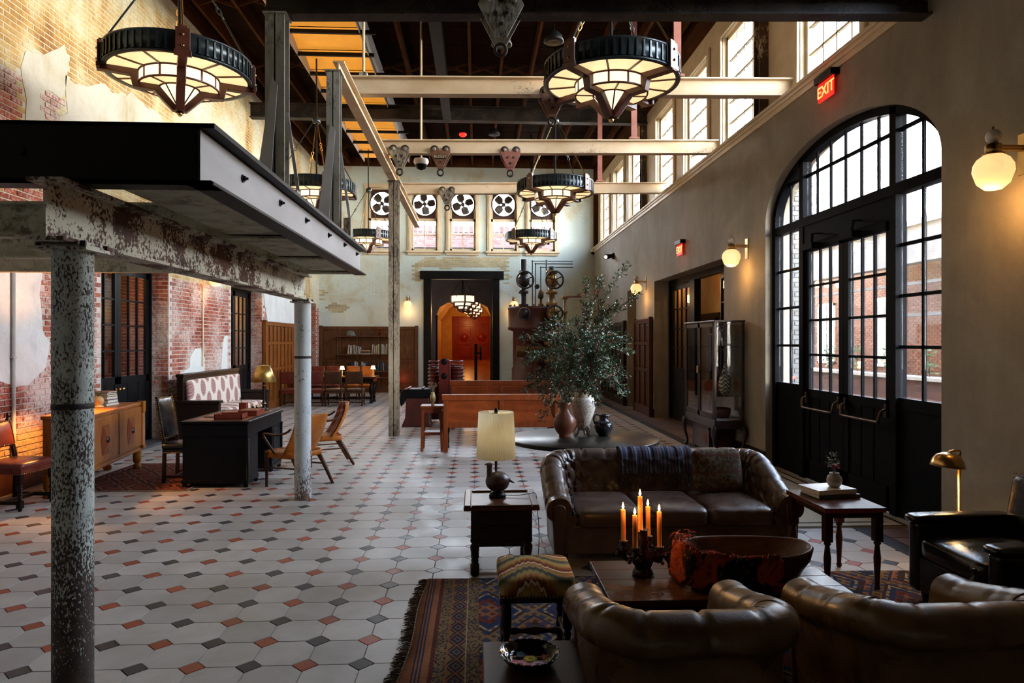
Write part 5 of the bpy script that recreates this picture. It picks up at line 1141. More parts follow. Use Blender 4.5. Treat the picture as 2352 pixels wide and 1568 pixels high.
# rug -----------------------------------------------------------------
def kilim(name, dark=1.0):
    t = NT(name); t.bsdf(.95, 0, .1); v = t.co('obj'); nz = t.n('TexNoise'); nz.inputs['Scale'].default_value = 7; t.l(v, nz.inputs['Vector'])
    vv = t.n('VectorMath', operation='MULTIPLY_ADD'); t.l(nz.outputs['Color'], vv.inputs[0]); vv.inputs[1].default_value = (.012, .012, 0); t.l(v, vv.inputs[2]); X = t.xyz(vv.outputs[0]); x, y = X[0], X[1]
    F_ = lambda a, k, o=0: t.math('FRACT', t.math('ADD', t.math('MULTIPLY', a, k), o))
    tri = lambda a, k, o=0: t.math('ABSOLUTE', t.math('SUBTRACT', F_(a, k, o), .5))
    OR_, BL_, DK, GD, RD, CRM = (.27, .105, .045), (.022, .035, .085), (.045, .023, .017), (.20, .125, .055), (.15, .028, .018), (.32, .25, .155)
    def gt(a, b): return t.math('GREATER_THAN', a, b)
    dia = t.math('ADD', tri(t.math('SUBTRACT', x, .23), 10, 0), tri(y, 6)); d1 = t.ramp(dia, [(0, BL_), (.16, GD), (.24, DK), (.34, BL_), (.46, OR_), (.56, DK), (.7, GD)], 'CONSTANT')
    spk = t.mix(gt(t.math('ADD', tri(x, 42), tri(y, 30)), .5), BL_, DK); spk = t.mix(gt(t.vor(vv.outputs[0], 60), .45), spk, GD)
    chk = t.mix(gt(t.math('MULTIPLY', t.math('SINE', t.math('MULTIPLY', x, 260)), t.math('SINE', t.math('MULTIPLY', y, 150))), 0), RD, DK)
    st = t.ramp(F_(x, 7.6), [(0, OR_), (.34, BL_), (.41, OR_), (.49, BL_), (.56, OR_), (.64, BL_), (.71, OR_)], 'CONSTANT')
    big = t.math('ADD', tri(x, 1.7, .2), tri(y, 1.2)); fld = t.ramp(big, [(0, GD), (.10, BL_), (.16, CRM), (.20, DK), (.30, OR_), (.38, BL_), (.42, GD), (.55, DK), (.60, CRM), (.64, BL_), (.72, RD), (.82, OR_)], 'CONSTANT')
    sm_ = t.math('ADD', tri(x, 11), tri(y, 9)); fld = t.mix(t.math('MULTIPLY', gt(sm_, .62), .85), fld, BL_); fld = t.mix(t.math('MULTIPLY', gt(.24, sm_), .8), fld, DK)
    c = st
    for x0, q in ((.132, chk), (.158, spk), (.222, OR_), (.230, d1), (.330, CRM), (.338, spk), (.41, fld)): c = t.mix(gt(x, x0), c, q)
    wv = t.math('SINE', t.math('MULTIPLY', y, 900)); c = t.mix(1, c, t.ramp(t.noise(v, 3, 4), [(.3, (.6*dark,)*3), (.7, (1.15*dark,)*3)]), 'MULTIPLY'); t.col(c); t.bump(t.math('ADD', wv, t.noise(v, 200, 2)), .4, .003); return t.m
RX0, RX1, RY0, RY1 = -.39, 4.0, 1.2, 5.17
RG = thing('kilim_rug', 'large patterned kilim rug with blue stripes and brown fringe under the lounge', 'rug', (RX0, RY0, 0))
def edge(y): return .012*math.sin(y*5)+.02*math.sin(y*1.7+1)
m = MB(); m.grid(lambda u, v: (edge(v*(RY1-RY0))*(1-u)+u*(RX1-RX0), v*(RY1-RY0), .010+.003*math.sin(u*23)*math.sin(v*17)), 40, 60); m.build('pile', kilim('kilim_weave'), RG, solid=.008)
m = MB()
for i in range(900):
    y = rnd.uniform(0, RY1-RY0); x = edge(y); l = rnd.uniform(.03, .085); a = rnd.gauss(0, .35); m.tube([(x, y, .010), (x-l*.5, y+a*.02, .012), (x-l, y+a*.06, .004)], .0022, 3)
m.build('fringe', pm('brown_rug_fringe', (.06, .028, .015), (.14, .075, .04), 30, rough=.95), RG, kind='stuff')
m = MB()
for i in range(330): y = (i+.5)/330*(RY1-RY0); m.ball((edge(y)-.002, y, .016), (.004, .0055, .003), 6, 4, mi=i % 2)
m.build('overcast_edge', [pm('cream_wool', (.45, .38, .28), rough=.95), MT['darkwood']], RG, kind='stuff')
# coffee table ----------------------------------------------------------
CT = thing('coffee_table', 'low worn painted coffee table under the candles and wooden trough', 'table', (1.39, 3.93, 0)); hx, hy = .68, .335
MT['worntop'] = peel('worn_red_green_paint', (.05, .018, .011), (.075, .042, .020), (.026, .024, .013), (.10, .028, .015), .50, 2.5, 26, rough=.24, soft=.06, bump=.15)
MT['worntop'].node_tree.nodes['Principled BSDF'].inputs['Specular IOR Level'].default_value = .15
for k in range(4): MB().b2(-hx, hx, -hy+k*hy/2+.001, -hy+(k+1)*hy/2-.001, .385, .42).build('top_plank', MT['worntop'], CT, bevel=.003)
m = MB(); m.b2(-hx+.06, hx-.06, -hy+.06, hy-.06, .25, .384); m.build('apron', MT['darkwood'], CT)
for a in (-1, 1):
    for c in (-1, 1): MB().b2(a*(hx-.1)-.04, a*(hx-.1)+.04, c*(hy-.1)-.04, c*(hy-.1)+.04, .0, .25).build('leg', MT['darkwood'], CT, bevel=.006)
# candelabra
cb_ = (.985, 4.0, .42); CD = thing('candelabra', 'dark glazed lumpy candelabra with five lit tan candles on the coffee table', 'candelabra', cb_)
MT['glaze'] = pm('dark_brown_glaze', (.012, .005, .004), (.03, .011, .008), 9, rough=.1, coat=0) if False else pm('dark_brown_glaze', (.012, .005, .004), (.03, .011, .008), 9, rough=.1, bump=.2, bscale=30)
MB().lathe([(0, 0), (.062, 0), (.066, .012), (.055, .03), (.05, .05), (.062, .07), (.07, .10), (.06, .13), (.04, .15), (.03, .17), (.033, .20), (.026, .22), (.026, .265), (.03, .268), (.0, .262)], n=28).build('base', MT['glaze'], CD)
MT['wax'] = NT('tan_beeswax'); t = MT['wax']; t.bsdf(.45, 0, .4); t.col((.52, .19, .03)); t.b.inputs['Subsurface Weight'].default_value = .6; t.b.inputs['Subsurface Radius'].default_value = (.05, .02, .006); t.b.inputs['Subsurface Scale'].default_value = .5; MT['wax'] = t.m
MT['flame'] = emit('candle_flame', (1, .50, .12), 26)
CAND = [(1432, 1242, 1170, 4.02), (1459, 1258, 1183, 3.93), (1471, 1216, 1140, 4.0), (1489, 1231, 1163, 4.09), (1515, 1256, 1175, 4.0)]
for px, y0, y1, yy in CAND:
    p, q = aty(px, y0, yy)-Vector(cb_), aty(px-1, y1, yy)-Vector(cb_)
    arm_in = Vector((0, 0, .12)); mid = Vector((p.x*.75, p.y*.75, .09))
    if px != 1471:
        m = MB(); m.tube(smooth([arm_in, mid, (p.x*1.02, p.y*1.02, p.z-.075), (p.x, p.y, p.z-.045)], 5), .018, 9); m.lathe([(0, -.07), (.028, -.06), (.034, -.045), (.02, -.035), (.024, -.01), (.026, .004), (.018, .004)], tuple(p), 18); s = m.build('arm', MT['glaze'], CD)
        for i in range(7): a = rnd.uniform(0, 6.28); m = MB(); m.ball((p.x*1.05+.032*math.cos(a), p.y*1.05+.032*math.sin(a), p.z-.06+rnd.uniform(-.025, .03)), rnd.uniform(.008, .014), 10, 6); m.build('glazed_bead', MT['glaze'], CD)
    c = MB(); c.tube([p-Vector((0, 0, .01)), p.lerp(q, .5), q], [.0145, .0142, .0135], 14); cnd = c.build('candle', MT['wax'], CD)
    MB().cyl(q, q+Vector((0, 0, .012)), .0012, n=5).build('wick', MT['blackiron'], cnd)
    MB().lathe([(0, 0), (.005, .004), (.0075, .013), (.005, .026), (.0015, .038), (0, .042)], tuple(q+Vector((0, 0, .004))), 10).build('flame', MT['flame'], cnd)
    w_ = Vector(cb_)+q+Vector((0, 0, .03)); pt_light(w_, 1.3, (1, .50, .14), .012, 'candle_light')
m = MB(); m.tube(smooth([(.13, -.02, .12), (.15, -.02, .08), (.15, -.02, .04)], 4), [.012, .016, .018, .016, .014, .012, .01, .008, .003], 10); m.build('drip', MT['glaze'], CD)
# dough trough with a red cloth
BW = thing('wooden_trough', 'long carved wooden dough trough on the coffee table', 'bowl', (1.55, 3.87, .42), -.06)
def bowl(u, v, g=0):
    a = 2*PI*u; R_ = (.375, .22)
    prof = [(.0, .03), (.5, .03), (.66, .06), (.86, .16), (.93, .195), (.97, .20), (1.0, .19), (.96, .13), (.78, .03), (.62, 0), (0, 0)]
    x = v*(len(prof)-1); i = min(len(prof)-2, int(x)); t_ = x-i; r = prof[i][0]*(1-t_)+prof[i+1][0]*t_; z = prof[i][1]*(1-t_)+prof[i+1][1]*t_
    return (R_[0]*r*sgn(math.cos(a), .85)+0, R_[1]*r*sgn(math.sin(a), .85), z+.02*abs(math.cos(a))**3*(z > .05))
m = MB(); m.grid(bowl, 56, 30, cu=True); m.build('trough', wood('carved_dark_bowl_wood', (.035, .014, .007), (.11, .05, .022), 4, (8, 1, 1), .35, .15), BW, merge=1e-4)
MT['redcloth'] = NT('red_black_embroidered_cloth'); t = MT['redcloth']; t.bsdf(.9, 0, .15); v = t.co('obj'); f = t.vor(v, 9, out='Color'); sp_ = t.noise(v, 6, 4, .6, 1); c = t.ramp(sp_, [(.40, (.010, .007, .009)), (.485, (.012, .008, .010)), (.50, (.22, .022, .010)), (.60, (.34, .06, .015)), (.70, (.10, .012, .010))]); t.col(c); t.bump(t.noise(v, 70, 3), .6, .006); MT['redcloth'] = t.m
CL = thing('embroidered_cloth', 'red and black tufted cloth spilling over the wooden trough', 'cloth', (1.55, 3.87, .42), -.06)
def cloth(u, v):
    a = .36+.43*u; p = Vector(bowl(a, .25+.0*v)); vs = .18+.55*v; p = Vector(bowl(a, min(vs, .70))); q = noise.noise_vector(Vector((u*7, v*5, 3))); out = Vector((math.cos(2*PI*a)*.5, math.sin(2*PI*a), .6)).normalized()
    fold = .020+.018*math.sin(u*26+v*4)+.018*q.x; p += out*max(.006, fold)
    if vs > .62: t_ = (vs-.62)/.11; e = Vector(bowl(a, .62))*1.06; p = e.lerp(Vector((e.x*1.06, e.y*1.10, .012)), min(1, t_))+out*(.012+.015*math.sin(u*26))
    p.z = max(p.z, .010); return p
m = MB(); m.grid(cloth, 80, 36); m.build('cloth_folds', MT['redcloth'], CL, solid=.004)
m = MB()
for i in range(260):
    u, v = rnd.random(), rnd.uniform(.45, 1); p = cloth(u, v); d = Vector((rnd.gauss(0, 1), rnd.gauss(0, 1), rnd.uniform(-.6, .3)))*.018; m.tube([p, p+d*.6+Vector((0, -.004, .008)), Vector((p.x+d.x*1.6, p.y+d.y*1.6-.01, max(.006, p.z+d.z*1.5)))], .0022, 4)
m.build('tufts', pm('red_orange_tufts', (.22, .02, .01), (.36, .08, .02), 12, rough=.95), CL, kind='stuff')
# flame stitch stool -----------------------------------------------------
def turned(L, r, kind=0):
    k = [(0, r*.9), (.04, r), (.08, r*.7), (.11, r*1.05), (.14, r*.6), (.2, r*.85), (.35, r*.95), (.5, r*.62), (.56, r*.9), (.6, r*.6), (.64, r*1.1), (.9, r*1.1), (1, r*1.05)]
    return [(b, a*L) for a, b in k]
def twist(b, p, L, r, n=26, turns=3):
    vs = []
    for i in range(n+1):
        for k in range(14): a = 2*PI*k/14; rr = r*(1+.28*math.cos(2*(a-2*PI*turns*i/n))); vs.append((p[0]+rr*math.cos(a), p[1]+rr*math.sin(a), p[2]+L*i/n))
    b.add(vs, [(i*14+k, i*14+(k+1) % 14, (i+1)*14+(k+1) % 14, (i+1)*14+k) for i in range(n) for k in range(14)], sm=True)
t = NT('flame_stitch_needlepoint'); t.bsdf(.95, 0, .12); v = t.co('obj'); X = t.xyz(v)
zz = t.math('PINGPONG', t.math('MULTIPLY', X[0], 30), .5); w1 = t.math('MULTIPLY', t.math('SINE', t.math('MULTIPLY_ADD', X[0], 17, -1.0)), .62); spk = t.math('MULTIPLY', zz, t.math('GREATER_THAN', .1, t.math('SINE', t.math('MULTIPLY_ADD', X[0], 17, -1.0))))
hgt = t.math('ADD', t.math('ADD', t.math('MULTIPLY', X[1], 7.5), t.math('MULTIPLY', X[2], 7)), t.math('ADD', w1, t.math('MULTIPLY', spk, .35))); hgt = t.math('ADD', hgt, t.math('MULTIPLY', t.noise(t.co('obj', (150, 6, 6)), 1, 2), .22))
c = t.ramp(t.math('FRACT', t.math('MULTIPLY', hgt, .52)), [(0, (.20, .06, .018)), (.10, (.36, .17, .05)), (.22, (.44, .30, .12)), (.32, (.30, .26, .10)), (.42, (.07, .085, .075)), (.52, (.09, .10, .08)), (.60, (.40, .30, .12)), (.70, (.38, .20, .06)), (.775, (.30, .14, .05)), (.78, (.66, .52, .36)), (.86, (.66, .52, .36)), (.865, (.10, .03, .015)), (1, (.22, .07, .02))])
t.col(c); t.bump(t.math('SINE', t.math('MULTIPLY', X[0], 900)), .3, .002); MT['flamestitch'] = t.m
ST = thing('footstool', 'stool with flame stitch needlepoint top and dark turned legs', 'stool', (.325, 3.84, 0))
m = MB(); cushion(m, (0, 0, .485), (.42, .44, .11), .35, .2, 44, 16, .25); m.build('seat', MT['flamestitch'], ST)
m = MB()
for k in range(22):
    for s in (-1, 1): m.ball((-.2+.4*k/21, s*.212, .437), .0045, 6, 4); m.ball((s*.202, -.21+.42*k/21, .437), .0045, 6, 4)
m.build('nailheads', MT['brass'], ST, kind='stuff')
MB().b2(-.19, .19, -.2, .2, .40, .436).build('seat_rail', MT['darkwood'], ST)
for a in (-1, 1):
    for c in (-1, 1): m = MB(); m.lathe(turned(.40, .024), (a*.165, c*.175, 0), 14); m.build('leg', MT['darkwood'], ST)
for a in (-1, 1): m = MB(); m.M = tr(a*.165, -.175, .17) @ rotx(-PI/2); m.lathe([(.012, 0), (.02, .05), (.012, .09), (.024, .175), (.012, .26), (.02, .30), (.012, .35)], n=12); m.build('stretcher', MT['darkwood'], ST)
m = MB(); m.M = tr(-.165, 0, .17) @ roty(PI/2); m.lathe([(.012, 0), (.022, .05), (.012, .09), (.026, .165), (.012, .24), (.022, .28), (.012, .33)], n=12); m.build('stretcher', MT['darkwood'], ST)
# low table with painted bowl
LT = thing('low_table', 'small dark red brown table under the flowered bowl', 'table', (.225, 2.72, 0)); MT['mahog'] = wood('dark_mahogany', (.035, .012, .007), (.06, .022, .012), 3, (10, 1, 1), .32)
MB().b2(-.2, .2, -.24, .24, .475, .50).build('top', MT['mahog'], LT, bevel=.005); MB().b2(-.17, .17, -.2, .2, .41, .475).build('apron', MT['mahog'], LT)
for a in (-1, 1):
    for c in (-1, 1): MB().b2(a*.155-.018, a*.155+.018, c*.185-.018, c*.185+.018, 0, .41).build('leg', MT['mahog'], LT)
PB = thing('painted_bowl', 'black lacquer bowl painted with pink, yellow and violet flowers', 'bowl', (.212, 2.75, .50)); MT['lacq'] = pm('black_lacquer', (.006, .005, .006), rough=.08)
BP = [(0, .008), (.06, .009), (.088, .017), (.105, .031), (.118, .048), (.122, .05), (.120, .044), (.10, .018), (.075, .004), (.045, 0), (0, 0)]
MB().lathe(BP, n=48).build('bowl_shell', MT['lacq'], PB)
def bz_(r): 
    for (a, za), (b, zb) in zip(BP[:5], BP[1:5]):
        if a <= r <= b: return za+(zb-za)*(r-a)/(b-a)
    return .07
def flower(cx, cy, R_, cols, n, nm):
    for ring_ in range(3):
        m = MB(); rr = R_*(1-.3*ring_)
        for k in range(n):
            a = 2*PI*(k+.5*ring_)/n; pts = []
            for i in range(9): b = 2*PI*i/9; x = cx+math.cos(a)*rr*.55+math.cos(b)*rr*.42; y = cy+math.sin(a)*rr*.55+math.sin(b)*rr*.42; pts.append((x, y, bz_(min(.115, math.hypot(x, y)))+.0012+.0006*ring_+.0001*k))
            m.add(pts, [list(range(9))])
        m.build(nm, pm('petal_paint', cols[ring_ % len(cols)], rough=.15), PB, kind=None)
flower(-.042, -.028, .046, [(.75, .22, .30), (.85, .55, .58), (.55, .05, .07)], 6, 'pink_rose'); flower(.006, .022, .03, [(.45, .36, .03), (.6, .5, .08), (.3, .2, .02)], 6, 'yellow_rose'); flower(.034, -.032, .036, [(.45, .28, .52), (.7, .6, .75), (.30, .06, .14)], 7, 'violet_rose')
flower(-.03, .055, .022, [(.05, .10, .25), (.1, .2, .12), (.03, .08, .2)], 5, 'blue_flower'); flower(.062, .03, .02, [(.45, .05, .05), (.04, .12, .04), (.4, .1, .1)], 4, 'red_flower'); flower(.075, -.005, .018, [(.12, .14, .05), (.2, .2, .08), (.05, .08, .03)], 5, 'green_flower')
m = MB()
for k in range(24): a = 2*PI*k/24; m.ball((.121*math.cos(a), .121*math.sin(a), .049), (.004, .004, .003), 6, 4)
m.build('rim_dots', pm('white_dot_paint', (.7, .7, .68), rough=.2), PB, kind='stuff')
# side table with duck lamp
SD = thing('side_table', 'dark carved two drawer side table left of the leather sofa', 'table', (.19, 5.46, 0)); w2, d2 = .29, .29
MB().b2(-w2, w2, -d2, d2, .515, .545).build('top', MT['brownwood'], SD, bevel=.008); m = MB()
for a in (-1, 1): m.b2(a*(w2-.03)-.025, a*(w2-.03)+.025, -d2+.005, d2-.005, .545, .558); m.b2(-w2+.06, w2-.06, a*(d2-.03)-.025, a*(d2-.03)+.025, .545, .558)
m.build('rim_moulding', MT['brownwood'], SD, bevel=.005)
m = MB(); m.b2(-.235, .235, -.23, .24, .27, .515); m.build('case', MT['darkwood'], SD)
for z0, z1 in ((.40, .50), (.285, .385)):
    q = MB().b2(-.16, .16, -.245, -.23, z0, z1).build('drawer', MT['darkwood'], SD, bevel=.004); MB().b2(-.13, .13, -.250, -.245, z0+.02, z1-.02).build('drawer_panel', MT['darkwood'], q); MB().ball((0, -.262, (z0+z1)/2), .014, 12, 8).build('knob', MT['darkwood'], q)
m = MB(); m.prism([(-.2, .27), (.2, .27), (.2, .255), (.12, .25), (.09, .235), (.04, .24), (0, .228), (-.04, .24), (-.09, .235), (-.12, .25), (-.2, .255)], 'y', -.235, -.22); m.build('scalloped_apron', MT['darkwood'], SD)
for a in (-1, 1):
    for c in (-1, 1): m = MB(); m.lathe([(.02, 0), (.034, .01), (.034, .09), (.022, .10), (.03, .12), (.022, .14), (.034, .2), (.036, .23), (.024, .25), (.034, .262), (.034, .28)], (a*.205, c*.205, 0), 16); m.build('leg', MT['darkwood'], SD)
m = MB(); m.b2(-.2, .2, .195, .215, .10, .14); m.build('stretcher', MT['darkwood'], SD)
for a in (-1, 1): MB().b2(a*.205-.012, a*.205+.012, -.2, .2, .06, .10).build('stretcher', MT['darkwood'], SD)
DL = thing('table_lamp', 'table lamp with a dark clay bird base and cream pleated shade', 'lamp', (.168, 5.52, .546)); MT['clay'] = pm('dark_glazed_clay', (.028, .014, .011), (.055, .03, .024), 30, rough=.35, bump=.3)
m = MB(); m.ball((0, 0, .125), (.098, .09, .085), 28, 16); m.ball((.055, 0, .14), (.05, .05, .04), 14, 10); m.build('bird_body', MT['clay'], DL)
m = MB(); m.tube(smooth([(-.055, -.02, .15), (-.065, -.02, .2), (-.066, -.02, .255), (-.066, -.02, .28)], 5), [.035, .033, .030, .027, .025, .024, .023, .022, .022, .023, .024, .024, .023, .020, .015, .006], 14); m.build('bird_head', MT['clay'], DL)
m = MB(); m.cyl((-.082, -.02, .268), (-.108, -.02, .262), .010, .002, 8); m.build('beak', MT['clay'], DL)
m = MB(); m.cyl((.085, 0, .135), (.135, -.01, .112), .014, .004, 8); m.build('tail', MT['clay'], DL)
MB().lathe([(0, 0), (.066, 0), (.07, .012), (.06, .03), (.05, .04), (0, .045)], n=24).build('foot_ring', MT['blackiron'], DL)
MB().cyl((-.012, 0, .18), (-.012, 0, .68), .011, n=10).build('pole', MT['blackiron'], DL); MB().lathe([(0, .68), (.014, .68), (.016, .70), (.008, .715), (0, .72)], (-.012, 0, 0), 12).build('finial', MT['blackiron'], DL)
t = NT('cream_pleated_shade'); t.bsdf(.85, 0, .2); t.col((.84, .78, .60)); ta = t.n('BsdfTranslucent'); ta.inputs[0].default_value = (.88, .80, .60, 1); mx = t.n('MixShader'); mx.inputs[0].default_value = .45; t.l(t.b.outputs[0], mx.inputs[1]); t.l(ta.outputs[0], mx.inputs[2]); t.l(mx.outputs[0], t.out.inputs[0]); MT['shade'] = t.m
def pleat(u, v):
    a = 2*PI*u; r = .158-.018*v; r *= 1+.018*(1 if int(u*160+.5) % 2 else -1); return (-.012+r*math.cos(a), r*math.sin(a), .315+.37*v)
m = MB(); m.grid(pleat, 160, 6, cu=True, sm=False); m.build('pleated_shade', MT['shade'], DL)
m = MB()
for k in range(3): a = 2*PI*k/3; m.cyl((-.012, 0, .675), (-.012+.138*math.cos(a), .138*math.sin(a), .675), .003, n=5)
m.build('shade_ring', MT['brass'], DL)
pt_light((.156, 5.52, 1.06), 0.8, (1, .82, .55), .04, 'shade_bulb')
m = MB(); m.tube(smooth([(.07, 0, .012), (.16, -.02, .014), (.25, .0, .020), (.31, .02, .016), (.325, .03, -.10), (.34, .03, -.3), (.335, .02, -.45), (.32, .02, -.54)], 6), .0028, 6); m.build('cord', MT['blackiron'], DL)
# right hand side table with books and a posy
RT = thing('inlaid_side_table', 'red inlaid side table with turned legs right of the leather sofa', 'table', (2.705, 5.05, 0)); MT['chip'] = pm('chip_carved_top', (.055, .02, .012), (.15, .055, .03), 26, rough=.3, bump=.5, bscale=40, spec=.2)
MB().b2(-.225, .225, -.31, .31, .575, .61).build('top', MT['chip'], RT, bevel=.003)
for i in range(12):
    for k, mm in ((0, (.30, .035, .012)), (1, (.16, .02, .01))):
        x = -.222+i*.037; pts = [(x, .578), (x+.037, .578), (x+.0185, .608)] if k == 0 else [(x+.0185, .608), (x+.037, .578), (x+.0555, .608)]
        if pts[-1][0] > .224: continue
        key = 'inlay%d' % k; MT[key] = MT.get(key) or pm('red_inlay', mm, rough=.3); MB().prism(pts, 'y', -.313, -.31).build('triangle_inlay', MT[key], RT)
MB().b2(-.19, .19, -.27, .27, .53, .575).build('apron', MT['mahog'], RT)
for a in (-1, 1):
    for c in (-1, 1): m = MB(); m.lathe([(.014, 0), (.022, .02), (.016, .04), (.022, .16), (.026, .24), (.016, .33), (.027, .345), (.018, .36)], (a*.185, c*.26, 0), 14); m.b2(a*.185-.028, a*.185+.028, c*.26-.028, c*.26+.028, .36, .575); m.build('leg', MT['redwood'] if False else MT['mahog'], RT)
BM_W = pm('white_book_cover', (.62, .60, .56), (.7, .68, .64), 4, rough=.35); BM.append(BM_W)
book_obj('book', 'white paged book with black cover, lower of two on the inlaid table', .030, .26, .34, 3, (2.74, 5.02, .612), rz=.10, lay=True); book_obj('book', 'thick white book on top of the pair on the inlaid table', .034, .25, .33, len(BM)-1, (2.73, 5.03, .643), rz=.18, lay=True)
PV = thing('posy_vase', 'small round grey stoneware vase with red flowers on the white books', 'vase', (2.76, 5.14, .679)); MB().lathe([(0, 0), (.035, 0), (.05, .02), (.058, .05), (.05, .08), (.033, .095), (.036, .108), (.03, .108), (.028, .09), (0, .08)], n=28).build('pot', pm('grey_stoneware', (.24, .22, .18), (.42, .40, .35), 12, rough=.3), PV)
MT['leaf_d'] = pm('dark_green_leaf', (.018, .05, .02), (.045, .10, .04), 20, rough=.35); MT['berry'] = pm('red_berry', (.22, .008, .012), (.36, .02, .02), 20, rough=.25)
m = MB()
for k in range(60): a, e = rnd.uniform(0, 6.28), rnd.uniform(.05, .17); c = Vector((math.cos(a)*rnd.uniform(0, .05)-.015, math.sin(a)*.04, .1+e)); u = Vector((rnd.gauss(0, 1), rnd.gauss(0, 1), rnd.gauss(0, 1))).normalized()*.016; w_ = u.orthogonal().normalized()*.006; m.add([c-u, c+w_, c+u, c-w_], [(0, 1, 2, 3)])
m.build('foliage', MT['leaf_d'], PV, kind='stuff')
m = MB()
for k in range(26): a = rnd.uniform(0, 6.28); r = rnd.uniform(.0, .024); c = Vector((r*math.cos(a), r*math.sin(a)-.01, .155+rnd.uniform(-.012, .018))); m.ball(c, (.012, .012, .006), 8, 5)
m.build('red_flower', MT['berry'], PV)
for k in range(6): m = MB(); m.ball((.03+.012*rnd.random(), -.01+.03*rnd.random(), .14+.012*k), .007, 8, 6); m.build('berry', MT['berry'], PV)
for k in range(5): m = MB(); a = k*1.25; m.tube([(0, 0, .07), (.02*math.cos(a), .02*math.sin(a), .2)], .0018, 4); m.build('stem', MT['leaf_d'], PV)
# brass floor lamp
FL = thing('floor_lamp', 'brass reading floor lamp with dome shade behind the black armchair', 'lamp', (3.62, 4.95, 0)); MB().lathe([(0, 0), (.12, 0), (.12, .015), (.03, .03), (.012, .05)], n=28).build('base', MT['brass'], FL); MB().cyl((0, 0, .03), (0, 0, .95), .014, n=10).build('pole', MT['brass'], FL)
m = MB(); m.tube(smooth([(0, 0, .93), (0, -.01, .975), (-.05, -.02, .985), (-.1, -.02, .97)], 5), .009, 8); m.build('swivel_arm', MT['brass'], FL)
m = MB(tr(-.105, -.02, .865) @ roty(.10)); m.lathe([(.115, 0), (.112, .02), (.10, .055), (.075, .085), (.035, .102), (0, .106)], n=32); m.build('dome_shade', MT['brass'], FL, solid=.003)
m = MB(tr(-.105, -.02, .865) @ roty(.10)); m.ball((0, 0, .045), .03, 12, 8); m.build('bulb', emit('lit_lamp_bulb', (1, .7, .35), 6), FL)
l_ = bpy.data.lights.new('reading_lamp', 'SPOT'); l_.energy = 15; l_.color = (1, .62, .24); l_.spot_size = 2.5; l_.spot_blend = .6; l_.shadow_soft_size = .05; lo_ = bpy.data.objects.new('reading_lamp', l_); COL.objects.link(lo_); lo_.location = (3.515, 4.93, .862)
# black leather armchair
BA = thing('black_armchair', 'glossy black leather armchair with squared arms at the lower right', 'chair', (2.99, 4.22, 0), -PI/2); aw, ad = .37, .82
for s in (-1, 1):
    m = MB(); m.b2(s*aw-.055, s*aw+.055, .03, ad-.1, .08, .56); q = m.build('arm', MT['blackleather'], BA, bevel=.03, seg=4)
    m = MB(); cushion(m, (s*aw, ad/2-.03, .575), (.135, ad-.06, .07), .5, .25, 32, 12); m.build('arm_pad', MT['blackleather'], BA)
m = MB(); cushion(m, (0, .36, .40), (aw*2-.12, .70, .15), .35, .25, 36, 14, .3); m.build('seat_cushion', MT['blackleather'], BA)
MB().b2(-aw+.05, aw-.05, .04, .7, .09, .33).build('seat_base', MT['blackleather'], BA, bevel=.015)
m = MB(tr(0, .76, .36) @ rotx(-.16)); cushion(m, (0, .0, .25), (aw*2+.08, .15, .54), .25, .25, 36, 14); m.build('backrest', MT['blackleather'], BA)
m = MB(tr(0, .76, .36) @ rotx(-.16))
for k in range(26): m.ball((-aw-.02+(2*aw+.04)*k/25, -.045, .515), .006, 6, 4); 
for k in range(16): m.ball((-aw-.035, -.05, .05+.46*k/15), .006, 6, 4); m.ball((aw+.035, -.05, .05+.46*k/15), .006, 6, 4)
m.build('nailheads', MT['brass'], BA, kind='stuff')
for a in (-1, 1):
    for y in (.1, .68): MB().cyl((a*.34, y, 0), (a*.34, y, .09), .02, .028, 10).build('foot', MT['darkwood'], BA)
p = atz(2315, 1345, .6); VT = thing('small_bottle', 'tiny dark bottle standing on the low stand by the black armchair', 'bottle', (2.66, 3.52, .46)); MB().lathe([(0, 0), (.03, 0), (.034, .02), (.03, .06), (.012, .08), (.012, .12), (.016, .125), (0, .125)], n=16).build('glass_body', MT['glaze'], VT)
q = thing('drinks_stand', 'low dark stand in front of the black armchair', 'table', (2.66, 3.52, 0)); MB().lathe([(0, .44), (.14, .44), (.145, .45), (.14, .46), (0, .46)], n=28).build('top', MT['blackiron'], q); MB().cyl((0, 0, .02), (0, 0, .44), .016).build('column', MT['blackiron'], q); MB().lathe([(0, 0), (.11, 0), (.11, .012), (.02, .03)], n=24).build('base', MT['blackiron'], q)
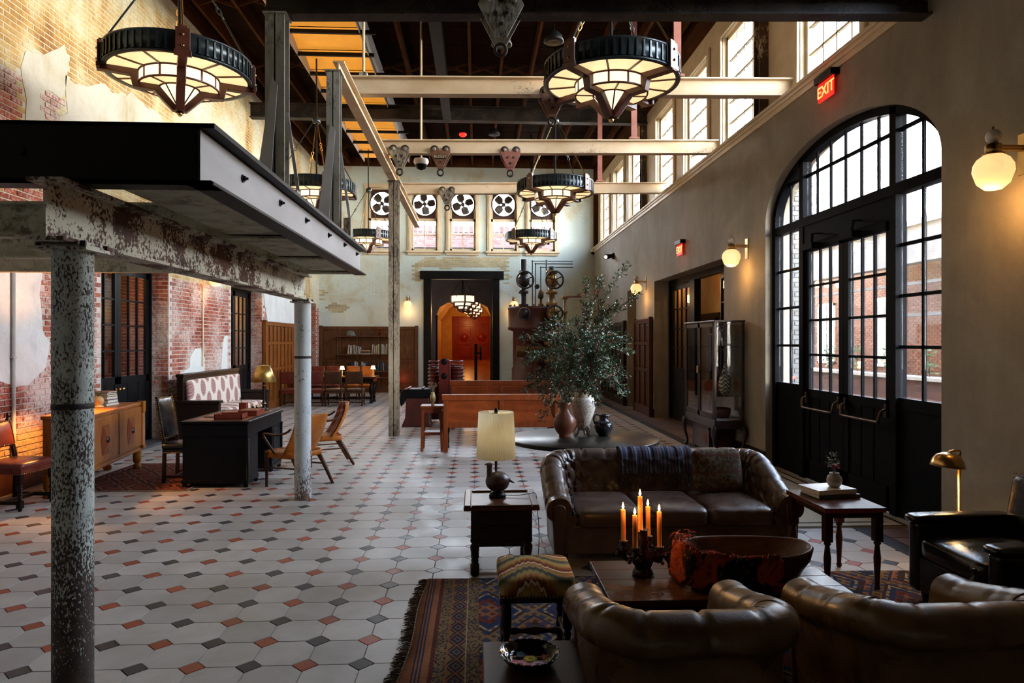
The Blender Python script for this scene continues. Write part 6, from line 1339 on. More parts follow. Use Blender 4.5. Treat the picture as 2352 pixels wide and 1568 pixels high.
# ------------------------------------------------------------------ seats, desk and sideboard on the left
MT['redleather'] = leather('oxblood_red_leather', (.12, .022, .014), (.20, .042, .026), .3)
MT['tanleather'] = leather('tan_orange_leather', (.29, .075, .006), (.42, .13, .014), .34)
MT['chestnut'] = leather('chestnut_leather', (.15, .026, .008), (.25, .055, .018), .3)
MT['brownleather'] = leather('worn_brown_leather', (.05, .02, .008), (.10, .042, .016), .4)
def side_chair(name, label, loc, rz, W=.50, D=.48, H=.48, BHt=1.0, lea='redleather', wd='darkwood', tw=True, rake=.10, low=.60, finial=False, group=None, nails=True):
    T = thing(name, label, 'chair', loc, rz, group)
    m = MB(); cushion(m, (0, D/2, H-.03), (W, D, .09), .45, .22, 36, 12, .35); m.build('seat', MT[lea], T)
    m = MB(); m.b2(-W/2+.02, W/2-.02, .015, D-.02, H-.115, H-.045); m.build('seat_rail', MT[lea], T, bevel=.008)
    if nails:
        m = MB()
        for k in range(18): m.ball((-W/2+.03+(W-.06)*k/17, .010, H-.105), .006, 6, 4); m.ball((W/2-.018, .03+(D-.06)*k/17, H-.105), .006, 6, 4); m.ball((-W/2+.018, .03+(D-.06)*k/17, H-.105), .006, 6, 4)
        m.build('nailheads', MT['brass'], T, kind='stuff')
    for s in (-1, 1):
        x = s*(W/2-.035); m = MB()
        if tw: m.b2(x-.024, x+.024, .015, .063, H-.22, H-.11); twist(m, (x, .039, .115), H-.335, .022); m.b2(x-.026, x+.026, .013, .065, .035, .115); m.lathe([(.012, 0), (.02, .01), (.022, .035)], (x, .039, 0), 10)
        else: m.lathe(turned(H-.11, .022), (x, .039, 0), 12)
        m.build('leg', MT[wd], T)
        m = MB(); m.bar((x, D-.03, 0), (x, D-.04, H-.05), .04, .04, up=(0, 1, 0)); m.build('leg', MT[wd], T, bevel=.004)
        m = MB(); m.bar((x, D-.04, H-.05), (x, D-.04+rake, BHt), .038, .034, up=(0, 1, 0)); 
        if finial: m.lathe([(.02, 0), (.012, .015), (.022, .035), (.008, .06), (0, .075)], (x, D-.04+rake, BHt), 10)
        m.build('back_post', MT[wd], T, bevel=.003)
        MB().b2(x-.016, x+.016, .06, D-.05, .07, .11).build('stretcher', MT[wd], T, bevel=.004)
    MB().b2(-W/2+.04, W/2-.04, D*.5-.016, D*.5+.016, .07, .11).build('stretcher', MT[wd], T, bevel=.004)
    M = tr(0, D-.04+rake*(low-H+.05)/(BHt-H+.05), low) @ rotx(-math.atan2(rake, BHt-H)); m = MB(M @ rotx(PI/2)); L = BHt-low-.01
    cushion(m, (0, L/2, 0), (W-.02, L, .06), .6, .15, 36, 12, .4); q = m.build('backrest', MT[lea], T)
    if nails:
        m = MB(M)
        for k in range(20):
            for z in (.015, L-.012): m.ball((-W/2+.03+(W-.06)*k/19, -.024, z), .0055, 6, 4)
            for s in (-1, 1): m.ball((s*(W/2-.02), -.024, .015+(L-.03)*k/19), .0055, 6, 4); m.ball((s*(W/2-.008), .0, .015+(L-.03)*k/19), .0055, 6, 4)
        m.build('nailheads', MT['brass'], T, kind='stuff')
    return T
side_chair('side_chair', 'oxblood leather side chair with twisted legs at the left edge', (-4.76, 7.70, 0), PI/2-.12, .52, .50, .50, .93, finial=True, low=.63)
side_chair('desk_chair', 'black leather chair with brass nails behind the black desk', (-3.645, 9.05, 0), PI/2, .46, .34, .50, 1.10, 'blackleather', 'darkwood', False, .10, .56)
# sideboard
sb_ = thing('sideboard', 'golden oak sideboard with hexagon panel behind the nearest column', 'sideboard', (-4.60, 9.03, 0), math.radians(98.3)); w2 = .93
MB().b2(-w2+.05, w2-.05, .02, .50, .30, .90).build('case', MT['oak'], sb_, bevel=.004); MB().b2(-w2-.01+.05, w2+.01-.05, .0, .52, .90, .945).build('top', MT['oak'], sb_, bevel=.008); MB().b2(-w2+.05, w2-.05, .0, .5, .27, .31).build('base_moulding', MT['oak'], sb_, bevel=.006)
for s in (-1, 0, 1):
    if s: m = MB(); [m.cyl((s*(w2-.0)-.05+k*.028, -.005, .33), (s*(w2-.0)-.05+k*.028, -.005, .80), .014, n=8) for k in range(4)]; m.b2(s*w2-.065, s*w2+.05, -.025, .06, .80, .955); m.b2(s*w2-.07, s*w2+.055, -.03, .06, .29, .34); m.build('fluted_pilaster', MT['oak'], sb_)
    else: continue
for s in (-1, 1):
    q = MB().b2(.012 if s > 0 else -.86, .86 if s > 0 else -.012, -.005, .03, .34, .88).build('door', MT['oak'], sb_, bevel=.004); c = s*.44
    hexp = [(c-.10, .42), (c+.10, .42), (c+.155, .60), (c+.10, .78), (c-.10, .78), (c-.155, .60)]; m = MB(); m.add([(a, -.008, b) for a, b in hexp]+[(c, -.035, .60)], [(i, (i+1) % 6, 6) for i in range(6)]); m.build('hexagon_panel', MT['redwood'], q)
    m = MB(); m.M = tr(c, -.03, .60) @ rotx(PI/2); m.lathe([(0, .02), (.03, .015), (.045, 0)], n=8, sm=False); m.build('rosette_pull', MT['darkwood'], q)
for a in (-.88, .88):
    for y in (.06, .44): m = MB(); m.lathe([(.04, 0), (.055, .02), (.05, .06), (.03, .08), (.05, .11), (.055, .19), (.05, .2), (.062, .24), (.05, .28)], (a, y, 0), 16); m.build('leg', MT['oak'], sb_)
def on_sb(x, y, z=.946):
    a = math.radians(98.3); return (-4.60+x*math.cos(a)-y*math.sin(a), 9.03+x*math.sin(a)+y*math.cos(a), z)
tl = [(6, .03, .26, .34, 'lowest pale book of the pile on the oak sideboard'), (3, .042, .24, .31, 'black spined book titled in white on the oak sideboard'), (7, .04, .23, .30, 'dark red book in the pile on the oak sideboard'), (4, .022, .22, .29, 'thin yellow book in the pile on the oak sideboard'), (8, .022, .21, .28, 'thin green book in the pile on the oak sideboard'), (9, .018, .2, .27, 'topmost violet edged book of the pile on the oak sideboard')]
zz_ = .946
for k, (ci, w_, d_, h_, lb) in enumerate(tl):
    x, y, _ = on_sb(.60+.01*(k % 3), .35); B = book_obj('book', lb, w_, d_, h_, ci, (x, y, zz_), rz=math.radians(98.3)-.25+.05*(k % 2)+PI/2, lay=True)
    if k == 1: text_obj('CITIES OF DESTINY', .034, pm('white_spine_ink', (.7, .7, .68)), B, tr(0, -.0015, h_/2) @ roty(-PI/2) @ rotx(PI/2), ext=.0004)
    zz_ += w_+.002
PA = thing('pineapple_ornament', 'gold pineapple shaped ornament next to the books on the sideboard', 'ornament', on_sb(.18, .30)); MB().lathe([(0, 0), (.06, 0), (.06, .01), (.03, .02), (.055, .04), (.065, .08), (.05, .12), (.02, .14)], n=16).build('body', pm('gilded_ceramic', (.5, .3, .08), (.6, .42, .16), 30, rough=.3, bump=.4), PA)
m = MB()
for k in range(14): a = k*2.4; m.tube([(0, 0, .13), (.02*math.cos(a), .02*math.sin(a), .17), (.045*math.cos(a), .045*math.sin(a), .19+.01*(k % 4))], [.008, .006, .001], 5)
m.build('crown', MT['leaf_d'], PA)
HL = thing('table_lamp', 'lit amber lamp on the sideboard hidden behind the nearest column', 'lamp', on_sb(-.50, .30)); MB().lathe([(0, 0), (.08, 0), (.08, .015), (.02, .03), (.03, .1), (.045, .18), (.02, .25), (.012, .32)], n=20).build('base', MT['brass'], HL); MB().lathe([(.17, .28), (.10, .52)], n=32).build('shade', MT['shade'], HL, solid=.003)
x, y, _ = on_sb(-.50, .30); pt_light((x, y, 1.34), 140, (1, .40, .07), .04, 'shade_bulb')
# small rug by the desk
sr = thing('small_rug', 'small dark red patterned rug under the black desk chair', 'rug', (-5.0, 8.42, 0)); m = MB(); m.grid(lambda u, v: (u*1.5, v*1.85, .008+.002*math.sin(u*19+v*13)), 16, 20); t = NT('dark_red_rug'); t.bsdf(.95, 0, .1); v = t.co('obj'); X = t.xyz(v); tri_ = lambda a, k: t.math('ABSOLUTE', t.math('SUBTRACT', t.math('FRACT', t.math('MULTIPLY', a, k)), .5)); d = t.math('ADD', t.math('ADD', tri_(X[0], 3), tri_(X[1], 2.4)), t.math('MULTIPLY', t.noise(v, 8, 3), .35)); c = t.ramp(d, [(0, (.14, .03, .018)), (.35, (.035, .012, .012)), (.5, (.20, .06, .03)), (.62, (.05, .02, .02)), (.8, (.28, .16, .09)), (.84, (.10, .022, .016))], 'CONSTANT'); t.col(c); m.build('pile', t.m, sr, solid=.006)
m = MB(); m.b2(0, 1.5, -.02, 0, 0, .012); m.b2(1.5, 1.52, -.02, 1.85, 0, .012); m.b2(0, 1.5, 1.85, 1.87, 0, .012); m.build('binding', pm('cream_binding', (.35, .27, .18), (.2, .12, .08), 30, rough=.9), sr)
# desk
DK = thing('writing_desk', 'black pedestal writing desk with red leather top', 'desk', (-3.22, 9.30, 0)); dx_, dy_ = .40, .73
MB().b2(-dx_-.02, dx_+.02, -dy_-.02, dy_+.02, .785, .82).build('top', MT['blackiron'], DK, bevel=.012, seg=3); MB().b2(-dx_+.08, dx_-.06, -dy_+.08, dy_-.08, .82, .8215).build('leather_inset', leather('desk_top_leather', (.20, .055, .028), (.28, .09, .05), .35), DK)
MB().b2(-dx_, dx_, -dy_, dy_, .63, .785).build('drawer_case', MT['blackiron'], DK, bevel=.006)
for s in (-1, 1):
    y0, y1 = (s*dy_-.44*s, s*dy_); y0, y1 = min(y0, y1), max(y0, y1); q = MB().b2(-dx_+.01, dx_-.01, y0+.01, y1-.01, .05, .63).build('pedestal', MT['blackiron'], DK, bevel=.005)
    MB().b2(-dx_, dx_, y0, y1, .05, .10).build('plinth', MT['blackiron'], DK, bevel=.005)
    m = MB(); m.b2(dx_-.012, dx_-.002, y0+.06, y1-.06, .14, .58); m.build('door_panel', MT['blackiron'], q, bevel=.004)
    for x in (-dx_+.03, dx_-.03):
        for y in (y0+.03, y1-.03): MB().lathe([(0, 0), (.02, 0), (.032, .02), (.026, .045), (.018, .05)], (x, y, 0), 12).build('bun_foot', MT['blackiron'], DK)
    m = MB(); m.cyl((dx_, s*dy_-.0, .10), (dx_, s*dy_, .62), .017, n=10); m.ball((dx_, s*dy_, .63), .022, 10, 6); m.build('corner_column', MT['blackiron'], DK)
def on_dk(x, y, z=.822): return (-3.22+x, 9.30+y, z)
MT['deskred'] = leather('red_desk_leather', (.17, .028, .014), (.25, .05, .025), .3)
q = thing('letter_tray', 'open red leather letter tray at the near corner of the desk', 'tray', on_dk(.10, -.44)); m = MB(); m.b2(-.17, .17, -.12, .12, 0, .008)
for a in ((-.17, -.16, -.12, .12), (.16, .17, -.12, .12), (-.17, .17, -.12, -.11), (-.17, .17, .11, .12)): m.b2(*a, 0, .065)
m.build('tray_box', MT['deskred'], q)
q = thing('red_box', 'closed red leather box beside the letter tray on the desk', 'box', on_dk(.22, -.02)); MB().b2(-.12, .12, -.17, .17, 0, .05).build('body', MT['deskred'], q, bevel=.003); MB().b2(-.123, .123, -.173, .173, .05, .075).build('lid', MT['deskred'], q, bevel=.004)
q = thing('pen_box', 'small dark red pen box with a pen standing near the desk lamp', 'box', on_dk(-.06, .50)); MB().b2(-.05, .05, -.05, .05, 0, .12).build('body', MT['deskred'], q, bevel=.004); MB().cyl((-.02, 0, .1), (-.05, .0, .20), .005, n=6).build('pen', MT['blackiron'], q)
for a, y, lb in ((.10, .40, 'small dark ink bottle with white label on the desk'), (.17, .36, 'second ink bottle nearer the desk edge')):
    q = thing('ink_bottle', lb, 'bottle', on_dk(a, y)); MB().lathe([(0, 0), (.032, 0), (.034, .05), (.018, .06), (.018, .075)], n=14).build('bottle_body', MT['blackiron'], q); MB().lathe([(.035, .01), (.035, .04)], n=14).build('paper_label', PAPER, q); MB().lathe([(0, .095), (.02, .095), (.02, .072)], n=14).build('cap', MT['brass'], q)
q = thing('desk_blotter', 'dark flat blotter board lying on the desk top', 'blotter', on_dk(-.14, -.1)); MB().b2(-.15, .15, -.22, .22, 0, .008).build('board', MT['mahog'], q); MB().b2(-.14, .14, -.2, .2, .008, .010).build('paper', MT['deskred'], q)
BLp = thing('desk_lamp', 'brass shaded desk lamp at the far end of the black desk', 'lamp', on_dk(.20, .56)); m = MB(); m.lathe([(0, 0), (.075, 0), (.08, .01), (.06, .025), (.025, .04), (.02, .07), (.03, .09), (.035, .11), (.018, .13), (.014, .16), (.022, .24), (.016, .34), (.02, .36), (.008, .38), (.008, .62)], n=20); m.build('stem', MT['darkwood'], BLp)
for z in (.10, .36): MB().lathe([(.02, -.012), (.034, -.008), (.036, 0), (.034, .008), (.02, .012)], (0, 0, z), 18).build('brass_collar', MT['brass'], BLp)
MB().lathe([(.172, .405), (.085, .635)], n=40).build('shade', pm('polished_brass_shade', (.58, .38, .11), (.70, .50, .18), 5, rough=.38, metal=1), BLp, solid=.003); MB().lathe([(0, .65), (.012, .645), (.085, .635)], n=20).build('shade_top', MT['brass'], BLp)
for a in (-.06, .06): MB().cyl((a, 0, .43), (a, 0, .36), .002, n=5).ball((a, 0, .355), .008, 8, 5).build('pull_chain', MT['brass'], BLp)
# tan armchairs
def scoop_chair(label, loc, rz, lea_b, lea_f):
    T = thing('leather_armchair', label, 'chair', loc, rz); W = .60
    def back(u, v, o=0):
        a = (u-.5)*1.9; z = .42+.46*v; r = .32+o; bul = .05*math.sin(PI*v*.8); dr = .14*(1-v)**2
        return (math.sin(a)*(r+.01)*1.05, .42+math.cos(a)*(r-.06)*.72-.06+v*.07-dr, z+.02*math.cos(a*1.6)*v)
    m = MB(); m.grid(lambda u, v: back(u, v), 24, 16); m.build('back_shell', MT[lea_b], T, solid=.016)
    m = MB(); m.grid(lambda u, v: Vector(back(u, v, -.03-.018*abs(math.sin(u*PI*5))*abs(math.sin(v*PI*4)))), 60, 40); m.build('tufted_lining', MT[lea_f], T, solid=.012)
    m = MB(); n_ = 24
    for k in range(n_+1): m.ball(back(k/n_, 1.0, .012), .0065, 6, 4)
    for k in range(14):
        for u in (0, 1): m.ball(back(u, k/13, .01), .0065, 6, 4)
    m.build('nailheads', MT['brass'], T, kind='stuff')
    m = MB(); m.grid(lambda u, v: Vector(((u-.5)*.54*(1-.12*v), .02+v*.48, .445-.03*math.sin(PI*v)+.02*abs(math.sin(u*PI*5))*abs(math.sin(v*PI*5)))), 50, 50); m.build('tufted_seat', MT[lea_f], T)
    m = MB(); cushion(m, (0, .25, .40), (.56, .50, .09), .4, .25, 32, 10); m.build('seat', MT[lea_b], T)
    for s in (-1, 1):
        m = MB(); m.tube(smooth([(s*.26, .05, .0), (s*.26, .05, .22), (s*.27, .05, .38), (s*.275, .07, .44)], 4), [.018]*4+[.024]*5+[.028]*4, 8); m.build('leg', MT['brownwood'], T)
        m = MB(); m.tube([(s*.25, .66, 0), (s*.235, .52, .26), (s*.22, .42, .42)], [.018, .026, .032], 8); m.build('leg', MT['brownwood'], T)
        m = MB(); m.tube(smooth([(s*.275, .20, .42), (s*.30, .10, .56), (s*.315, .05, .645), (s*.315, .10, .665), (s*.31, .25, .655), (s*.30, .40, .69), (s*.285, .47, .74)], 5), .019, 8, flat=.75); m.build('arm', MT['brownwood'], T)
        m = MB(); m.bar((s*.255, .06, .24), (s*.235, .53, .25), .03, .018); m.build('stretcher', MT['brownwood'], T, bevel=.003)
    return T
scoop_chair('tan leather armchair seen from behind beside the pale column', (-2.52, 8.86, 0), -PI/2-.5, 'tanleather', 'tanleather')
scoop_chair('chestnut leather armchair with tufted lining, farther from the pale column', (-2.50, 10.10, 0), -PI/2+.35, 'tanleather', 'chestnut')
# settee against the brick wall
SE = thing('settee', 'long dark settee with rose patterned cushions by the brick wall', 'sofa', (-4.58, 13.78, 0), PI/2); L2 = 1.40
MB().b2(-L2, L2, .62, .72, .30, 1.18).build('back_frame', MT['darkwood'], SE, bevel=.006); MB().b2(-L2-.03, L2+.03, .60, .74, 1.16, 1.22).build('top_rail', MT['darkwood'], SE, bevel=.01); MB().b2(-L2, L2, .02, .68, .12, .40).build('seat_box', MT['darkwood'], SE, bevel=.006)
for s in (-1, 1): MB().b2(s*L2-.06, s*L2+.06, -.02, .70, 0, .70).build('arm', MT['darkwood'], SE, bevel=.008); MB().b2(s*L2-.09, s*L2+.09, -.05, .72, .70, .755).build('arm_cap', MT['darkwood'], SE, bevel=.01)
t = NT('rose_ikat_linen'); t.bsdf(.9, 0, .15); v = t.co('obj'); X = t.xyz(v); u, z = X[0], t.math('ADD', X[2], t.math('MULTIPLY', X[1], .6))
def motif(ou, oz):
    a = t.math('SUBTRACT', t.math('FRACT', t.math('MULTIPLY_ADD', u, 2.05, ou)), .5); b = t.math('SUBTRACT', t.math('FRACT', t.math('MULTIPLY_ADD', z, 1.9, oz)), .5)
    r = t.math('SQRT', t.math('ADD', t.math('POWER', t.math('MULTIPLY', a, 1.35), 2), t.math('POWER', t.math('MULTIPLY', b, 1.0), 2))); an = t.math('ARCTAN2', a, b)
    return t.math('ADD', r, t.math('MULTIPLY', t.math('COSINE', t.math('MULTIPLY', an, 14)), .012))
r_ = t.math('MINIMUM', motif(.1, .12), motif(.6, .62)); c = t.ramp(r_, [(0, (.30, .13, .13)), (.05, (.52, .40, .36)), (.07, (.30, .14, .14)), (.14, (.48, .33, .31)), (.165, (.31, .15, .15)), (.24, (.42, .27, .26)), (.285, (.33, .17, .17)), (.31, (.66, .61, .52))], 'CONSTANT')
t.col(c); t.bump(t.noise(v, 300, 2), .2, .002); MT['ikat'] = t.m
m = MB(tr(0, .575, .80) @ rotx(PI/2-.06)); cushion(m, (0, 0, 0), (2*L2-.20, .62, .14), .35, .10, 60, 14, .2); m.build('back_cushion', MT['ikat'], SE); m = MB(); cushion(m, (0, .29, .47), (2*L2-.16, .56, .17), .35, .12, 60, 14, .25); m.build('seat_cushion', MT['ikat'], SE)
# library table, its chairs and lamps
LB = thing('library_table', 'long dark library table with bulbous turned legs before the bookcase', 'table', (-4.02, 20.35, 0)); MB().b2(-1.1, 1.1, -.42, .42, .73, .78).build('top', MT['brownwood'], LB, bevel=.008); MB().b2(-1.02, 1.02, -.34, .34, .62, .73).build('apron', MT['darkwood'], LB)
for x in (-.95, .95):
    for y in (-.28, .28): m = MB(); m.lathe([(.05, 0), (.06, .03), (.04, .06), (.04, .12), (.055, .14), (.03, .2), (.06, .3), (.07, .40), (.05, .5), (.03, .54), (.06, .58), (.06, .64)], (x, y, 0), 16); m.build('leg', MT['darkwood'], LB)
MB().b2(-.95, .95, -.03, .03, .10, .15).build('stretcher', MT['darkwood'], LB)
nm = ['near side library chair half hidden by the pale column', 'near side library chair with red back right of the pale column', 'near side library chair, third from the left, brown back', 'near side library chair at the right end, brown back']
for k, px in enumerate((672, 730, 771, 818)): side_chair('library_chair', nm[k], (19.3*(ray(px, 784).x), 19.62, 0), PI, .50, .46, .47, .98, 'redleather' if k < 2 else 'brownleather', 'brownwood', False, .05, .62)
for k, px in enumerate((728, 764, 808, 842)): side_chair('library_chair', ('far side red library chair nearest the brick pier', 'far side red library chair behind the lit candle lamp', 'far side tan library chair under the blue books', 'far side tan library chair at the right end of the table')[k], (21*(ray(px, 784).x), 21.0, 0), 0, .43, .46, .47, 1.05, 'redleather' if k < 2 else 'tanleather', 'brownwood', False, .05, .62)
for px, y, z, lb in ((786, 20.2, .78, 'small lit lamp at the left of the library table'), (857, 20.5, .78, 'small lit lamp at the right of the library table')):
    x = y*ray(px, 784).x/ray(px, 784).y; q = thing('candle_lamp', lb, 'lamp', (x, y, z)); MB().lathe([(0, 0), (.06, 0), (.06, .012), (.012, .03), (.014, .2), (.008, .24)], n=14).build('stem', MT['brass'], q); MB().lathe([(.07, .2), (.045, .30)], n=16).build('shade', emit('lit_small_shade', (1, .55, .2), 9), q, solid=.002); pt_light((x, y, z+.36), 12, (1, .5, .15), .04)
q = thing('floor_uplight', 'small red glowing lamp on the floor beside the bookcase', 'lamp', (aty(921, 880, 24).x, 24.05, 0)); MB().lathe([(0, 0), (.05, 0), (.05, .1), (.06, .12)], n=12).build('housing', MT['blackiron'], q); MB().lathe([(0, .115), (.05, .115)], n=12).build('lens', MT['exitred'], q); pt_light((aty(921, 880, 24).x, 24.0, .5), 3, (1, .10, .03), .05)
# ------------------------------------------------------------------ centre: benches, machines, round table with plant, cabinet
def bench(label, loc, rz, W, H=.94, D=.56, perf=False):
    T = thing('wooden_bench', label, 'bench', loc, rz)                   # back plane at y=0 facing -y, seat towards +y
    MB().b2(-W/2-.03, W/2+.03, -.03, .05, H-.10, H).build('top_rail', MT['redwood'], T, bevel=.012); MB().b2(-W/2, W/2, -.015, .035, .40, .49).build('lower_rail', MT['redwood'], T, bevel=.006)
    for x in (-W/2+.035, 0, W/2-.035): MB().b2(x-.035, x+.035, -.022, .04, 0 if x else .40, H-.08).build('leg' if x else 'stile', MT['redwood'], T, bevel=.005)
    for s in (-1, 1): MB().b2(.03 if s > 0 else -W/2+.06, W/2-.06 if s > 0 else -.03, -.003, .015, .48, H-.09).build('back_panel', MT['redpanel'], T)
    if perf:
        m = MB()
        for r in range(4):
            for k in range(46): x = -W/2+.12+(W-.24)*k/45; m.b2(x-.006, x+.006, -.006, -.002, H-.15-r*.03, H-.138-r*.03)
        m.build('punched_holes', MT['darkwood'], T, kind='stuff')
    MB().b2(-W/2, W/2, .04, D, .41, .45).build('seat', MT['redwood'], T, bevel=.008)
    for x in (-W/2+.05, W/2-.05): m = MB(); m.lathe(turned(.41, .03), (x, D-.05, 0), 12); m.build('leg', MT['darkwood'], T); MB().b2(x-.03, x+.03, .0, D, .62, .66).build('armrest', MT['redwood'], T, bevel=.008); m = MB(); m.lathe([(.02, 0), (.028, .05), (.016, .1), (.02, .17)], (x, D-.05, .45), 10); m.build('arm_post', MT['redwood'], T)
    return T
MT['redpanel'] = wood('figured_red_wood_panel', (.15, .026, .005), (.28, .06, .012), 2.2, (10, 1, 2), .35)
bench('red brown wooden bench seen from behind, nearer of two', (.40, 11.12, 0), 0, 1.88); bench('red brown bench with punched hole back, behind the nearer bench', (.50, 14.0, 0), 0, 2.05, 1.0, perf=True)
q = thing('plant_stool', 'tall narrow red wood stool carrying a small vase beside the bench', 'stool', (-.735, 11.42, 0)); MB().b2(-.19, .19, -.19, .19, .70, .745).build('top', MT['redwood'], q, bevel=.006); MB().b2(-.16, .16, -.16, .16, .63, .70).build('apron', MT['redwood'], q)
for a in (-1, 1):
    for c in (-1, 1): m = MB(); m.bar((a*.165, c*.165, 0), (a*.145, c*.145, .66), .042, .042, up=(0, 1, 0)); m.build('leg', MT['redwood'], q, bevel=.004)
MB().b2(-.15, .15, -.15, .15, .26, .31).build('shelf', MT['redwood'], q, bevel=.004)
q = thing('bud_vase', 'small olive gold vase with dry sprigs on the narrow stool', 'vase', (-.73, 11.40, .746)); MB().lathe([(0, 0), (.028, 0), (.03, .01), (.022, .03), (.045, .08), (.05, .13), (.04, .17), (.026, .20), (.034, .215), (.028, .215)], n=20).build('vase_body', pm('olive_gold_glaze', (.20, .15, .05), (.34, .28, .12), 14, rough=.25), q); m = MB()
for k in range(22): a = rnd.uniform(0, 6.28); r = rnd.uniform(.02, .09); m.tube([(0, 0, .2), (r*.4*math.cos(a), r*.4*math.sin(a), .28), (r*math.cos(a), r*math.sin(a), rnd.uniform(.3, .40))], [.003, .004, .001], 4)
m.build('sprigs', pm('dry_green_red_sprig', (.05, .07, .02), (.14, .05, .03), 30, rough=.7), q, kind='stuff')
# red machine with fins
MT['machred'] = pm('machine_red_enamel', (.10, .009, .007), (.17, .02, .014), 4, rough=.35); MT['machdark'] = pm('machine_dark_red', (.045, .007, .005), (.085, .014, .009), 4, rough=.45)
p = aty(1022, 900, 15.6); GM = thing('finned_machine', 'red finned machine with upright plate behind the bench', 'machine', (p.x, 15.6, 0)); pz = aty(1022, 823, 15.6).z
m = MB(); pts = rrect(-.115, .115, .02, pz, .06); m.prism(pts, 'y', -.42, -.34); m.build('upright_plate', MT['machred'], GM, bevel=.01)
MB().b2(.115, .14, -.44, .1, .02, pz-.04).build('plate_flange', MT['machred'], GM, bevel=.008)
for z in (pz-.06, pz-.38, pz-.86): m = MB(); m.M = tr(0, -.419, z) @ rotx(PI/2); m.lathe([(0, .004), (.07, .004), (.075, 0)], n=20); m.build('plate_hole', MT['blackiron'], GM)
for s, w_ in ((-1, .24), (1, .30)):
    c0 = s*(.12+w_*.5); MB().lathe([(0, .05), (w_*.48, .05), (w_*.48, pz-.18), (0, pz-.18)], (c0, -.1, 0), 24).build('drum', MT['machdark'], GM)
    for k in range(15):
        m = MB(); z = .2+k*.082; r = w_*.56*(1 if k < 13 else .92); m.lathe([(w_*.45, -.022), (r, -.016), (r+.012, 0), (r, .016), (w_*.45, .022)], (c0, -.1, z), 26); m.build('fin', MT['machred'], GM)
p = aty(955, 900, 14.5); q = thing('saddle_pedestal', 'dark red flared machine pedestal with black top left of the stool', 'machine', (p.x, 14.7, 0)); m = MB(); m.prism([(-.30, 0), (.34, 0), (.30, .1), (.28, .62), (-.20, .62), (-.22, .2)], 'y', -.25, .25); m.build('pedestal_body', MT['machdark'], q, bevel=.02); m = MB(); m.prism([(-.30, .42), (-.34, .52), (-.32, .74), (-.24, .80), (.34, .80), (.34, .60), (-.2, .60)], 'y', -.27, .27); m.build('saddle_top', MT['blackiron'], q, bevel=.03)
for x in (-.15, .15): MB().b2(x-.02, x+.02, -.28, .28, .795, .825).build('strap', MT['machred'], q)
# old pump machine with valve wheels
PY = 21.4; sc_ = .01365
def pxz(px, py, y=PY): v_ = aty(px, py, y); return v_.x, v_.z
PM = thing('pump_machine', 'large old red and brass pump machine with valve hand wheels', 'machine', (0, PY, 0))
MT['bronze'] = pm('dark_bronze_iron', (.028, .022, .02), (.06, .048, .04), 6, rough=.4, metal=.5); MT['valvebrass'] = pm('dull_valve_brass', (.24, .13, .04), (.42, .25, .09), 6, rough=.4, metal=.6)
x, zt_ = pxz(1222, 705); _, zm = pxz(1222, 757); _, zn = pxz(1222, 845); R0 = 55*sc_
m = MB(); m.lathe([(0, 0), (R0*1.05, 0), (R0*1.05, .25), (R0*.85, .3), (R0*.85, zn), (R0*.80, zn+.05), (R0*.80, zm-.05), (R0, zm), (R0*1.02, zm+.08), (R0, zm+.1), (R0, zt_-.1), (R0*1.03, zt_-.06), (R0*.98, zt_), (0, zt_+.02)], (x, 0, 0), 36); m.build('boiler_body', MT['machdark'], PM)
m = MB()
for k in range(20): a = 2*PI*k/20; m.cyl((x+R0*.94*math.cos(a), R0*.94*math.sin(a), zt_), (x+R0*.94*math.cos(a), R0*.94*math.sin(a), zt_+.06), .025, n=6)
m.build('bolt_ring', MT['bronze'], PM, kind='stuff')
def vpipe(px, y0, y1, r, mat, name='pipe', dy=-.5, fl=()):
    x_, za = pxz(px, y0, PY); _, zb = pxz(px, y1, PY); m = MB(); m.cyl((x_, dy, zb), (x_, dy, za), r, n=18)
    for f in fl: _, zf = pxz(px, f, PY); m.lathe([(r, -.05), (r*1.75, -.05), (r*1.75, .05), (r, .05)], (x_, dy, zf), 20)
    return m.build(name, MT[mat], PM)
def valve(px, py, r, mat, dy=-.5):
    x_, z_ = pxz(px, py, PY); m = MB(); m.ball((x_, dy, z_), (r, r, r*1.15), 20, 12); return m.build('valve_body', MT[mat], PM)
def wheel(px, py, r, dy=-.85, mat='bronze'):
    x_, z_ = pxz(px, py, PY); c = Vector((x_, dy, z_)); m = MB(); m.tube([c+Vector((r*math.cos(2*PI*k/24), 0, r*math.sin(2*PI*k/24))) for k in range(24)], .028, 8, closed=True); q = m.build('hand_wheel', MT[mat], PM)
    m = MB()
    for k in range(5): a = 2*PI*k/5+.4; m.cyl(c, c+Vector((r*math.cos(a), 0, r*math.sin(a))), .02, n=6)
    m.cyl(c-Vector((0, .04, 0)), c+Vector((0, .35, 0)), .035, n=10); m.build('spokes', MT[mat], q)
vpipe(1200, 600, 626, .09, 'bronze'); vpipe(1200, 626, 720, .085, 'bronze', fl=(629, 673, 704)); valve(1200, 648, .19, 'bronze'); wheel(1202, 648, .255); valve(1200, 723, .14, 'bronze', -.78); wheel(1200, 724, .17, -1.0)
vpipe(1263, 616, 628, .09, 'bronze'); vpipe(1263, 628, 725, .10, 'valvebrass', fl=(629, 674, 700)); valve(1263, 648, .2, 'valvebrass'); wheel(1267, 648, .262); valve(1263, 722, .19, 'valvebrass', -.78); wheel(1266, 722, .225, -1.05)
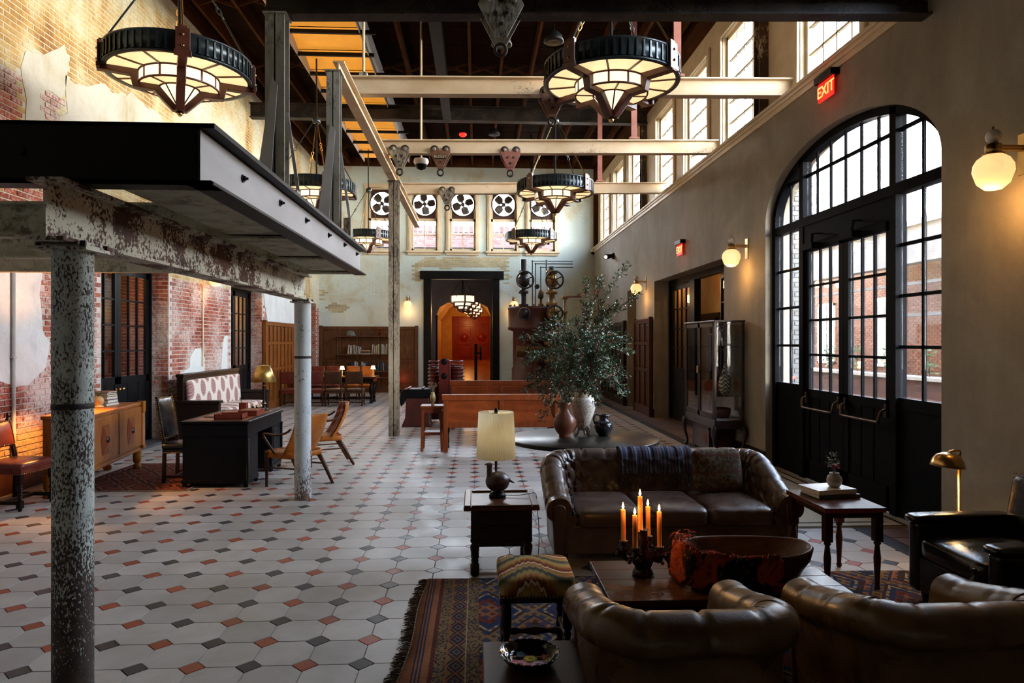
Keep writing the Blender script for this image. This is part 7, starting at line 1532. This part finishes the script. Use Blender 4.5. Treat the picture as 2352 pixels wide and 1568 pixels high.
vpipe(1263, 785, 830, .15, 'valvebrass', dy=-.85, fl=(788, 826)); x0, z0 = pxz(1183, 806); x1, _ = pxz(1275, 806); m = MB(); m.cyl((x0, -.85, z0), (x1, -.85, z0), .17, n=20); m.lathe([(0, 0)], n=4); q = m.build('cross_pipe', MT['valvebrass'], PM); wheel(1222, 806, .235, -1.15)
for px, y0 in ((1221, 602), (1228, 608), (1240, 616)): vpipe(px, y0, 706, .018, 'bronze', 'thin_pipe', -.3); xa, za = pxz(px, y0); xb, _ = pxz(1313, y0); m = MB(); m.cyl((xa, -.3, za), (xb, -.3, za), .016, n=8); m.ball((xa, -.3, za), .03, 8, 6); m.build('thin_pipe', MT['bronze'], PM)
vpipe(1252, 600, 640, .022, 'bronze', 'thin_pipe', -.35); vpipe(1240, 668, 706, .05, 'valvebrass', 'pipe', -.35, fl=(675, 702)); valve(1239, 682, .09, 'bronze', -.4); wheel(1231, 660, .05, -.4); vpipe(1293, 683, 920, .045, 'valvebrass', 'copper_pipe', -.45, fl=(685, 718)); xa, za = pxz(1293, 683); xb, _ = pxz(1330, 683); m = MB(); m.cyl((xa, -.45, za), (xb, -.45, za), .03, n=10); m.build('copper_pipe', MT['redoxide'], PM)
xg, zg = pxz(1216, 776); m = MB(); m.M = tr(xg, -.85, zg) @ rotx(PI/2); m.lathe([(0, .04), (.07, .04), (.078, .02), (.078, -.03), (0, -.03)], n=20); g_ = m.build('gauge', MT['brass'], PM); m = MB(); m.M = tr(xg, -.895, zg) @ rotx(PI/2); m.lathe([(0, 0), (.066, 0)], n=20); m.build('dial', PAPER, g_)
# round table, pots and the berry branches
TC = (1.165, 7.45); RTb = thing('round_table', 'large round dark metal table holding the vases and branches', 'table', (*TC, 0)); MB().lathe([(0, .75), (.815, .75), (.826, .742), (.826, .715), (.81, .706), (0, .706)], n=96).build('top', pm('dark_patinated_zinc', (.008, .008, .007), (.030, .025, .018), 2.2, rough=.30, metal=0, detail=7, spec=.14), RTb); MB().lathe([(0, 0), (.4, 0), (.4, .03), (.12, .06), (.10, .3), (.14, .6), (.3, .706)], n=40).build('pedestal', MT['blackiron'], RTb)
RTb.location = (*TC, 0)
VZ = thing('painted_vase', 'tall white vase with dark painted swirls and looped feet on the round table', 'vase', (1.19, 7.60, .75)); t = NT('swirl_painted_ceramic'); t.bsdf(.35); v = t.co('obj'); n1 = t.noise(v, 7, 3, .5, 3.5); n2 = t.noise(v, 3.2, 3); hz_ = t.xyz(v)[2]
c = t.ramp(n1, [(0, (.62, .57, .50)), (.46, (.68, .64, .57)), (.475, (.05, .06, .09)), (.49, (.66, .61, .54)), (.57, (.62, .57, .5)), (.58, (.20, .12, .10)), (.605, (.12, .13, .2)), (.625, (.66, .61, .54))]); c = t.mix(t.ramp(hz_, [(.40, (1,)*3), (.43, (0,)*3)]), (.60, .52, .40), c); c = t.mix(t.ramp(n2, [(.55, (0,)*3), (.66, (.5,)*3)]), c, (.20, .12, .10)); bnd = t.math('LESS_THAN', t.math('ABSOLUTE', t.math('SUBTRACT', hz_, .435)), .004); c = t.mix(bnd, c, (.12, .05, .03)); t.col(c); MT['swirl'] = t.m
MB().lathe([(0, .06), (.05, .06), (.07, .10), (.10, .19), (.13, .28), (.145, .34), (.14, .385), (.115, .42), (.095, .435), (.092, .45), (.096, .52), (.104, .545), (.095, .545), (.088, .45), (.1, .4)], n=40).build('vase_body', MT['swirl'], VZ)
for k in range(3): a = 2*PI*k/3-.9; m = MB(rotz(a)); m.tube(smooth([(.07, 0, .115), (.10, 0, .06), (.095, 0, .018), (.072, 0, .014), (.055, 0, .05), (.05, 0, .08)], 5), .014, 8); m.build('looped_foot', MT['swirl'], VZ)
JG = thing('clay_jug', 'round red clay jug with pinched lip in front of the tall vase', 'jug', (atz(1297, 1003, .75).x, atz(1297, 1003, .75).y, .75)); MT['redclay'] = pm('burnished_red_clay', (.16, .055, .032), (.26, .10, .06), 3, rough=.28)
MB().lathe([(0, 0), (.062, 0), (.068, .008), (.062, .02), (.10, .07), (.13, .14), (.127, .19), (.10, .24), (.065, .275), (.055, .30), (.058, .34), (.078, .385), (.072, .385), (.05, .34), (.048, .30), (.06, .27)], n=44).build('jug_body', MT['redclay'], JG); m = MB(); m.tube(smooth([(-.055, .0, .36), (-.10, 0, .385), (-.135, 0, .35), (-.14, 0, .28), (-.115, 0, .22)], 6), .012, 8); m.build('handle', MT['redclay'], JG); m = MB(); m.tube(smooth([(.06, 0, .375), (.085, 0, .395), (.095, 0, .40)], 3), [.02, .02, .018, .016, .014, .012, .01], 8); m.build('spout', MT['redclay'], JG)
p = atz(1386, 1000, .75); SJ = thing('small_dark_jug', 'small dark beaded jug at the right of the round table', 'jug', tuple(p)); MT['blueglaze'] = pm('blue_black_glaze', (.008, .008, .012), (.025, .022, .03), 10, rough=.18, bump=.5, bscale=45); MB().lathe([(0, 0), (.05, 0), (.085, .04), (.105, .095), (.095, .14), (.06, .17), (.048, .185), (.05, .215), (.062, .235), (.055, .235), (.04, .19), (.05, .16)], n=36).build('jug_body', MT['blueglaze'], SJ)
m = MB(); m.tube(smooth([(-.045, 0, .225), (-.085, 0, .235), (-.11, 0, .19), (-.095, 0, .13)], 6), .010, 8); m.build('handle', MT['bronze'], SJ)
m = MB(); m.tube([(.045, 0, .215), (.07, 0, .232), (.085, 0, .24)], [.022, .016, .008], 8); m.build('spout', MT['bronze'], SJ); m = MB()
for k in range(28): a = 2*PI*k/28; m.ball((.088*math.cos(a), .088*math.sin(a), .148), .0085, 6, 5); m.ball((.080*math.cos(a+.1), .080*math.sin(a+.1), .158), .007, 6, 5)
m.build('beading', MT['bronze'], SJ, kind='stuff')
BR = thing('berry_branches', 'large spray of leafy branches with red berries in the tall vase', 'plant', (1.19, 7.60, 1.28)); base = Vector((1.19, 7.60, 1.28))
tips = [(1437, 612, 7.5), (1348, 645, 7.7), (1379, 645, 7.9), (1461, 680, 7.4), (1441, 778, 7.2), (1444, 806, 7.8), (1434, 862, 7.1), (1420, 888, 7.3), (1202, 775, 7.4), (1207, 830, 7.1), (1218, 868, 7.7), (1250, 906, 7.1), (1256, 745, 7.8), (1272, 735, 7.2), (1324, 735, 7.0), (1225, 880, 7.3), (1290, 800, 6.9), (1330, 820, 6.8), (1370, 760, 7.1), (1400, 740, 7.9), (1400, 830, 6.9), (1310, 770, 8.2), (1385, 870, 6.95), (1350, 700, 7.6), (1235, 812, 8.1), (1270, 880, 6.9), (1415, 700, 7.5), (1300, 900, 7.0), (1240, 760, 7.4), (1410, 850, 8.0), (1360, 900, 6.95), (1295, 850, 7.9), (1375, 800, 8.2), (1265, 830, 7.0), (1340, 770, 8.0), (1425, 780, 7.5), (1390, 810, 7.2), (1320, 860, 6.9), (1345, 850, 7.1), (1280, 780, 7.3), (1360, 830, 7.4)]
tips += [(tips[i][0]+rnd.uniform(-22, 22), tips[i][1]+rnd.uniform(0, 60), tips[i][2]+rnd.uniform(-.2, .2)) for i in range(len(tips)) if 1210 < tips[i][0] < 1430 and tips[i][1] > 690]
lm = MB(); lv = MB(); bmz = MB()
for px, py, y in tips:
    tip = aty(px, py, y)-base; up = max(.25, tip.z+.2); mid = Vector((tip.x*.35, tip.y*.35, tip.z*.45+.22)); st0 = Vector((rnd.uniform(-.05, .05), rnd.uniform(-.05, .05), -.15)); pts = smooth([st0, mid, tip], 7)
    m = MB(); n_ = len(pts); m.tube(pts, [.005*(1-.8*i/n_) for i in range(n_)], 5); m.build('branch', MT['brownwood'], BR)
    for i in range(3, n_):
        for j in range(14):
            c = pts[i].lerp(pts[min(n_-1, i+1)], rnd.random())+Vector((rnd.gauss(0, 1), rnd.gauss(0, 1), rnd.gauss(0, 1)))*.022; d = ((pts[min(n_-1, i+1)]-pts[i-1]).normalized()*.6+Vector((rnd.gauss(0, .7), rnd.gauss(0, .7), rnd.gauss(.1, .6)))).normalized(); w_ = d.cross(Vector((rnd.gauss(0, 1), rnd.gauss(0, 1), rnd.gauss(0, 1)))).normalized(); l = rnd.uniform(.036, .062); nrm = d.cross(w_)*.004
            T_ = lv if j % 2 else lm; T_.add([c, c+d*l*.45+w_*.0085, c+d*l, c+d*l*.45-w_*.0085, c+d*l*.5+nrm], [(0, 1, 4), (1, 2, 4), (2, 3, 4), (3, 0, 4)])
        if rnd.random() < .55 and py > 640:
            for j in range(rnd.randint(2, 5)): bmz.ball(pts[i]+Vector((rnd.gauss(0, .02), rnd.gauss(0, .02), rnd.gauss(-.01, .02))), rnd.uniform(.006, .010), 6, 5)
lm.build('leaves', pm('glossy_dark_leaf', (.03, .075, .032), (.07, .13, .055), 30, rough=.22), BR, kind='stuff'); lv.build('pale_leaves', pm('glossy_grey_green_leaf', (.10, .17, .11), (.22, .30, .20), 30, rough=.2), BR, kind='stuff'); bmz.build('berries', MT['berry'], BR, kind='stuff')
DF = thing('red_dahlia', 'dark red round flower on a stem standing in the clay jug', 'flower', (JG.location.x-.02, JG.location.y+.02, 1.05)); m = MB(); m.tube(smooth([(0, 0, -.02), (-.01, .0, .12), (-.03, .02, .24)], 4), .004, 5); m.build('stem', MT['leaf_d'], DF); m = MB()
for k in range(90):
    a, e = k*2.4, math.acos(1-2*(k+.5)/90); d = Vector((math.cos(a)*math.sin(e), math.sin(a)*math.sin(e), math.cos(e))); c = Vector((-.03, .02, .27)); u = d.orthogonal().normalized(); m.add([c+d*.02-u*.012, c+d*.02+u*.012, c+d*.05+u*.008, c+d*.055, c+d*.05-u*.008], [(0, 1, 2, 3, 4)])
m.build('petals', MT['berry'], DF)
m = MB()
for k in range(60): p_ = Vector((rnd.gauss(0, .05), rnd.gauss(0, .04), rnd.uniform(.02, .28))); d = Vector((rnd.gauss(0, 1), rnd.gauss(0, 1), rnd.gauss(0, 1))).normalized()*.03; w_ = d.orthogonal().normalized()*.008; m.add([p_-d, p_+w_, p_+d, p_-w_], [(0, 1, 2, 3)])
m.build('foliage', MT['leaf_d'], DF, kind='stuff')
# glass display cabinet
CX0, CX1, CY0, CY1, CZ0, CZ1 = 3.68, 4.12, 10.38, 11.84, .58, 2.13
CB = thing('display_cabinet', 'tall metal and glass display cabinet on curved legs by the grey wall', 'cabinet', ((CX0+CX1)/2, (CY0+CY1)/2, 0)); hx, hy = (CX1-CX0)/2, (CY1-CY0)/2
MT['gun'] = pm('polished_gunmetal', (.035, .024, .018), (.07, .05, .042), 5, rough=.36, metal=.7)
MB().b2(-hx-.03, hx+.03, -hy-.03, hy+.03, CZ1-.03, CZ1).build('top', MT['gun'], CB, bevel=.008); MB().b2(-hx-.01, hx+.01, -hy-.01, hy+.01, CZ0-.14, CZ0).build('base_frame', MT['gun'], CB, bevel=.006); MB().b2(-hx+.02, hx-.02, -hy+.02, hy-.02, CZ0, CZ0+.008).build('floor_plate', MT['greyplate'], CB)
for a in (-1, 1):
    for c in (-1, 1):
        MB().b2(a*hx-.02, a*hx+.02, c*hy-.02, c*hy+.02, CZ0, CZ1-.03).build('corner_post', MT['gun'], CB, bevel=.006)
        m = MB(); m.tube(smooth([(a*hx, c*hy, CZ0-.10), (a*(hx+.03), c*(hy+.02), CZ0-.2), (a*(hx+.01), c*(hy+.01), .22), (a*(hx-.02), c*(hy-.01), .08), (a*(hx+.01), c*hy, 0)], 5), [.045, .047, .048, .047, .044, .04, .036, .033, .03, .028, .026, .024, .022, .02, .02, .021, .022, .024, .026, .028, .03], 10); m.build('leg', MT['gun'], CB)
for c in (-1, 1):
    y0, y1 = (-hy+.025, -.01) if c < 0 else (.01, hy-.025); m = MB(); x = -hx-.004
    for a in ((y0, y0+.045, CZ0+.01, CZ1-.04), (y1-.045, y1, CZ0+.01, CZ1-.04), (y0, y1, CZ0+.01, CZ0+.09), (y0, y1, CZ1-.10, CZ1-.04)): m.b2(x-.012, x+.012, *a)
    d = m.build('door', MT['gun'], CB); po_ = piece(PANE, 'pane', d, (x, (y0+y1)/2, (CZ0+CZ1)/2), scale=(1, y1-y0-.09, CZ1-CZ0-.18)); MB().cyl((x-.03, -.03*(1 if c < 0 else -1), 1.28), (x-.03, -.03*(1 if c < 0 else -1), 1.40), .012, n=8).build('door_handle', MT['brass'], d)
for c in (-1, 1): piece(PANE, 'end_pane', CB, (0, c*hy, (CZ0+CZ1)/2), rz=PI/2, scale=(1, 2*hx-.04, CZ1-CZ0-.04))
piece(PANE, 'back_pane', CB, (hx, 0, (CZ0+CZ1)/2), scale=(1, 2*hy-.04, CZ1-CZ0-.04)); MT['gshelf'] = glass('green_tinted_shelf_glass', (.75, .85, .82), .08); CSZ = (.95, 1.30, 1.72)
for z in CSZ: MB().b2(-hx+.02, hx-.02, -hy+.03, hy-.03, z-.006, z).build('glass_shelf', MT['gshelf'], CB)
cxm = (CX0+CX1)/2
FG = thing('dancing_figurine', 'small silver figurine of a dancing figure inside the glass cabinet', 'figurine', (cxm-.08, CY0+.22, 1.722)); m = MB(); sl = pm('tarnished_silver', (.35, .34, .32), (.5, .48, .45), 20, rough=.3, metal=.8)
m.tube([(0, 0, .012), (.01, 0, .10), (.02, 0, .17)], [.012, .016, .024], 8); m.tube([(.06, 0, .012), (.05, 0, .10), (.025, 0, .17)], [.012, .016, .022], 8); m.tube([(.02, 0, .16), (.0, 0, .22), (-.01, 0, .27)], [.026, .03, .02], 8); m.tube([(0, 0, .26), (.05, 0, .24), (.07, 0, .28)], [.012, .01, .008], 6); m.tube([(0, 0, .26), (-.05, 0, .25), (-.06, 0, .20)], [.012, .01, .008], 6); m.ball((-.012, 0, .305), (.022, .022, .027), 10, 8); m.build('body', sl, FG); MB().lathe([(0, 0), (.07, 0), (.07, .012), (0, .012)], (.03, 0, 0), 16).build('plinth', MT['blackiron'], FG)
GD = thing('carved_gourd', 'tall black and cream checked gourd inside the glass cabinet', 'ornament', (cxm+.03, CY0+.25, .952)); t = NT('checked_gourd'); t.bsdf(.5); v = t.co('obj', (1, 1, .5)); X = t.xyz(v); ck = t.math('GREATER_THAN', t.math('SINE', t.math('MULTIPLY_ADD', X[2], 200, t.math('MULTIPLY', t.math('SINE', t.math('MULTIPLY', X[0], 60)), 3))), .2); t.col(t.mix(ck, (.42, .36, .25), (.02, .02, .022))); MB().lathe([(0, 0), (.05, 0), (.085, .07), (.10, .16), (.085, .27), (.05, .36), (.028, .43), (.022, .5), (0, .505)], n=22).build('gourd_body', t.m, GD); MB().lathe([(0, .505), (.014, .505), (.008, .53), (0, .535)], n=8).build('stalk', MT['brownwood'], GD)
BK = thing('woven_basket', 'dark red woven basket on the bottom of the glass cabinet', 'basket', (cxm, CY0+.35, CZ0+.009)); MB().lathe([(0, 0), (.12, 0), (.15, .06), (.15, .14), (.14, .145), (.14, .06), (.0, .01)], n=24).build('weave', pm('dark_red_weave', (.07, .025, .018), (.16, .07, .045), 60, rough=.9, bump=.5), BK); m = MB(); m.tube([(.145*math.cos(2*PI*k/24), .145*math.sin(2*PI*k/24), .145) for k in range(24)], .008, 6, closed=True); m.build('rim', MT['brownwood'], BK)
RJ = thing('red_jar', 'glossy red jar on the middle shelf of the glass cabinet', 'jar', (cxm-.03, CY0+.85, .952)); MB().lathe([(0, 0), (.07, 0), (.10, .08), (.09, .17), (.06, .2)], n=22).build('jar_body', pm('coral_red_glaze', (.30, .03, .015), (.4, .06, .03), 10, rough=.3), RJ); MB().lathe([(0, .25), (.012, .245), (.02, .225), (.064, .205), (.064, .195)], n=22).build('lid', MT['brass'], RJ)
PS = thing('patterned_sash', 'pale violet checked sash hanging inside the glass cabinet', 'textile', (CX0+.10, CY0+.52, 1.31)); m = MB(); m.grid(lambda u, v: (.01*math.sin(v*6), (u-.5)*.16+.05*(1-v), .004+.60*v), 8, 20); t = NT('violet_check'); t.bsdf(.9); X = t.xyz(t.co('obj')); t.col(t.mix(t.math('GREATER_THAN', t.math('MULTIPLY', t.math('SINE', t.math('MULTIPLY', X[1], 110)), t.math('SINE', t.math('MULTIPLY', X[2], 110))), 0), (.35, .30, .42), (.10, .08, .16))); m.build('weave', t.m, PS, solid=.006); MB().cyl((0, -.1, .61), (0, .1, .61), .008).build('hanging_rod', MT['brass'], PS)
CDk = thing('yellow_taper', 'slim pale yellow taper standing in the glass cabinet', 'candle', (cxm+.10, CY0+.30, 1.302)); MB().cyl((0, 0, .02), (0, 0, .36), .012, n=10).build('taper', pm('pale_yellow_wax', (.5, .42, .16), rough=.5), CDk); MB().lathe([(0, 0), (.03, 0), (.03, .012), (.014, .03)], n=12).build('holder', MT['brass'], CDk)
TK = thing('wooden_chest', 'dark painted chest with an orange flower under the glass cabinet', 'chest', (3.93, 11.25, 0)); MB().b2(-.19, .19, -.42, .42, .03, .36).build('body', MT['mahog'], TK, bevel=.006); MB().b2(-.20, .20, -.43, .43, .36, .42).build('lid', MT['mahog'], TK, bevel=.01); m = MB()
for k in range(7): a = 2*PI*k/7; m.add([(-.193, -.2+.05*math.cos(a)+.035*math.cos(b), .22+.05*math.sin(a)+.035*math.sin(b)) for b in [i*PI/4 for i in range(8)]], [list(range(8))])
m.build('painted_flower', pm('orange_flower_paint', (.35, .10, .02), rough=.6), TK)
for a in (-.15, .15):
    for c in (-.36, .36): MB().b2(a-.03, a+.03, c-.03, c+.03, 0, .03).build('foot', MT['darkwood'], TK)
